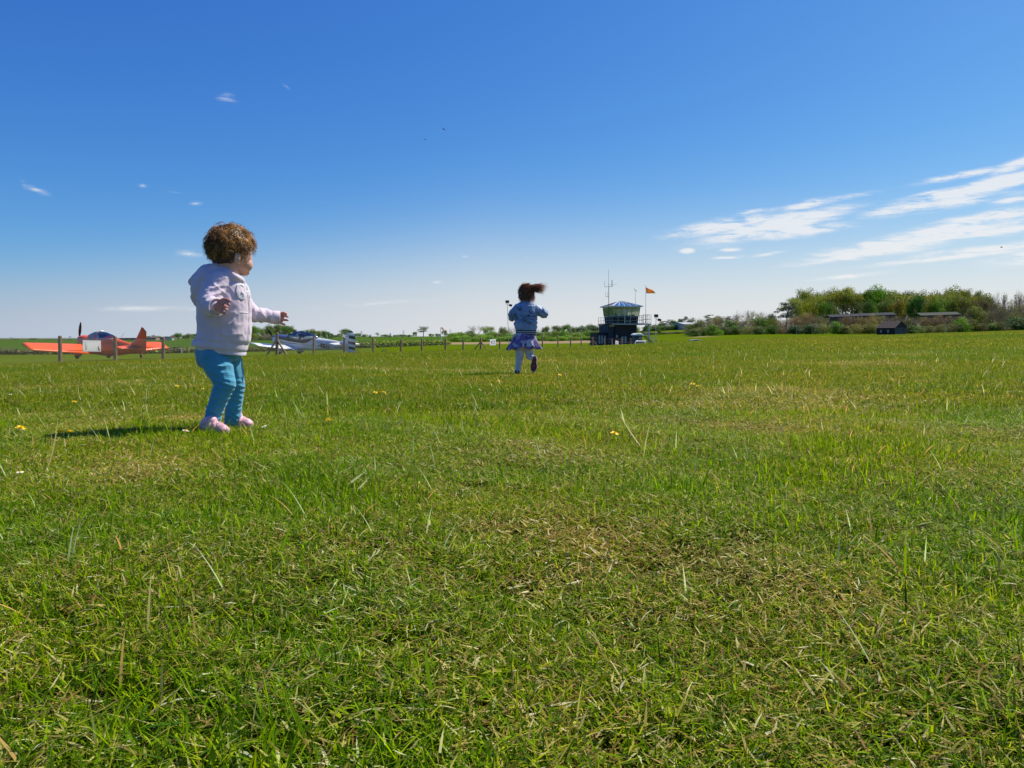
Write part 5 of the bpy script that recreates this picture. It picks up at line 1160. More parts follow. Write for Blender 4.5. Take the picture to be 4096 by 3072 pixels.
# portable toilet
pt = empty('portable_toilet', GP(2547, 121), R(20), label='dark blue portable toilet with white domed roof before the control tower', cat='portable toilet')
zt_ = P(2547, 1333, 121).z - pt.location.z; hb = zt_ - .32
MB().box((0, 0, hb / 2), (1.25, 1.25, hb)).build('cabin', mat('toilet_blue', (.012, .022, .06), rough=.45), pt, bevel=.05)
rr = [[Vector((x, math.cos(a) * .75 * k, hb - .02 + math.sin(a) * .34 * k)) for a in (math.pi * j / 10 for j in range(11))] for x, k in ((-.85, .9), (-.8, 1), (.8, 1), (.85, .9))]
mbx = MB(); mbx.loft([[Vector((v.y * 1.02, v.x * .90, v.z)) for v in r] for r in rr]); mbx.build('roof', M_whitep, pt, smooth=False)
dd_ = MB().box((.1, -.645, hb * .48), (.8, .04, hb * .86)).build('door', mat('toilet_door', (.02, .035, .085), rough=.4), pt); MB().tube([(.2, -.67, hb * .72), (.2, -.70, hb * .72)], .22, n=16).build('vent_ring', M_grey, dd_)

def car(px, d, label, paint, rz, roof=None, yroof=None):
    X = (px - 2048) / FPX * d; z = G(X, d)
    if yroof: z = P(px, yroof, d).z - 1.46
    r_ = empty('parked_car', (X, d, z), rz, label=label, cat='car')
    prof = [(-2.1, .35), (-2.12, .75), (-1.95, .92), (-1.2, .98), (-.75, 1.0), (1.25, .98), (1.95, .86), (2.12, .6), (2.1, .35)]
    MB().loft([[Vector((x, y, z_)) for x, z_ in prof] for y in (-.86, -.80, .80, .86)]).build('body', paint, r_, bevel=.05)
    cab = [(-1.7, .97), (-1.25, 1.38), (-.4, 1.45), (.6, 1.44), (1.35, 1.0)]
    MB().loft([[Vector((x, y * (1 if z_ < 1.1 else .84), z_)) for x, z_ in cab] for y in (-.78, .78)]).build('windows', M_lens, r_)
    MB().loft([[Vector((x, y, z_)) for x, z_ in ((-1.22, 1.40), (-.4, 1.47), (.6, 1.46), (.58, 1.42), (-.4, 1.43), (-1.2, 1.36))] for y in (-.66, .66)]).build('roof', roof or paint, r_)
    for y in (-.70, .70): MB().tube([(-1.70, y * 1.1, 1.0), (-1.22, y, 1.42), (-.4, y, 1.47), (.6, y, 1.46), (1.35, y * 1.1, 1.0)], .035, n=5).build('pillar', roof or paint, r_)
    for x in (-1.35, 1.3):
        for y in (-.8, .8):
            t_ = MB().tube([(x, y - .1, .32), (x, y + .1, .32)], .32, n=18).build('wheel', M_rubber, r_); MB().tube([(x, y - .11, .32), (x, y + .11, .32)], .19, n=12).build('rim', M_steel, t_)
    for y in (-.62, .62): MB().box((2.06, y, .68), (.08, .3, .14)).build('headlight', M_pale, r_); MB().box((-2.08, y, .78), (.08, .28, .16)).build('tail_light', M_red, r_)
    return r_
car(2565, 116, 'dark car with a white roof parked between the toilet and the fence', mat('car_black', (.01, .01, .012), rough=.2, coat=.8), R(72), roof=M_whitep, yroof=1363)
car(2787, 139, 'silver car whose roof shows over the grass rise right of the tower', mat('car_silver', (.70, .71, .72), rough=.3, metal=.1, coat=.5), R(6), yroof=1359)

# short stumps beyond the tower fence
for i, (px, yt, w_) in enumerate(((2645, 1361, 5), (2659, 1363, 3.2), (2670, 1365, 4.5))):
    d = 118; g_ = GP(px, d); t_ = P(px, yt, d); h_ = t_.z - g_.z
    mb = MB(); mb.tube([(0, 0, -.1), (0, 0, h_ * .5), (.03, 0, h_)], [w_ / FPX * d / 2, w_ / FPX * d / 2, w_ / FPX * d / 2 * .9], n=7)
    o = mb.build('wooden_stump', M_post, label=['thick wooden stump', 'thin wooden stump in the middle', 'leaning wooden stump at the right'][i] + ' of the three beyond the tower fence', cat='stump', group='stumps right of the tower'); o.location = g_
# ground frames on the strip
for i, (px, d) in enumerate(((1428, 62), (1537, 66))):
    g_ = GP(px, d); y_ = P(px, 1403, d).z
    r_ = empty('marker_frame', (g_.x, g_.y, g_.z), .2, label=['low metal marker frame right of the striped tail', 'low metal marker frame between the second pair of fence posts right of the tail'][i], cat='marker frame', group='low metal frames on the strip')
    for y in (-.12, .12): MB().tube([(-.24, y, 0), (-.14, y, .24), (.14, y, .24), (.24, y, 0)], .02, n=5).build('hoop', M_dark, r_)
    MB().box((0, 0, .10), (.44, .26, .06)).build('base', M_post, r_)
# windsock
ws = empty('windsock', GP(1766, 168), label='orange and white windsock hanging from a white pole above the field hedge', cat='windsock')
def wsl(px, y): v = P(px, y, 168) - ws.location; return Vector((v.x, 0, v.z))
MB().tube([(0, 0, 0), wsl(1762, 1310)], [.09, .05], n=8).build('pole', M_pale, ws); MB().bar(wsl(1762, 1310), wsl(1768, 1310), .06).build('arm', M_pale, ws)
M_ws = [_tr(mat('windsock_orange', (.85, .16, .03), rough=.8), .5, (.9, .2, .04)), _tr(mat('windsock_white', (.8, .78, .75), rough=.8), .5, (.85, .8, .75))]
a_, b_ = wsl(1767, 1311), wsl(1780, 1326)
for k in range(5): MB().tube([a_.lerp(b_, k / 5), a_.lerp(b_, (k + 1) / 5)], [.22 - .022 * k, .22 - .022 * (k + 1)], n=10).build('sock_band', M_ws[k % 2], ws)
# thin pole behind the white aircraft's tail and a marker post
for px, d, yt, lb in ((1310, 75, 1337, 'pale thin pole behind the white aircraft between canopy and tail'), (727, 66, 1392, 'short pale post in the hedge near the dark bush')):
    g_ = GP(px, d); h_ = P(px, yt, d).z - g_.z; o = MB().tube([(0, 0, 0), (0, 0, h_)], .035, n=6).build('thin_pole', M_pale, label=lb, cat='pole'); o.location = g_
# pylons on the horizon
for i, (px, yt) in enumerate(((50, 1349), (284, 1344), (1447, 1324), (1615, 1321), (1802, 1317))):
    d = 3500; g_ = GP(px, d); h_ = P(px, yt, d).z - g_.z
    mb = MB(); w0 = 4.5
    for sx in (-1, 1):
        for sy in (-1, 1): mb.bar((sx * w0, sy * w0, 0), (sx * .7, sy * .7, h_), .55)
    for f in (.62, .76, .9): mb.bar((-9 + f * 4, 0, h_ * f), (9 - f * 4, 0, h_ * f), .5)
    for f in (.15, .3, .45, .6): k = w0 * (1 - f); mb.bar((-k, -k, h_ * f), (k * .8, -k, h_ * (f + .14)), .35)
    o = mb.build('pylon', mat('pylon_grey%d' % i, (.34, .38, .42), rough=.8), label='faint lattice pylon on the horizon, %s from the left' % ORD[i], cat='pylon', group='pylons on the horizon'); o.location = g_

# ---- houses beyond the crop field
M_roof2 = mat('brown_tiles', (.13, .085, .07), rough=.9, noise=.3, nscale=2); M_bw = mat('pink_brick', (.42, .27, .20), rough=.9, noise=.2, nscale=3); M_render = mat('pale_render', (.62, .57, .50), rough=.9)
def house(px, d, wpx, yridge, yeave, label, wall, roofm, rz=0.0, dep=7.0, name='house', cat='house', wins=3):
    X = (px - 2048) / FPX * d; z = G(X, d); W = wpx / FPX * d; hr = P(px, yridge, d).z - z; he = P(px, yeave, d).z - z; he = max(he, 1.8); hr = max(hr, he + .6)
    r_ = empty(name, (X, d, z - .1), rz, label=label, cat=cat)
    MB().add([(-W / 2, -dep / 2, 0), (W / 2, -dep / 2, 0), (W / 2, dep / 2, 0), (-W / 2, dep / 2, 0), (-W / 2, -dep / 2, he), (W / 2, -dep / 2, he), (W / 2, dep / 2, he), (-W / 2, dep / 2, he), (-W / 2, 0, hr), (W / 2, 0, hr)],
             [(0, 1, 5, 4), (2, 3, 7, 6), (1, 2, 6, 9, 5), (3, 0, 4, 8, 7)]).build('wall', wall, r_)
    ov = .25
    for s in (-1, 1):
        m_ = MB(); sl = (hr - he) / (dep / 2)
        a = Vector((-W / 2 - ov, s * (dep / 2 + ov), he - sl * ov + .05)); b = Vector((W / 2 + ov, s * (dep / 2 + ov), he - sl * ov + .05)); c = Vector((W / 2 + ov, 0, hr + .05)); e = Vector((-W / 2 - ov, 0, hr + .05))
        m_.add([a, b, c, e], [(0, 1, 2, 3) if s < 0 else (3, 2, 1, 0)]); m_.build('roof', roofm, r_).modifiers.new('t', 'SOLIDIFY').thickness = .12
    for i in range(wins):
        x = -W / 2 + W * (i + .5) / wins; f_ = MB().box((x, -dep / 2 - .03, he * .55), (W / wins * .4, .06, he * .4)).build('window', M_whitep, r_); MB().box((x, -dep / 2 - .07, he * .55), (W / wins * .32, .03, he * .32)).build('pane', M_lens, f_)
    return r_
house(626, 470, 46, 1352, 1359, 'long low house with brown roof and pink brick gable beyond the crop field', M_bw, M_roof2, R(-14), 9)
house(667, 465, 16, 1352, 1357, 'small brown roofed house beside the dark conifers', M_bw, M_roof2, R(-50), 7, wins=1)
house(678, 460, 14, 1351, 1358, 'small house with a pale gable beyond the crop field', M_render, M_roof2, R(78), 6, wins=1)
house(530, 520, 70, 1356, 1361, 'long low dark roofed building behind the orange aircraft fuselage', M_roof2, M_slate, R(6), 8)
house(480, 520, 40, 1357, 1361, 'pale low shed between far trees behind the orange aircraft', M_render, M_slate, R(4), 8, name='shed', cat='shed')
house(2742, 440, 78, 1289, 1297, 'grey farm barn on the rise right of the tower', M_slate, M_slate, R(16), 16, name='barn', cat='barn', wins=0)
M_scrubwall = mat('weathered_brown_boards', (.095, .075, .055), rough=1, noise=.4, nscale=2)
M_batten = mat('batten_grey', (.09, .09, .10), rough=1, spec=0)
# long low roofs in front of the wood
def longroof(px0, px1, y0, y1, th_px, d, label, m, rz):
    a = P(px0, y0, d); b = P(px1, y1, d + 4); r_ = empty('farm_building', (a + b) / 2, label=label, cat='farm building'); c = (a + b) / 2; L = b - a; hh = th_px / FPX * d
    gz_ = G(c.x, c.y) - c.z
    m_ = MB(); m_.add([a - c - Vector((0, 3.2, hh)), b - c - Vector((0, 3.2, hh)), b - c, a - c], [(0, 1, 2, 3)]); m_.add([a - c, b - c, b - c + Vector((0, 3.2, -hh)), a - c + Vector((0, 3.2, -hh))], [(0, 1, 2, 3)])
    ro = m_.build('roof', m, r_); ro.modifiers.new('t', 'SOLIDIFY').thickness = .1
    for k in range(int(L.length // 1.6)):
        t = (k + .5) / int(L.length // 1.6); q = (a - c).lerp(b - c, t); MB().bar(q + Vector((0, -3.22, -hh + .05)), q + Vector((0, 0, .06)), .10, .06).build('roof_batten', M_batten, ro)
    w_ = MB(); w_.add([a - c + Vector((0, -3, -hh)), b - c + Vector((0, -3, -hh)), b - c + Vector((0, -3, 0)) * 1 + Vector((0, 0, gz_ - (b - c).z)), a - c + Vector((0, -3, 0)) + Vector((0, 0, gz_ - (a - c).z))], [(3, 2, 1, 0)]); w_.build('wall', M_scrubwall, r_)
longroof(3306, 3570, 1259, 1249, 10, 272, 'long low grey ribbed roof under the tall trees left of the hut', mat('grey_sheeting', (.085, .086, .090), rough=1, spec=0, noise=.3), 0)
longroof(3666, 3826, 1252, 1247, 11, 276, 'long pale roof among the brown bushes right of the hut', mat('pale_sheeting', (.12, .13, .105), rough=1, spec=0, noise=.3), 0)
# black hut
hd = 205.0; hut = empty('hut', GP(3562, hd), label='small black boarded hut with dark tiled roof and two blocked windows at the field edge', cat='hut')
kx = hd / FPX; W = 5.3; D_ = 5.4; base = hut.location.z; he = P(3562, 1311, hd).z - base; hr = P(3562, 1286, hd).z - base
hut.rotation_euler = (0, 0, R(9.5)); M_hut = mat('hut_boards', (.020, .018, .018), rough=.85, noise=.4, nscale=2); M_hutroof = mat('hut_tiles', (.050, .036, .034), rough=.9, noise=.4, nscale=3); M_hutgrey = mat('hut_grey_boards', (.055, .062, .075), rough=.8, noise=.3, nscale=2)
# facing the camera: long side; its gable end turned towards the right
rot_ = R(-59); hut.rotation_euler = (0, 0, rot_)
MB().add([(-W / 2, -D_ / 2, -.3), (W / 2, -D_ / 2, -.3), (W / 2, D_ / 2, -.3), (-W / 2, D_ / 2, -.3), (-W / 2, -D_ / 2, he), (W / 2, -D_ / 2, he), (W / 2, D_ / 2, he), (-W / 2, D_ / 2, he), (-W / 2, 0, hr), (W / 2, 0, hr)], [(0, 1, 5, 4), (2, 3, 7, 6), (1, 2, 6, 9, 5), (3, 0, 4, 8, 7)]).build('wall', M_hut, hut)
hb_ = MB(); n_ = 11
for i in range(n_): hb_.box((0, -D_ / 2 - .02, (i + .5) * he / n_), (W, .03, he / n_ - .03))
hb_.build('weatherboards', M_hut, hut)['kind'] = 'stuff'
hb_ = MB()
for i in range(n_): hb_.box((W / 2 + .02, 0, (i + .5) * he / n_), (.03, D_, he / n_ - .03))
hb_.build('gable_boards', M_hutgrey, hut)['kind'] = 'stuff'
for s in (-1, 1):
    sl = (hr - he) / (D_ / 2); ov = .22; rows_ = 7; rf_ = MB()
    for i in range(rows_):
        t0, t1 = i / rows_, (i + 1.15) / rows_; f = lambda t: (s * (D_ / 2 + ov) * (1 - t), (he - sl * ov) * (1 - t) + hr * t)
        (ya, za), (yb, zb) = f(t0), f(min(t1, 1.0)); rf_.add([(-W / 2 - .15, ya, za + .09), (W / 2 + .15, ya, za + .09), (W / 2 + .15, yb, zb + .03), (-W / 2 - .15, yb, zb + .03)], [(0, 1, 2, 3)])
    rf_.build('roof', M_hutroof, hut).modifiers.new('t', 'SOLIDIFY').thickness = .04
for x in (-1.35, .75):
    f_ = MB().box((x, -D_ / 2 - .06, he * .48), (.52, .06, .78)).build('window', M_grey, hut); MB().bar((x, -D_ / 2 - .1, he * .48 - .36), (x, -D_ / 2 - .1, he * .48 + .36), .04).build('glazing_bar', M_dark, f_)

# people at work in the cab
M_clothdark = mat('dark_clothing', (.02, .022, .028), rough=.9); M_skin2 = mat('skin_far', (.42, .25, .18), rough=.6)

# ================================================================== people
from mathutils import noise as mnoise
def skinmat(name, col):
    m = mat(name, col, rough=.5, noise=.06, nscale=30); b = m.node_tree.nodes['Principled BSDF']
    b.inputs['Subsurface Weight'].default_value = .25; b.inputs['Subsurface Radius'].default_value = (.010, .004, .002); b.inputs['Subsurface Scale'].default_value = .6; return m
def cloth(name, col, bump=.35, bscale=350, rough=.9, noise=.08, nscale=14, sheen=.3):
    m = mat(name, col, rough=rough, noise=noise, nscale=nscale, bump=bump, bscale=bscale); m.node_tree.nodes['Principled BSDF'].inputs['Sheen Weight'].default_value = sheen; return m
M_skin = skinmat('child_skin', (.66, .36, .26))
M_hand = skinmat('hand_skin', (.66, .27, .19))
M_lilac = cloth('lilac_fleece', (.62, .52, .60)); M_lilac2 = cloth('lilac_lining', (.62, .56, .68)); M_lilacrib = cloth('lilac_rib', (.64, .54, .62), bscale=500)
M_applique = cloth('grey_applique', (.60, .62, .66), bscale=500)
M_leggings = cloth('blue_leggings', (.050, .28, .42), noise=.10, bscale=420)
M_pinkshoe = cloth('sparkly_pink', (.68, .36, .40), bump=.8, bscale=700, rough=.45, noise=.3, nscale=260)
M_strap = cloth('pink_strap', (.74, .42, .46), rough=.5); M_sole = mat('shoe_sole', (.62, .56, .56), rough=.7)
M_stitch = mat('stitching', (.80, .74, .82), rough=.8)

def fuse(shapes, voxel, smooth=3, name='m'):
    """shapes: ('c', p0, r0, p1, r1) tapered limb, ('e', centre, (rx, ry, rz), rotation) ellipsoid, ('m', MB) -> one continuous surface"""
    mb = MB()
    for s in shapes:
        if s[0] == 'c':
            _, p0, r0, p1, r1 = s; p0 = Vector(p0); p1 = Vector(p1); ax = p1 - p0; L = max(ax.length, 1e-5); z = ax / L
            x = z.cross(Vector((0, 0, 1)) if abs(z.z) < .9 else Vector((1, 0, 0))).normalized(); y = z.cross(x); rings = []; n = 14
            prof = [(-r0 * math.cos(a), r0 * math.sin(a)) for a in (math.pi / 2 * k / 5 for k in range(6))] + [(L + r1 * math.sin(a), r1 * math.cos(a)) for a in (math.pi / 2 * k / 5 for k in range(6))]
            for t, r in prof:
                r = max(r, 1e-4); rings.append([p0 + z * t + (x * math.cos(a) + y * math.sin(a)) * r for a in (2 * math.pi * j / n for j in range(n))])
            mb.loft(rings)
        elif s[0] == 'e':
            M_ = s[3] if len(s) > 3 else Matrix.Identity(3); k = MB(); k.ball((0, 0, 0), s[2], 16, 10); mb.add([M_ @ Vector(v) + Vector(s[1]) for v in k.v], k.f)
        else: mb.add(s[1].v, s[1].f)
    me = mb.mesh(name, []); me.materials.clear()
    bm = bmesh.new(); bm.from_mesh(me); bmesh.ops.recalc_face_normals(bm, faces=bm.faces); bm.to_mesh(me); bm.free()
    o = bpy.data.objects.new('tmp', me); COL.objects.link(o)
    r = o.modifiers.new('r', 'REMESH'); r.mode = 'VOXEL'; r.voxel_size = voxel; r.use_smooth_shade = True
    if smooth: sm = o.modifiers.new('s', 'SMOOTH'); sm.factor = .5; sm.iterations = smooth
    out = bpy.data.meshes.new_from_object(o.evaluated_get(bpy.context.evaluated_depsgraph_get())); bpy.data.objects.remove(o); out.name = name
    out.polygons.foreach_set('use_smooth', [True] * len(out.polygons)); return out
def displace(me, fn):
    n = len(me.vertices); co = np.empty(n * 3); me.vertices.foreach_get('co', co); co = co.reshape(-1, 3); nr = np.empty(n * 3); me.vertices.foreach_get('normal', nr); nr = nr.reshape(-1, 3)
    d = fn(co); co = co + nr * d[:, None]; me.vertices.foreach_set('co', co.ravel()); me.update()
def ridge(x, sharp=2.0): return 1 - np.abs(np.sin(x)) ** (1 / sharp) * 2 * .5
def vn(co, s, off=0.0, sc=(1, 1, 1)):
    return np.array([mnoise.noise(Vector((c[0] * s * sc[0] + off, c[1] * s * sc[1], c[2] * s * sc[2]))) for c in co])
def obj_of(me, name, m, parent): me.materials.clear(); me.materials.append(m); return link(name, me, parent)
class Surf:
    def __init__(s, me):
        me.calc_loop_triangles(); s.b = BVHTree.FromPolygons([tuple(v.co) for v in me.vertices], [tuple(p.vertices) for p in me.polygons])
    def hit(s, px, py, off=.001):
        d = ray(px, py).normalized(); r = s.b.ray_cast(CAM, d)
        return None if r[0] is None else r[0] + r[1] * off
    def near(s, p, off=.001):
        r = s.b.find_nearest(Vector(p)); return r[0] + (Vector(p) - r[0]).normalized() * off if (Vector(p) - r[0]).dot(r[1]) > 0 else r[0] + r[1] * off
def seam(surf, pts, rad, name, m, parent, n=5, step=3, off=.0006):
    out = []
    for (a, b) in zip(pts[:-1], pts[1:]):
        k = max(1, int(math.dist(a, b) / step))
        for i in range(k): t = i / k; h_ = surf.hit(a[0] + (b[0] - a[0]) * t, a[1] + (b[1] - a[1]) * t, off); h_ and out.append(h_)
    h_ = surf.hit(*pts[-1], off); h_ and out.append(h_)
    return MB().tube(out, rad, n=n).build(name, m, parent, smooth=True) if len(out) > 1 else None
def strands(name, roots, m, parent, seed, cols, rad=.0010, nseg=7, stiff=.28):
    """roots: list of (point, normal, flow, length, curl radius, curl turns)"""
    rng = np.random.default_rng(seed); V = []; F = []; C = []
    for rt_ in roots:
        p, nr, fl, L, cr_, turns = rt_[:6]
        p = np.array(p); nr = np.array(nr); fl = np.array(fl); c = np.array(cols[rt_[7] if len(rt_) > 7 else rng.integers(len(cols))]) * rng.uniform(.7, 1.3); q = p.copy(); d = nr * stiff + fl * .8; ph = rt_[6] if len(rt_) > 6 else rng.uniform(0, 6.28)
        d /= np.linalg.norm(d); side = np.cross(d, nr + (rng.normal(0, .3, 3) if len(rt_) < 7 else 0)); side /= np.linalg.norm(side) + 1e-9; up = np.cross(side, d); n0 = len(V); w = rad * rng.uniform(.6, 1.3)
        for k in range(nseg + 1):
            t = k / nseg; a = ph + turns * 6.283 * t; off = (side * math.cos(a) + up * math.sin(a)) * cr_ * min(1, t * 2.5) - (side * math.cos(ph) + up * math.sin(ph)) * cr_ * 0
            ww = w * (1 - t * .75); ctr = q + off
            for j in range(3):
                b = 2.094 * j; V.append(ctr + (side * math.cos(b) + up * math.sin(b)) * ww); C.append(c * (1 + .5 * t))
            d = d * .80 + fl * .16 + np.array([0, 0, -.10]) * t; d /= np.linalg.norm(d); q = q + d * L / nseg
        for k in range(nseg):
            for j in range(3): F.append((n0 + 3 * k + j, n0 + 3 * k + (j + 1) % 3, n0 + 3 * k + 3 + (j + 1) % 3, n0 + 3 * k + 3 + j))
    me = bpy.data.meshes.new(name); me.from_pydata([tuple(v) for v in V], [], F); a = me.color_attributes.new('Col', 'FLOAT_COLOR', 'POINT'); a.data.foreach_set('color', np.c_[np.array(C), np.ones(len(C))].astype(np.float32).ravel())
    me.materials.append(m); me.polygons.foreach_set('use_smooth', [True] * len(me.polygons)); return link(name, me, parent)
M_hair = leafmat('hair', trl=.30, rough=.34, spec=.55, gain=1.6, tint=False)

# ------------------------------------------------------------------ the toddler
TY = 2.97
def T(x, y, dy=0.0): return P(x, y, TY + dy)
KK = FPX / TY
def mm(px): return px / KK
hands = []
# near (right) hand
pal = T(880, 1226, -.185)
hands += [('e', pal, (.0175, .013, .021), Matrix.Rotation(R(-8), 3, 'Y')), ('c', T(862, 1230, -.165), .017, T(876, 1226, -.18), .017)]
def finger(pts, r, Y0, taper=.82):
    q = [T(x, y, dy + Y0) for x, y, dy in pts]; n = len(q) - 1
    return [('c', q[i], r * (1 - (1 - taper) * i / n), q[i + 1], r * (1 - (1 - taper) * (i + 1) / n)) for i in range(n)]
hands += finger([(876, 1206, 0), (892, 1197, -.008), (908, 1197, -.014), (920, 1203, -.016)], .0060, -.185)
hands += finger([(882, 1212, .002), (900, 1211, -.012), (912, 1214, -.018), (917, 1219, -.014)], .0060, -.187)
hands += finger([(886, 1224, .006), (900, 1226, -.006), (908, 1228, -.006)], .0058, -.185)
hands += finger([(886, 1233, .004), (900, 1236, -.008), (910, 1241, -.010)], .0054, -.187)
hands += finger([(876, 1240, -.004), (886, 1248, -.012), (900, 1255, -.014)], .0068, -.185)
# far (left) hand
hands += [('e', T(1124, 1270, .155), (.013, .012, .022)), ('c', T(1105, 1270, .15), .016, T(1118, 1270, .155), .016)]
hands += finger([(1122, 1254, 0), (1135, 1250, 0), (1145, 1255, -.003)], .0055, .15)
hands += finger([(1124, 1264, 0), (1140, 1264, -.004), (1151, 1267, -.006)], .0057, .155)
hands += finger([(1124, 1278, 0), (1140, 1280, -.002), (1151, 1281, -.004)], .0056, .152)
hands += finger([(1120, 1290, 0), (1131, 1296, -.004), (1138, 1298, -.004)], .0056, .145)
hands += finger([(1122, 1256, .012), (1134, 1257, .018), (1142, 1262, .018)], .0050, .16)
HC = T(922, 985)             # middle of the skull
fd = Vector((math.cos(R(56)), math.sin(R(56)), 0))   # where the face points
rt = Vector((fd.y, -fd.x, 0))                         # the child's right
Mh = Matrix((fd, -rt, Vector((0, 0, 1)))).transposed()
def hp(f_, r_, u_): return HC + fd * f_ + rt * r_ + Vector((0, 0, u_))
body = [('e', HC, (.082, .070, .074), Mh), ('e', hp(.030, 0, -.045), (.056, .058, .062), Mh), ('e', hp(.046, .030, -.070), (.030, .026, .030), Mh), ('e', hp(.046, -.030, -.070), (.030, .026, .030), Mh),
        ('e', hp(.062, 0, -.098), (.020, .022, .016), Mh), ('e', hp(.040, 0, -.082), (.042, .042, .030), Mh), ('e', hp(.090, 0, -.048), (.010, .009, .010), Mh), ('c', hp(.080, 0, -.018), .009, hp(.092, 0, -.046), .008), ('e', hp(.050, 0, .015), (.040, .055, .040), Mh),
        ('e', hp(.082, 0, -.076), (.009, .015, .008), Mh),
        ('c', hp(-.012, 0, -.06), .043, T(915, 1120), .046), ('c', T(905, 1135), .050, T(895, 1230), .066), ('c', T(895, 1230), .068, T(885, 1350), .064), ('e', T(876, 1400), (.064, .062, .050)),
        ('c', T(885, 1135, -.05), .028, T(842, 1208, -.11), .024), ('c', T(842, 1208, -.11), .024, T(864, 1230, -.165), .016), ('c', T(925, 1140, .05), .028, T(1004, 1257, .10), .020), ('c', T(1004, 1257, .10), .020, T(1108, 1270, .15), .015),
        ('c', T(862, 1420, -.045), .042, T(900, 1535, -.07), .027), ('c', T(900, 1535, -.07), .027, T(853, 1690, -.07), .019), ('c', T(908, 1425, .045), .040, T(943, 1540, .06), .025), ('c', T(943, 1540, .06), .025, T(932, 1695, .07), .019)]
# ears
for s in (1, -1):
    e0 = hp(-.020, s * .0715, -.052); body += [('e', e0, (.014, .007, .021), Mh @ Matrix.Rotation(R(8), 3, 'Y')), ('c', e0 + Vector((0, 0, .016)) - fd * .004, .0048, e0 + Vector((0, 0, .016)) + fd * .010, .0045), ('c', e0 + Vector((0, 0, .016)) - fd * .006, .0045, e0 - Vector((0, 0, .014)) - fd * .010, .005), ('e', e0 - Vector((0, 0, .020)) + fd * .001, (.006, .0055, .007), Mh)]
bme = fuse(body + hands, .0024, 2, 'person')
bme.materials.append(M_skin); bme.materials.append(M_hand)
cc = np.empty(len(bme.polygons) * 3); bme.polygons.foreach_get('center', cc); cc = cc.reshape(-1, 3)
ph_ = [np.array(T(880, 1226, -.185)), np.array(T(1130, 1272, .155))]
hm = (np.min([np.linalg.norm(cc - p, axis=1) for p in ph_], 0) < .06).astype(np.int32); bme.polygons.foreach_set('material_index', hm)
tod = link('person', bme, label='curly-haired toddler in lilac hoodie and blue leggings standing with arms held out', cat='person')
for s in (1, -1):
    e_ = MB().ball(hp(.070, s * .024, -.024), (.0085, .0085, .007), 10, 8).build('eye', mat('eye_white', (.75, .73, .70), rough=.2), tod, smooth=True); MB().ball(hp(.0755, s * .025, -.024), (.004, .004, .004), 8, 6).build('iris', mat('eye_dark', (.03, .05, .08), rough=.1), e_, smooth=True)
MB().ball(hp(.088, 0, -.077), (.005, .013, .005), 10, 6).build('mouth', mat('lips', (.50, .16, .13), rough=.4), tod, smooth=True)

# hoodie: torso rings lofted, sleeves, hood, all one garment
def ring(cx, cy, hw_px, dep, slant=0, n=28, dy=0, sq=.85):
    out = []
    for j in range(n):
        a = 2 * math.pi * j / n; c, s = math.cos(a), math.sin(a); ux = math.copysign(abs(c) ** sq, c); uy = math.copysign(abs(s) ** sq, s)
        out.append(T(cx + ux * hw_px, cy + slant * ux, dy) + Vector((0, uy * dep, 0)))
    return out
tor = MB(); tor.loft([ring(915, 1092, 40, .045, 14), ring(908, 1112, 66, .075, 10), ring(903, 1140, 84, .092, 6), ring(899, 1180, 98, .098, 2), ring(897, 1225, 102, .098), ring(897, 1275, 102, .098, 2), ring(899, 1325, 101, .100, 4), ring(893, 1358, 101, .100, 8), ring(885, 1374, 98, .097, 11)][::-1])
hood = [('c', T(868, 1082, -.03), .030, T(830, 1098, 0), .042), ('c', T(868, 1082, .05), .030, T(830, 1098, 0), .042), ('c', T(830, 1100, .01), .045, T(795, 1122, .0), .032), ('c', T(798, 1122, 0), .032, T(772, 1127, 0), .019), ('c', T(825, 1130, 0), .05, T(812, 1160, 0), .034), ('c', T(812, 1165, .02), .034, T(783, 1186, .01), .020), ('c', T(783, 1186, .01), .021, T(793, 1214, .01), .017), ('c', T(850, 1115, -.02), .055, T(815, 1160, -.01), .05)]
col_pts = [(868, 1076, 0), (890, 1078, -.045), (915, 1090, -.062), (943, 1108, -.058), (962, 1118, -.030), (966, 1121, .0), (955, 1112, .04), (930, 1092, .062), (895, 1076, .05), (868, 1076, 0)]
for a, b in zip(col_pts[:-1], col_pts[1:]): hood.append(('c', T(*a), .0135, T(*b), .0135))
sl = [('c', T(880, 1128, -.060), .050, T(850, 1175, -.095), .046), ('c', T(850, 1175, -.095), .046, T(836, 1212, -.118), .043), ('c', T(836, 1212, -.118), .0425, T(850, 1228, -.142), .039), ('c', T(850, 1228, -.142), .038, T(857, 1231, -.156), .034)]
sl += [('c', T(925, 1135, .06), .050, T(985, 1235, .095), .038), ('c', T(985, 1235, .095), .037, T(1020, 1259, .105), .034), ('c', T(1020, 1259, .105), .034, T(1058, 1263, .125), .031), ('c', T(1062, 1262, .128), .0315, T(1082, 1268, .138), .027)]
hme = fuse([('m', tor)] + hood + sl, .0036, 5, 'hoodie')
elbow = np.array(T(845, 1195, -.15)); arm_far = np.array(T(1060, 1262, .12)); armpit = np.array(T(890, 1170, -.14))
def folds(co, p, rad, amp, direc, freq, warp=1.6, seed=0.0):
    """creases round a bend: sharp ridges across direc, broken up by noise"""
    r = np.linalg.norm(co - p, axis=1) / rad; w = np.exp(-r ** 2); u = (co - p) @ np.array(direc) * freq + warp * vn(co, 16, seed) + .6 * vn(co, 45, seed + 3)
    return w * amp * (1 - 1.7 * np.abs(np.sin(u)) ** .7) * (.55 + .9 * np.clip(vn(co, 24, seed + 8) + .35, 0, 1))
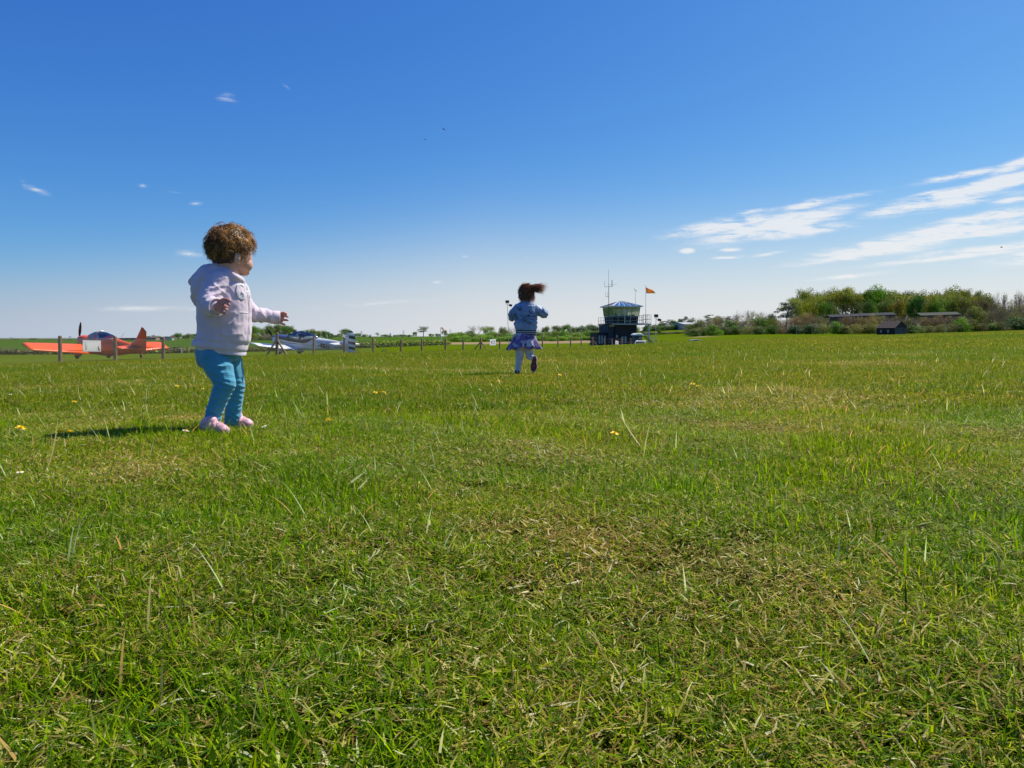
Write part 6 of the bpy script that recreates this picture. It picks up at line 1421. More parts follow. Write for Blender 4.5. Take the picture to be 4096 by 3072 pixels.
def hood_wr(co):
    d = folds(co, np.array(T(835, 1180, -.15)), .050, .0042, (-.45, 0, .9), 120, seed=1) + folds(co, np.array(T(885, 1175, -.12)), .050, .0040, (.80, 0, .6), 110, seed=2) + folds(co, np.array(T(862, 1145, -.12)), .04, .0028, (-.2, 0, 1), 105, seed=6)
    d += folds(co, np.array(T(1058, 1262, .10)), .048, .0050, (1, 0, .25), 110, seed=3) + folds(co, np.array(T(1010, 1262, .08)), .03, .0032, (.7, 0, .7), 120, seed=4) + folds(co, np.array(T(895, 1335, -.1)), .08, .0026, (.25, 0, 1), 70, seed=5) + folds(co, np.array(T(815, 1300, -.06)), .07, .0026, (.6, 0, .8), 75, seed=7)
    return d + .0024 * vn(co, 22, 0, (1, 1, 1.4)) + .0012 * vn(co, 60, 5, (1.4, 1, .8))
displace(hme, hood_wr)
hoodie = obj_of(hme, 'hoodie', M_lilac, tod); S = Surf(hme)
hring = lambda f: [T(a, b, 0) + Vector((0, c, 0)) for a, b, c in f]
MB().loft([ring(886, 1366, 100, .099, 10), ring(884, 1372, 102, .101, 11), ring(880, 1384, 102, .101, 12), ring(878, 1393, 101, .100, 13), ring(878, 1395, 97, .096, 13)], cap=False).build('hem', M_lilacrib, hoodie, smooth=True)
MB().loft([ring(884, 1392, 92, .094, 10), ring(886, 1404, 92, .094, 12), ring(888, 1410, 88, .09, 12)], cap=False).build('shirt', M_lilac2, tod, smooth=True)
# cuffs as open rings
def cuff(a, b, ra, rb, name='cuff'):
    a = T(*a); b = T(*b); ax = (b - a).normalized(); x = ax.cross(Vector((0, 0, 1))).normalized(); y = ax.cross(x); rr_ = []
    for t, r in ((0, ra * .9), (0, ra), (.5, (ra + rb) / 2), (1.0, rb), (1.04, rb * .96), (1.0, rb * .88), (.4, rb * .80)): rr_.append([a.lerp(b, t) + (x * math.cos(u) + y * math.sin(u)) * r for u in (2 * math.pi * j / 20 for j in range(20))])
    MB().loft(rr_, cap=False).build(name, M_lilacrib, hoodie, smooth=True)
cuff((850, 1229, -.150), (868, 1229, -.172), .0365, .0345); cuff((1080, 1268, .138), (1117, 1271, .152), .0275, .0285)
# appliqué letters, zip, pocket and seams
def wrap_text(body_, size, c, nrm, up, off, name, m, parent, ext=.001):
    me_ = text_mesh(body_, size, name, m, extrude=ext, sx=.60); nrm = Vector(nrm).normalized(); xax = Vector(up).cross(nrm).normalized(); yax = nrm.cross(xax)
    bm_ = bmesh.new(); bm_.from_mesh(me_); bmesh.ops.subdivide_edges(bm_, edges=[e_ for e_ in bm_.edges if e_.calc_length() > size * .12], cuts=2); bmesh.ops.triangulate(bm_, faces=bm_.faces)
    for v in bm_.verts:
        q = Vector(c) + xax * v.co.x + yax * v.co.y; h_ = S.b.ray_cast(q + nrm * .1, -nrm); base = h_[0] if h_[0] is not None else q; v.co = base + nrm * (off + v.co.z)
    bm_.to_mesh(me_); bm_.free(); return link(name, me_, parent)
for (px, py, ch, sz) in ((962, 1168, 'G', .090), (987, 1162, 'A', .082)):
    wrap_text(ch, sz * 1.05, S.hit(px, py), (.50, -.86, .05), (0, 0, 1), .0018, 'letter', M_applique, hoodie, .0016)
seam(S, [(972, 1124), (984, 1150), (992, 1190), (996, 1240), (995, 1290), (991, 1340), (986, 1385)], .0016, 'zip', M_stitch, hoodie)
seam(S, [(977, 1124), (990, 1150), (997, 1190), (1000, 1240), (1000, 1290), (996, 1340), (990, 1388)], .0012, 'zip', M_stitch, hoodie)
seam(S, [(890, 1293), (905, 1297), (925, 1291), (943, 1276), (955, 1262), (959, 1249), (975, 1250), (992, 1252)], .0013, 'pocket_seam', M_stitch, hoodie)
seam(S, [(905, 1090), (917, 1105), (922, 1125), (919, 1145), (908, 1165)], .0011, 'seam', M_stitch, hoodie)
seam(S, [(886, 1300), (887, 1340), (886, 1362)], .0009, 'seam', M_lilacrib, hoodie)

# leggings
lg = [('e', T(868, 1408, 0), (.084, .088, .058)), ('c', T(858, 1430, -.045), .060, T(880, 1480, -.060), .053), ('c', T(880, 1480, -.060), .053, T(901, 1535, -.072), .041), ('c', T(901, 1535, -.072), .040, T(880, 1585, -.075), .037), ('c', T(880, 1585, -.075), .036, T(856, 1650, -.075), .033), ('c', T(856, 1650, -.075), .033, T(851, 1678, -.073), .0325),
      ('c', T(905, 1428, .045), .060, T(925, 1490, .055), .050), ('c', T(925, 1490, .055), .050, T(944, 1540, .060), .037), ('c', T(944, 1540, .060), .036, T(938, 1600, .065), .034), ('c', T(938, 1600, .065), .033, T(932, 1665, .070), .034), ('c', T(932, 1665, .070), .034, T(930, 1685, .072), .033), ('e', T(835, 1435, -.01), (.045, .07, .045)), ('e', T(898, 1405, 0), (.070, .084, .046))]
lme = fuse(lg, .0034, 4, 'leggings'); kn = [np.array(T(905, 1555, -.09)), np.array(T(950, 1560, .05))]; an = [np.array(T(853, 1660, -.08)), np.array(T(932, 1668, .06))]
def leg_wr(co):
    d = np.zeros(len(co))
    for i, (k_, a_) in enumerate(zip(kn, an)):
        side = (np.abs(co[:, 1] - k_[1]) < .085)
        d += side * (folds(co, k_, .055, .0028, (.28, 0, 1), 150, seed=i + 1) + folds(co, k_ + np.array([-.03, 0, -.01]), .03, .0030, (-.3, 0, 1), 150, seed=i + 5))
        d += side * (folds(co, a_, .048, .0030, (.36, 0, 1), 140, warp=3.2, seed=i + 11) + folds(co, a_ + np.array([.01, 0, .045]), .045, .0022, (-.4, 0, 1), 110, warp=3.2, seed=i + 15))
    d += folds(co, np.array(T(905, 1455, -.1)), .05, .0034, (-.35, 0, 1), 90, seed=21) + folds(co, np.array(T(885, 1500, -.12)), .06, .0022, (.3, 0, 1), 100, seed=22) + folds(co, np.array(T(950, 1450, .03)), .04, .0030, (-.5, 0, .9), 100, seed=23)
    return d + .0014 * vn(co, 30, 2, (1, 1, 2))
displace(lme, leg_wr); leggings = obj_of(lme, 'leggings', M_leggings, tod)

# shoes
def shoe(heel, mid, toe, parent, strapdy, S_=1.0):
    h_, m_, t_ = T(*heel), T(*mid), T(*toe); h_.z = .026; m_.z = .024; t_.z = .020
    d_ = (t_ - h_).normalized()
    me_ = fuse([('c', h_, .0245, m_, .0265), ('c', m_, .0265, t_, .0215), ('c', h_ + Vector((0, 0, .012)), .024, h_ + d_ * .028 + Vector((0, 0, .024)), .024), ('e', t_ + Vector((0, 0, -.002)) + d_ * .004, (.023, .024, .018))], .0026, 3, 'shoe')
    n_ = len(me_.vertices); co = np.empty(n_ * 3); me_.vertices.foreach_get('co', co); co = co.reshape(-1, 3); co[:, 2] = np.maximum(co[:, 2], .004); me_.vertices.foreach_set('co', co.ravel())
    o_ = obj_of(me_, 'shoe', M_pinkshoe, parent); q = me_.copy(); o_s = None
    side = Vector((-d_.y, d_.x, 0))
    rr_ = []
    for z_, k_ in ((.000, .94), (.001, .98), (.008, .99), (.011, .93)):
        r_ = []
        for j in range(24):
            a = 2 * math.pi * j / 24; L_ = (t_ - h_).length / 2 + .029; c_ = (h_ + t_) / 2; p_ = c_ + d_ * math.cos(a) * L_ * k_ + side * math.sin(a) * .029 * k_ * (1 - .12 * math.cos(a)); r_.append(Vector((p_.x, p_.y, z_)))
        rr_.append(r_)
    MB().loft(rr_).build('sole', M_sole, o_, smooth=True)
    for k_, w_ in ((.42, .016), (.72, .014)):
        c_ = h_.lerp(t_, k_); rs_ = []
        for s_ in (-w_ / 2, w_ / 2):
            rs_.append([c_ + d_ * s_ + side * math.cos(a) * .0285 + Vector((0, 0, math.sin(a) * (.034 if k_ < .6 else .028) - .001)) for a in (math.pi * (.08 + .84 * j / 12) for j in range(13))])
        st_ = MB(); st_.loft(rs_, cap=False, closed=False); so = st_.build('strap', M_strap, o_, smooth=True); so.modifiers.new('t', 'SOLIDIFY').thickness = .003
shoe((826, 1712, -.095), (858, 1712, -.11), (892, 1722, -.135), tod, 0); shoe((924, 1703, .085), (955, 1700, .08), (988, 1706, .075), tod, 0)

# hair
rng = np.random.default_rng(8); roots = []; HCv = np.array(HC); F3 = np.array(fd); R3 = np.array(rt); U3 = np.array([0, 0, 1.0])
locks = []
for k_ in range(520):
    z_ = 1 - 2 * (k_ + .5) / 520; a_ = k_ * 2.39996; v = np.array([math.sqrt(1 - z_ * z_) * math.cos(a_), math.sqrt(1 - z_ * z_) * math.sin(a_), z_]) + rng.normal(0, .04, 3); v /= np.linalg.norm(v); f_, r_, u_ = v @ F3, v @ R3, v @ U3
    if u_ < -.62 or (f_ > .72 and u_ < .28) or (f_ > .30 and u_ < -.02): continue
    if abs(r_) > .55 and u_ < -.28 and f_ > -.66: continue
    crown = HCv + U3 * .08 - F3 * .03; p = HCv + v * .08; fl = p - crown; fl = fl - v * (fl @ v); fl /= np.linalg.norm(fl) + 1e-6
    fl = fl + np.cross(v, fl) * rng.uniform(-.9, .9); fl /= np.linalg.norm(fl)
    locks.append((v, fl, rng.uniform(.030, .052) * (1.0 if u_ > -.2 else .75), rng.uniform(.004, .011), rng.uniform(.6, 1.6), rng.uniform(.0, .009), rng.uniform(0, 6.28), rng.random() < .16, rng.integers(6)))
for (v, fl, L, cr_, tu, lift, ph, loose, ci) in locks:
    for i in range(11 if not loose else 7):
        w = v + rng.normal(0, .085, 3); w /= np.linalg.norm(w); f_, r_, u_ = w @ F3, w @ R3, w @ U3
        p = HCv + F3 * f_ * .084 + R3 * r_ * .0725 + U3 * u_ * .076 + w * lift * .8
        roots.append((p, w * (3.0 if loose else 1.1), fl + rng.normal(0, .05, 3), L * rng.uniform(.72, 1.0) * (1.1 if loose else 1), cr_ * .8 * (1.5 if loose else 1), tu, ph + rng.normal(0, .25), int(ci)))
HAIRC = [(.15, .072, .024), (.22, .115, .038), (.34, .19, .065), (.48, .29, .10), (.10, .050, .018), (.56, .36, .13)]
cap_ = fuse([('e', HC - fd * .004 + Vector((0, 0, .004)), (.083, .071, .075), Mh), ('e', hp(-.030, 0, -.030), (.055, .063, .050), Mh)], .004, 3, 'hair')
displace(cap_, lambda co: .001 + .007 * vn(co, 38, 0) + .002 * vn(co, 110, 3) - .022 * np.clip(((co - HCv) @ F3 - .052) / .02, 0, 1) * np.clip((.035 - (co - HCv)[:, 2]) / .02, 0, 1) - .02 * np.clip(((co - HCv) @ F3 + .012) / .012, 0, 1) * np.clip((-.022 - (co - HCv)[:, 2]) / .010, 0, 1))
M_cap = mat('hair_base', (.060, .030, .013), rough=.5, noise=.4, nscale=60)
hair = obj_of(cap_, 'hair', M_cap, tod)
strands('curl', roots, M_hair, hair, 5, HAIRC, rad=.0011, nseg=8)['kind'] = 'stuff'

# ------------------------------------------------------------------ the girl
GYd = 7.62
def Q(x, y, dy=0.0): return P(x, y, GYd + dy)
M_denim = cloth('denim_blue', (.20, .30, .48), noise=.22, nscale=9, bscale=160, rough=.55); M_denimd = mat('dark_print', (.018, .024, .05), rough=.8); M_teal = mat('teal_print', (.03, .18, .20), rough=.8); M_lightp = mat('pale_print', (.45, .53, .66), rough=.8)
M_tights = cloth('pale_tights', (.66, .62, .64)); M_ribk = cloth('black_rib', (.012, .012, .02)); M_ribw = cloth('white_rib', (.70, .70, .74)); M_soler = mat('dark_red_sole', (.16, .028, .028), rough=.7, noise=.3, nscale=40); M_shoew = mat('shoe_pale', (.66, .58, .58), rough=.6); M_redh = mat('red_heel', (.62, .07, .05), rough=.6)
gh = Q(2104, 1170); gf = Vector((-.10, 1, 0)).normalized(); gr = Vector((gf.y, -gf.x, 0)); Mg = Matrix((gf, -gr, Vector((0, 0, 1)))).transposed()
def gp(f_, r_, u_): return gh + gf * f_ + gr * r_ + Vector((0, 0, u_))
gb = [('e', gh, (.086, .074, .080), Mg), ('e', gp(.03, 0, -.05), (.054, .056, .058), Mg), ('e', gp(.05, 0, -.10), (.02, .02, .015), Mg), ('e', gp(.092, 0, -.045), (.010, .009, .010), Mg), ('c', gp(-.01, 0, -.06), .036, Q(2105, 1225), .042),
      ('e', gp(0, .075, -.045), (.012, .007, .019), Mg), ('e', gp(0, -.075, -.045), (.012, .007, .019), Mg), ('c', Q(2105, 1240), .055, Q(2103, 1330), .060), ('e', Q(2100, 1365), (.068, .060, .06)),
      ('c', Q(2070, 1235), .036, Q(2047, 1268, .03), .030), ('c', Q(2047, 1268, .03), .028, Q(2062, 1262, .19), .020), ('c', Q(2142, 1235), .036, Q(2172, 1262, .03), .030), ('c', Q(2172, 1262, .03), .028, Q(2150, 1250, .19), .020),
      ('c', Q(2080, 1375), .038, Q(2079, 1432), .028), ('c', Q(2079, 1432), .027, Q(2072, 1483), .019), ('c', Q(2115, 1375), .038, Q(2119, 1422, .04), .030), ('c', Q(2119, 1422, .04), .028, Q(2136, 1434, -.11), .019)]
for hx, sgn in ((2062, 1), (2150, -1)):
    hyv = Q(hx, 1260, .21); gb.append(('e', hyv, (.018, .022, .012)))
    for i in range(4): gb.append(('c', hyv + Vector(((i - 1.5) * .0115, .015, 0)), .0052, hyv + Vector(((i - 1.5) * .013, .046 - .004 * abs(i - 1.3), -.006)), .0045))
    gb.append(('c', hyv + Vector((sgn * .015, 0, 0)), .006, hyv + Vector((sgn * .034, .016, .004)), .005))
gme = fuse(gb, .0036, 2, 'person'); gme.materials.append(M_skin)
girl = link('person', gme, label='small girl in denim jacket and purple skirt running away with ponytail flying', cat='person')
for s in (1, -1): MB().ball(gp(.076, s * .026, -.02), (.010, .010, .008), 10, 8).build('eye', mat('eye_dark2', (.05, .05, .05), rough=.2), girl, smooth=True)
def qring(cx, cy, hw, dep, n=24, slant=0, sq=.9):
    return [Q(cx + math.copysign(abs(math.cos(a)) ** sq, math.cos(a)) * hw, cy + slant * math.cos(a)) + Vector((0, math.copysign(abs(math.sin(a)) ** sq, math.sin(a)) * dep, 0)) for a in (2 * math.pi * j / n for j in range(n))]
jt = MB(); jt.loft([qring(2106, 1204, 22, .050), qring(2105, 1213, 34, .062), qring(2104, 1226, 44, .078), qring(2103, 1250, 46, .088), qring(2103, 1285, 46, .094), qring(2103, 1306, 46, .095), qring(2104, 1318, 43, .088), qring(2104, 1326, 40, .082)][::-1])
jsl = [('c', Q(2072, 1232, .0), .046, Q(2053, 1255, .01), .050), ('c', Q(2053, 1255, .01), .052, Q(2050, 1266, .04), .048), ('c', Q(2050, 1264, .04), .046, Q(2060, 1262, .15), .032),
       ('c', Q(2140, 1232, .0), .046, Q(2165, 1248, .0), .050), ('c', Q(2165, 1248, .0), .052, Q(2177, 1255, .03), .048), ('c', Q(2177, 1255, .03), .046, Q(2155, 1252, .15), .032)]
cl_ = [('c', Q(2088, 1202, -.02), .012, Q(2105, 1199, -.045), .012), ('c', Q(2105, 1199, -.045), .012, Q(2124, 1203, -.02), .012)]
jme = fuse([('m', jt)] + jsl + cl_, .0046, 4, 'jacket')
def jw(co):
    e1 = np.array(Q(2172, 1255, -.03)); e2 = np.array(Q(2050, 1262, -.03)); d = np.zeros(len(co))
    for e_, s_ in ((e1, 1), (e2, -1)):
        w = np.exp(-(np.linalg.norm(co - e_, axis=1) / .07) ** 2); d += w * .008 * (1 - 1.6 * np.abs(np.sin(((co[:, 2] - e_[2]) * 55 * s_ + (co[:, 0] - e_[0]) * 70 + 1.8 * vn(co, 12, s_)))) ** .7)
    z0 = Q(2103, 1290)[2]; w = np.exp(-((co[:, 2] - z0) / .06) ** 2); d += w * .008 * (1 - 1.6 * np.abs(np.sin(co[:, 2] * 60 + co[:, 0] * 28 + 2.4 * vn(co, 10, 4))) ** .7)
    return d + .004 * vn(co, 18, 7) + .0022 * vn(co, 45, 2)
displace(jme, jw); jacket = obj_of(jme, 'jacket', M_denim, girl); SJ = Surf(jme)
for i, (ya, yb, m_) in enumerate(((1320, 1324.5, M_ribk), (1324.5, 1327, M_ribw), (1327, 1331.5, M_ribk), (1331.5, 1334, M_ribw), (1334, 1338, M_ribk))):
    MB().loft([qring(2104, ya, 41.5, .086), qring(2104, (ya + yb) / 2, 42.3, .088), qring(2104, yb, 41.5, .086)]).build('rib_band', m_, jacket, smooth=True)
# embroidery on the back: sweeping outlines, patches and script-like squiggles
def smooth_pts(p, n=5):
    q = [p[0]] + list(p) + [p[-1]]; out = []
    for i in range(1, len(q) - 2):
        for k in range(n):
            t = k / n; out.append(tuple(.5 * ((2 * q[i][c]) + (-q[i - 1][c] + q[i + 1][c]) * t + (2 * q[i - 1][c] - 5 * q[i][c] + 4 * q[i + 1][c] - q[i + 2][c]) * t * t + (-q[i - 1][c] + 3 * q[i][c] - 3 * q[i + 1][c] + q[i + 2][c]) * t ** 3) for c in (0, 1)))
    return out + [p[-1]]
def jseam(pts, rad, m_, nm='embroidery'):
    rad *= .62; pts = smooth_pts(pts); seam(SJ, pts, rad, nm, m_, jacket, n=4, step=1.5, off=.0015)
jseam([(2062, 1231), (2066, 1228), (2070, 1231), (2074, 1228), (2077, 1230)], .0040, M_denimd); jseam([(2079, 1228), (2081, 1226), (2084, 1228), (2081, 1231)], .0035, M_denimd)
jseam([(2070, 1237), (2075, 1234), (2079, 1238), (2084, 1234), (2088, 1236), (2082, 1240), (2072, 1240)], .0045, M_denimd)
for pts in ([(2061, 1257), (2066, 1255), (2071, 1262), (2070, 1268), (2074, 1274), (2068, 1280), (2063, 1274), (2061, 1264), (2061, 1257)], [(2078, 1260), (2086, 1264), (2092, 1261), (2098, 1266), (2107, 1262), (2112, 1267), (2122, 1262), (2130, 1268), (2139, 1264), (2144, 1271)],
            [(2090, 1268), (2093, 1276), (2089, 1281), (2097, 1279), (2104, 1283), (2101, 1274), (2106, 1269), (2097, 1271), (2090, 1268)], [(2118, 1256), (2126, 1252), (2133, 1257), (2131, 1266)], [(2080, 1281), (2083, 1278), (2122, 1289), (2124, 1293), (2118, 1293), (2082, 1284), (2080, 1281)], [(2108, 1277), (2118, 1275), (2127, 1279), (2136, 1277), (2133, 1283), (2140, 1286)],
            [(2092, 1289), (2093, 1292), (2090, 1292)], [(2112, 1293), (2113, 1297), (2110, 1296)], [(2150, 1248), (2158, 1252), (2156, 1260), (2166, 1264)], [(2160, 1236), (2168, 1240), (2170, 1248), (2178, 1248)], [(2040, 1250), (2046, 1256), (2043, 1264), (2050, 1270)]):
    jseam(pts, .0030, M_denimd)
jseam([(2063, 1262), (2066, 1270), (2067, 1276)], .0085, M_teal, 'patch'); jseam([(2116, 1241), (2120, 1246), (2124, 1252)], .0090, M_denimd, 'patch'); jseam([(2110, 1262), (2120, 1263)], .0080, M_denimd, 'patch'); jseam([(2096, 1252), (2102, 1250), (2112, 1254)], .0040, M_lightp, 'patch')
jseam([(2148, 1230), (2156, 1240), (2168, 1256), (2176, 1268)], .0045, M_lightp, 'piping'); jseam([(2132, 1214), (2142, 1226), (2148, 1244)], .003, M_lightp, 'piping')
# skirt
def skirt_mat():
    m = cloth('purple_camouflage', (.2, .1, .4)); nt = m.node_tree; L = nt.links; b = nt.nodes['Principled BSDF']; tcn = nt.nodes.new('ShaderNodeTexCoord')
    n = nt.nodes.new('ShaderNodeTexVoronoi'); n.inputs['Scale'].default_value = 19; n.feature = 'SMOOTH_F1'; n.inputs['Smoothness'].default_value = .25
    nn_ = nt.nodes.new('ShaderNodeTexNoise'); nn_.inputs['Scale'].default_value = 14; nn_.inputs['Detail'].default_value = 1; L.new(tcn.outputs['Object'], nn_.inputs['Vector'])
    va = nt.nodes.new('ShaderNodeVectorMath'); va.operation = 'MULTIPLY_ADD'; L.new(nn_.outputs['Color'], va.inputs[0]); va.inputs[1].default_value = (.06, .06, .06); L.new(tcn.outputs['Object'], va.inputs[2]); L.new(va.outputs[0], n.inputs['Vector'])
    sp = nt.nodes.new('ShaderNodeSeparateColor'); L.new(n.outputs['Color'], sp.inputs[0]); r_ = nt.nodes.new('ShaderNodeValToRGB'); r_.color_ramp.interpolation = 'CONSTANT'; L.new(sp.outputs[0], r_.inputs[0]); e = r_.color_ramp.elements
    e.new(.3); e.new(.5); e.new(.72)
    for i, (p_, c_) in enumerate(((0, (.09, .07, .20)), (.3, (.36, .28, .46)), (.5, (.16, .11, .28)), (.72, (.52, .49, .50)), (.90, (.44, .36, .50)))): e[i].position = p_; e[i].color = (*c_, 1)
    L.new(r_.outputs[0], b.inputs['Base Color']); return m
sk = []
for k_ in range(9):
    t = k_ / 8; y_ = 1335 + 58 * t; hw_ = 40 + 24 * t ** 1.3; dp = (.082 + .055 * t); rr_ = []
    for j in range(96):
        a = 2 * math.pi * j / 96; pl = 1 + .13 * t * math.sin(a * 9 + 1.3 * math.sin(a * 2)) + .05 * t * math.sin(a * 17); rr_.append(Q(2098 + math.cos(a) * hw_ * pl - 1 * t, y_ + t * (5 * math.sin(a * 9 + .8) + (4 if math.cos(a) < -.6 else 0))) + Vector((0, math.sin(a) * dp * pl, 0)))
    sk.append(rr_)
skm = MB(); skm.loft(sk, cap=False); sko = skm.build('skirt', skirt_mat(), girl, smooth=True); sko.modifiers.new('t', 'SOLIDIFY').thickness = .003
# tights and shoes
tme = fuse([('e', Q(2100, 1372), (.086, .076, .055)), ('c', Q(2079, 1385), .052, Q(2078, 1432), .040), ('c', Q(2078, 1432), .040, Q(2073, 1465), .031), ('c', Q(2073, 1465), .031, Q(2072, 1486), .0275), ('c', Q(2114, 1385), .052, Q(2119, 1424, .04), .043), ('c', Q(2119, 1424, .04), .043, Q(2134, 1432, -.11), .029)], .0042, 3, 'tights')
displace(tme, lambda co: .0016 * np.sin(co[:, 2] * 150 + co[:, 0] * 60 + 4 * vn(co, 14, 1)) + .001 * vn(co, 40, 2)); obj_of(tme, 'tights', M_tights, girl)
gz0 = G(Q(2072, 1490).x, GYd)
h1 = Q(2070, 1490, -.02); h1.z = gz0 + .028; t1 = h1 + Vector((-.012, .10, -.004)); s1_ = fuse([('c', h1, .029, h1 + (t1 - h1) * .5, .030), ('c', h1 + (t1 - h1) * .5, .030, t1, .025), ('c', h1, .028, h1 + Vector((0, 0, .028)), .027)], .004, 2, 'shoe'); so = obj_of(s1_, 'shoe', M_shoew, girl)
MB().box(h1 + Vector((.012, -.028, .006)), (.020, .008, .035)).build('heel_tab', M_redh, so, bevel=.002); MB().box(h1 + Vector((0, .045, -.022)), (.060, .165, .012)).build('sole', M_soler, so, bevel=.004); MB().box(h1 + Vector((-.018, -.024, .010)), (.018, .008, .03)).build('heel_patch', M_denimd, so, bevel=.002)
# raised foot: sole turned to the camera
hl = Q(2138, 1434, -.155); tl = Q(2134, 1478, -.135)
fm2 = fuse([('c', hl + Vector((0, .028, 0)), .029, tl + Vector((0, .026, 0)), .027), ('c', hl + Vector((-.004, .05, .0)), .028, hl + Vector((-.004, .02, .0)), .028)], .004, 2, 'shoe'); fo2 = obj_of(fm2, 'shoe', M_shoew, girl)
ax_ = (tl - hl).normalized(); sd_ = ax_.cross(Vector((0, 1, 0))).normalized(); nn2 = ax_.cross(sd_).normalized(); nn2 = nn2 if nn2.y < 0 else -nn2
def soleout(off, k_):
    L_ = (tl - hl).length; out = []
    for j in range(32):
        a = 2 * math.pi * j / 32; c_, s_ = math.cos(a), math.sin(a); t_ = .5 - .5 * c_; u_ = -.030 + (L_ + .060) * t_; w_ = (.0275 + .0085 * math.sin(math.pi * max(0, min(1, (t_ - .35) / .65))) - .004 * math.exp(-((t_ - .42) / .12) ** 2)) * (abs(s_) ** .55) * math.copysign(1, s_)
        out.append(hl + ax_ * (L_ / 2 + (u_ - L_ / 2) * k_) + sd_ * w_ * k_ + nn2 * off)
    return out
MB().loft([soleout(-.010, 1.02), soleout(.004, 1.04), soleout(.007, .98)]).build('sole_rim', M_shoew, fo2, smooth=False); sob = MB().loft([soleout(.0075, .88), soleout(.0105, .86)]).build('sole', M_soler, fo2)
M_solep = mat('sole_letters', (.38, .16, .14), rough=.7)
for i, ch in enumerate('EVA'):
    me_ = text_mesh(ch, .034, 'sole_letter', M_solep, extrude=.0008); lo = link('sole_letter', me_, sob); c_ = hl + ax_ * (-.008 + .042 * i) + nn2 * .0125
    M3 = Matrix((-sd_ if sd_.x > 0 else sd_, -Vector((0, 0, 1)) * 0 + ax_ * -1, nn2)).transposed(); lo.matrix_basis = Matrix.Translation(c_) @ M3.to_4x4()
# hair and ponytail
rng = np.random.default_rng(21); roots = []; HCv = np.array(gh); F3 = np.array(gf); R3 = np.array(gr); tie = np.array(gp(-.070, .045, .045))
while len(roots) < 1700:
    v = rng.normal(size=3); v /= np.linalg.norm(v); f_, r_, u_ = v @ F3, v @ R3, v @ U3
    if (f_ > .45 and u_ < .3) or u_ < -.7: continue
    p = HCv + F3 * f_ * .087 + R3 * r_ * .0755 + U3 * u_ * .082; fl = tie - p; dd2 = np.linalg.norm(fl); fl = fl / (dd2 + 1e-6); fl = fl - v * (fl @ v) * .9 + rng.normal(0, .10, 3); fl /= np.linalg.norm(fl)
    if rng.random() < .12 or u_ < -.45: fl = np.array([.35, -.05, -1.0]) + rng.normal(0, .25, 3); fl /= np.linalg.norm(fl)
    roots.append((p + v * .001, v * .25, fl, min(dd2, rng.uniform(.03, .07)), .002, .4))
HC2 = [(.085, .034, .016), (.14, .055, .022), (.22, .085, .034), (.34, .14, .055), (.44, .20, .08)]
cap2 = fuse([('e', gh - gf * .004 + Vector((0, 0, .004)), (.089, .0775, .082), Mg), ('e', gp(-.035, 0, -.04), (.05, .062, .048), Mg), ('e', Vector(tie), (.022, .022, .022))], .005, 3, 'hair')
displace(cap2, lambda co: .0035 * vn(co, 60, 0) - .02 * np.clip(((co - HCv) @ F3 - .045) / .02, 0, 1) * np.clip((.035 - (co - HCv)[:, 2]) / .02, 0, 1))
ghair = obj_of(cap2, 'hair', mat('hair_base_auburn', (.045, .018, .010), rough=.5, noise=.3, nscale=60), girl); strands('hair_lock', roots, M_hair, ghair, 6, HC2, rad=.0016, nseg=5, stiff=.5)['kind'] = 'stuff'
roots = []
for i in range(520):
    k_ = rng.random(); dr = np.array([1.0, rng.normal(0, .22), .18 - .75 * k_ + rng.normal(0, .10)]); dr /= np.linalg.norm(dr)
    roots.append((tie + rng.normal(0, .012, 3), np.array([.5, -.2, .5 - k_ * .3]), dr, rng.uniform(.09, .175) * (1 - .25 * k_), rng.uniform(.002, .009), rng.uniform(.3, .9)))
for i in range(60): roots.append((tie + np.array([.0, 0, -.01]), np.array([.2, -.4, -.2]), np.array([.25 + rng.normal(0, .12), -.05, -1.0]), rng.uniform(.08, .13), .005, .5))
strands('ponytail', roots, M_hair, ghair, 7, HC2, rad=.0019, nseg=9, stiff=.6)
MB().tube([Vector(tie) + Vector((math.cos(a) * .014, .0, math.sin(a) * .014)) for a in (2 * math.pi * j / 12 for j in range(13))], .005, n=6).build('hair_tie', M_denimd, ghair, smooth=True)
for s_, u_ in ((-.060, -.012), (.03, -.03)): MB().bar(gp(-.062, s_ - .014, u_), gp(-.066, s_ + .014, u_ - .002), .004).build('hair_clip', M_lightp, ghair)

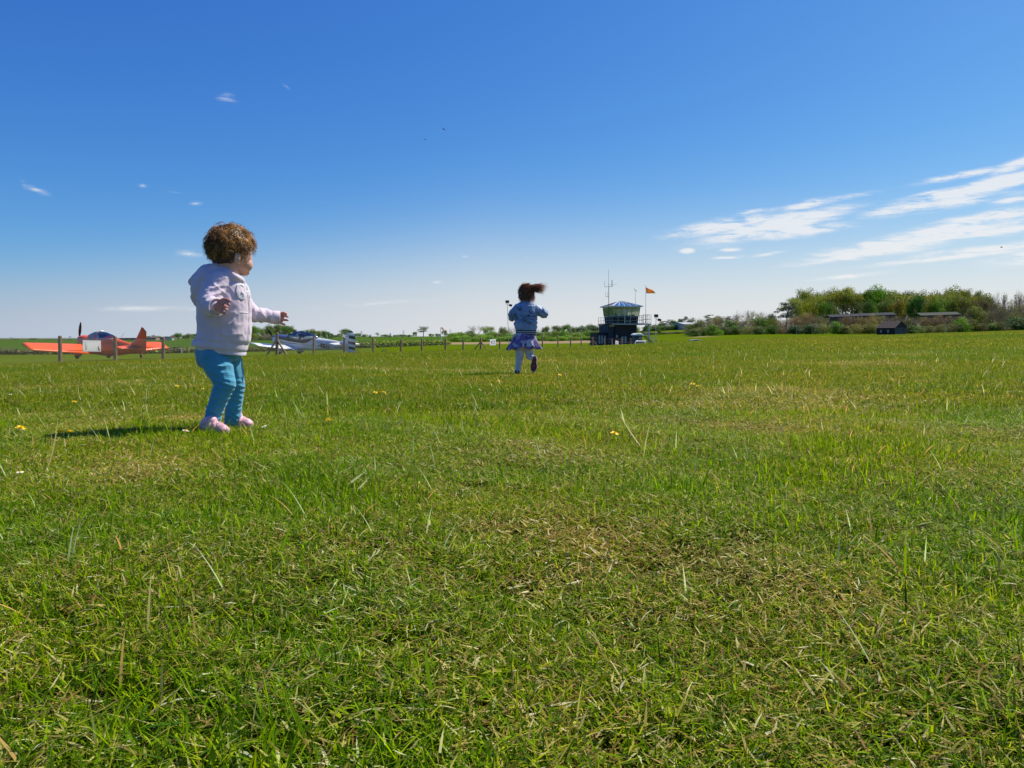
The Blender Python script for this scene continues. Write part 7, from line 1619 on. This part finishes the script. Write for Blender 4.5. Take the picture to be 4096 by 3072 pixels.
# ------------------------------------------------------------------ two people in the tower cab
def seated(px, py, d, label, sc=1.0, stand=False):
    c = P(px, py, d); h = [('e', (0, 0, 0), (.10, .10, .13)), ('c', (0, 0, -.08), .06, (0, 0, -.20), .07), ('c', (-.14, 0, -.28), .10, (.14, 0, -.28), .10), ('c', (0, 0, -.30), .17, (0, .02, -.72), .16),
        ('c', (-.20, 0, -.28), .06, (-.26, -.08, -.55), .05), ('c', (-.26, -.08, -.55), .045, (-.16, -.32, -.60), .035), ('c', (.20, 0, -.28), .06, (.26, -.08, -.55), .05), ('c', (.26, -.08, -.55), .045, (.16, -.32, -.60), .035)]
    if stand: h += [('c', (-.09, 0, -.75), .10, (-.10, 0, -1.15), .07), ('c', (.09, 0, -.75), .10, (.10, 0, -1.15), .07)]
    else: h += [('c', (-.10, 0, -.75), .10, (-.12, -.42, -.78), .08), ('c', (.10, 0, -.75), .10, (.12, -.42, -.78), .08), ('c', (-.12, -.42, -.78), .07, (-.12, -.44, -1.15), .05), ('c', (.12, -.42, -.78), .07, (.12, -.44, -1.15), .05)]
    me_ = fuse(h, .03, 2, 'person'); me_.materials.append(M_skin2); o_ = link('person', me_, label=label, cat='person'); o_.location = c; o_.scale = (sc, sc, sc)
    cm = fuse([('c', (-.15, 0, -.29), .115, (.15, 0, -.29), .115), ('c', (0, 0, -.30), .19, (0, .02, -.72), .18), ('c', (-.21, 0, -.29), .075, (-.26, -.08, -.55), .065), ('c', (.21, 0, -.29), .075, (.26, -.08, -.55), .065)], .03, 2, 'jacket'); obj_of(cm, 'jacket', M_clothdark, o_)
seated(2463, 1253, 129.0, 'dark-clothed person seated behind the left cab window of the control tower'); seated(2497, 1261, 128.6, 'dark-clothed person seen through the door of the control tower cab', stand=True)

# ------------------------------------------------------------------ birds
M_bird = mat('bird_dark', (.02, .02, .025), rough=.8)
for i, (px, py, d, roll, lb) in enumerate(((1700, 558, 95, -.12, 'lower bird gliding high in the middle of the sky'), (1775, 517, 80, .5, 'upper bird banking high in the middle of the sky'), (4006, 989, 90, .2, 'tiny bird between the cloud streaks at the right'))):
    b_ = empty('bird', P(px, py, d), label=lb, cat='bird', group='birds in the sky'); b_.rotation_euler = (0, roll, .5 * i)
    MB().ball((0, 0, 0), (.045, .16, .04), 8, 6).build('body', M_bird, b_, smooth=True)
    for s in (-1, 1): w_ = MB(); w_.add([(0, .07, .01), (s * .12, .06, .05), (s * .26, -.02, .03), (s * .12, -.04, .045), (0, -.06, .01)], [(0, 1, 2, 3, 4)]); w_.build('wing', M_bird, b_).modifiers.new('t', 'SOLIDIFY').thickness = .012

# ================================================================== small flowers and long blades
M_petal = mat('dandelion_yellow', (.90, .66, .008), rough=.6); M_stem = mat('flower_stem', (.16, .26, .05), rough=.6); M_daisy = mat('daisy_white', (.82, .80, .78), rough=.6); M_eye = mat('daisy_eye', (.80, .50, .02), rough=.7)
frng = random.Random(12)
def flower_proto(kind):
    petals = MB(); n, L, w, tiers = (22, .017, .0035, 3) if kind == 'dandelion' else (16, .009, .0028, 1)
    for t in range(tiers):
        for j in range(n):
            a = 2 * math.pi * (j + t * .33) / n + frng.uniform(-.1, .1); e = .15 + .45 * t; l = L * (1 - .22 * t); c, s = math.cos(a), math.sin(a); z = .001 * t
            p0 = Vector((c * .001, s * .001, z)); p1 = Vector((c * l * math.cos(e), s * l * math.cos(e), z + l * math.sin(e))); sd_ = Vector((-s, c, 0)) * w / 2
            petals.add([p0 - sd_ * .6, p0 + sd_ * .6, p1 + sd_, p1 - sd_], [(0, 1, 2, 3)])
    pm = petals.mesh('petals', M_petal if kind == 'dandelion' else M_daisy)
    st = MB().tube([(0, 0, -1), (.02, .01, -.5), (0, 0, 0)], .0016, n=5, cap=False).mesh('stem', M_stem)
    ey = MB().ball((0, 0, .002), (.0035, .0035, .0025), 8, 5).mesh('centre', M_eye) if kind == 'daisy' else None
    return pm, st, ey
FP = {k: flower_proto(k) for k in ('dandelion', 'daisy')}
def flower(kind, px, py, label, s=1.0, h=.035, group=None):
    # ground distance whose flower head is seen at that row
    d = 1.0
    for _ in range(60):
        X = (px - 2048) / FPX * d; e = (G(X, d) + h) - P(px, py, d).z
        d *= 1 + .5 * max(-.5, min(.5, e / (abs(CAM.z - G(X, d) - h) + .01))) * -1 if abs(e) > 1e-4 else 1
    X = (px - 2048) / FPX * d; r_ = empty(kind + ('_flower' if kind == 'daisy' else ''), (X, d, G(X, d) + h), frng.uniform(0, 6), label=label, cat='flower', group=group)
    pm, st, ey = FP[kind]; o = link('petals', pm, r_); o.scale = (s, s, s); o.rotation_euler = (frng.uniform(-.5, .1), frng.uniform(-.3, .3), 0)
    o2 = link('stem', st, r_); o2.scale = (1, 1, h)
    if ey: o3 = link('centre', ey, r_); o3.scale = (s, s, s); o3.rotation_euler = o.rotation_euler
    return r_
DG = 'dandelions in the grass'
for (px, py, lb, s) in ((70, 1715, 'dandelion at the left edge of the lawn left of the toddler shadow', 1.1), (230, 1728, 'left one of two low dandelions at the end of the toddler shadow', .8), (267, 1730, 'right one of two low dandelions at the end of the toddler shadow', .8), (290, 1609, 'small dandelion on the grass left of the toddler', .9), (707, 1510, 'left one of a pair of dandelions behind the toddler', .9), (731, 1510, 'right one of a pair of dandelions behind the toddler', .9), (706, 1545, 'dandelion just below the pair behind the toddler', .9), (808, 1557, 'dandelion beside the back of the toddler knee', .8),
                        (1310, 1683, 'bright dandelion to the right of the toddler shoes', 1.1), (1500, 1571, 'left one of three dandelions between toddler and girl', .9), (1520, 1570, 'middle one of three dandelions between toddler and girl', .8), (1535, 1571, 'right one of three dandelions between toddler and girl', .9), (2772, 1538, 'big bright dandelion right of the girl', 1.3), (2793, 1545, 'smaller dandelion beside the big bright one', .9), (3605, 1512, 'dandelion on the rising grass before the hut', 1.3), (2870, 1447, 'faint dandelion on the grass beyond the bright pair', 1.4), (1966, 1525, 'dandelion left of the girl standing foot', 1), (1995, 1526, 'dandelion just left of the girl standing foot', 1), (640, 1443, 'dandelion at the foot of the third fence post', 1.5), (3788, 1388, 'dandelion far up the rise below the brown bushes', 2.2), (245, 1472, 'dandelion below the second fence post', 1.5), (2240, 1500, 'dandelion right of the raised shoe of the girl', 1.0), (2460, 1736, 'yellow dandelion half hidden beside the long dry stalks', .9)):
    flower('dandelion', px, py, lb, s, group=DG)
for (px, py, lb, s) in ((735, 1724, 'white daisy in the toddler shadow beside the heel', 1.4), (1052, 1706, 'daisy just beyond the toe of the far shoe', 1.2), (400, 1602, 'white daisy on the grass left of the toddler', 1.3), (36, 1578, 'small white daisy near the left edge', 1.0), (62, 1890, 'pale daisy low at the left edge', 1.0), (198, 1697, 'daisy near the end of the toddler shadow', 1.0), (1920, 1560, 'daisy between the toddler and the girl', 1.2)):
    flower('daisy', px, py, lb, s, h=.028, group='daisies in the grass')
# a few tall single blades and dry stalks that stand out, as one tangle in the lawn
ST = [((185, 1890), (232, 1668), .0042, 1), ((262, 1800), (255, 1750), .003, 1), ((118, 1760), (152, 1722), .003, 0), ((292, 1870), (310, 1720), .003, 0), ((560, 1850), (578, 1690), .004, 0), ((2575, 1800), (2476, 1652), .004, 1), ((2573, 1850), (2605, 1675), .0035, 1), ((2880, 1858), (3020, 1842), .005, 0), ((1210, 1700), (1235, 1640), .003, 0), ((1335, 1760), (1345, 1690), .003, 0), ((1500, 1990), (1420, 1800), .004, 0), ((3190, 2330), (3300, 2520), .0035, 1), ((590, 2540), (605, 2290), .003, 1), ((1995, 1905), (1946, 1765), .003, 0), ((2010, 1910), (2010, 1790), .0032, 0), ((2250, 1870), (2270, 1755), .005, 0), ((2105, 1870), (2130, 1790), .004, 0), ((1370, 1960), (1470, 1880), .006, 1), ((1400, 1985), (1480, 1905), .005, 1), ((250, 2075), (410, 2160), .004, 0), ((1110, 2250), (1190, 2050), .004, 0), ((1740, 2830), (1700, 2560), .0045, 0), ((3210, 1825), (3090, 1790), .003, 1)]
V = []; F = []; C = []
for (a, b, w, dry) in ST:
    d = .7
    lo_, hi_ = .4, 30
    for _ in range(40):
        mid = (lo_ + hi_) / 2; X = (a[0] - 2048) / FPX * mid
        if P(a[0], a[1], mid).z > G(X, mid): lo_ = mid
        else: hi_ = mid
    d = lo_; p0 = P(a[0], a[1], d); p1 = P(b[0], b[1], d * .985); vd = (CAM - p0).normalized(); sd_ = (p1 - p0).cross(vd).normalized(); n0 = len(V); seg = 7; c = ((.56, .46, .22) if frng.random() < .6 else (.60, .52, .34)) if dry else ((.10, .20, .02) if frng.random() < .6 else (.17, .27, .03))
    bend = (p1 - p0).length * frng.uniform(-.07, .07)
    for k in range(seg + 1):
        t = k / seg; q = p0.lerp(p1, t) + sd_ * bend * math.sin(t * 3.14); ww = w * (.5 + .5 * math.sin(min(1, t * 2.2) * 1.57)) * (1 - t ** 2.2) + .0003
        V += [q - sd_ * ww / 2, q + sd_ * ww / 2 + vd * .0008]; C += [c, c]
    for k in range(seg): F.append((n0 + 2 * k, n0 + 2 * k + 1, n0 + 2 * k + 3, n0 + 2 * k + 2))
me = bpy.data.meshes.new('grass_stalks'); me.from_pydata([tuple(v) for v in V], [], F); a_ = me.color_attributes.new('Col', 'FLOAT_COLOR', 'POINT'); a_.data.foreach_set('color', np.c_[np.array(C), np.ones(len(C))].astype(np.float32).ravel())
me.materials.append(M_grass); link('grass_stalks', me, label='scattered taller grass blades and dry stalks standing above the lawn', kind='stuff')
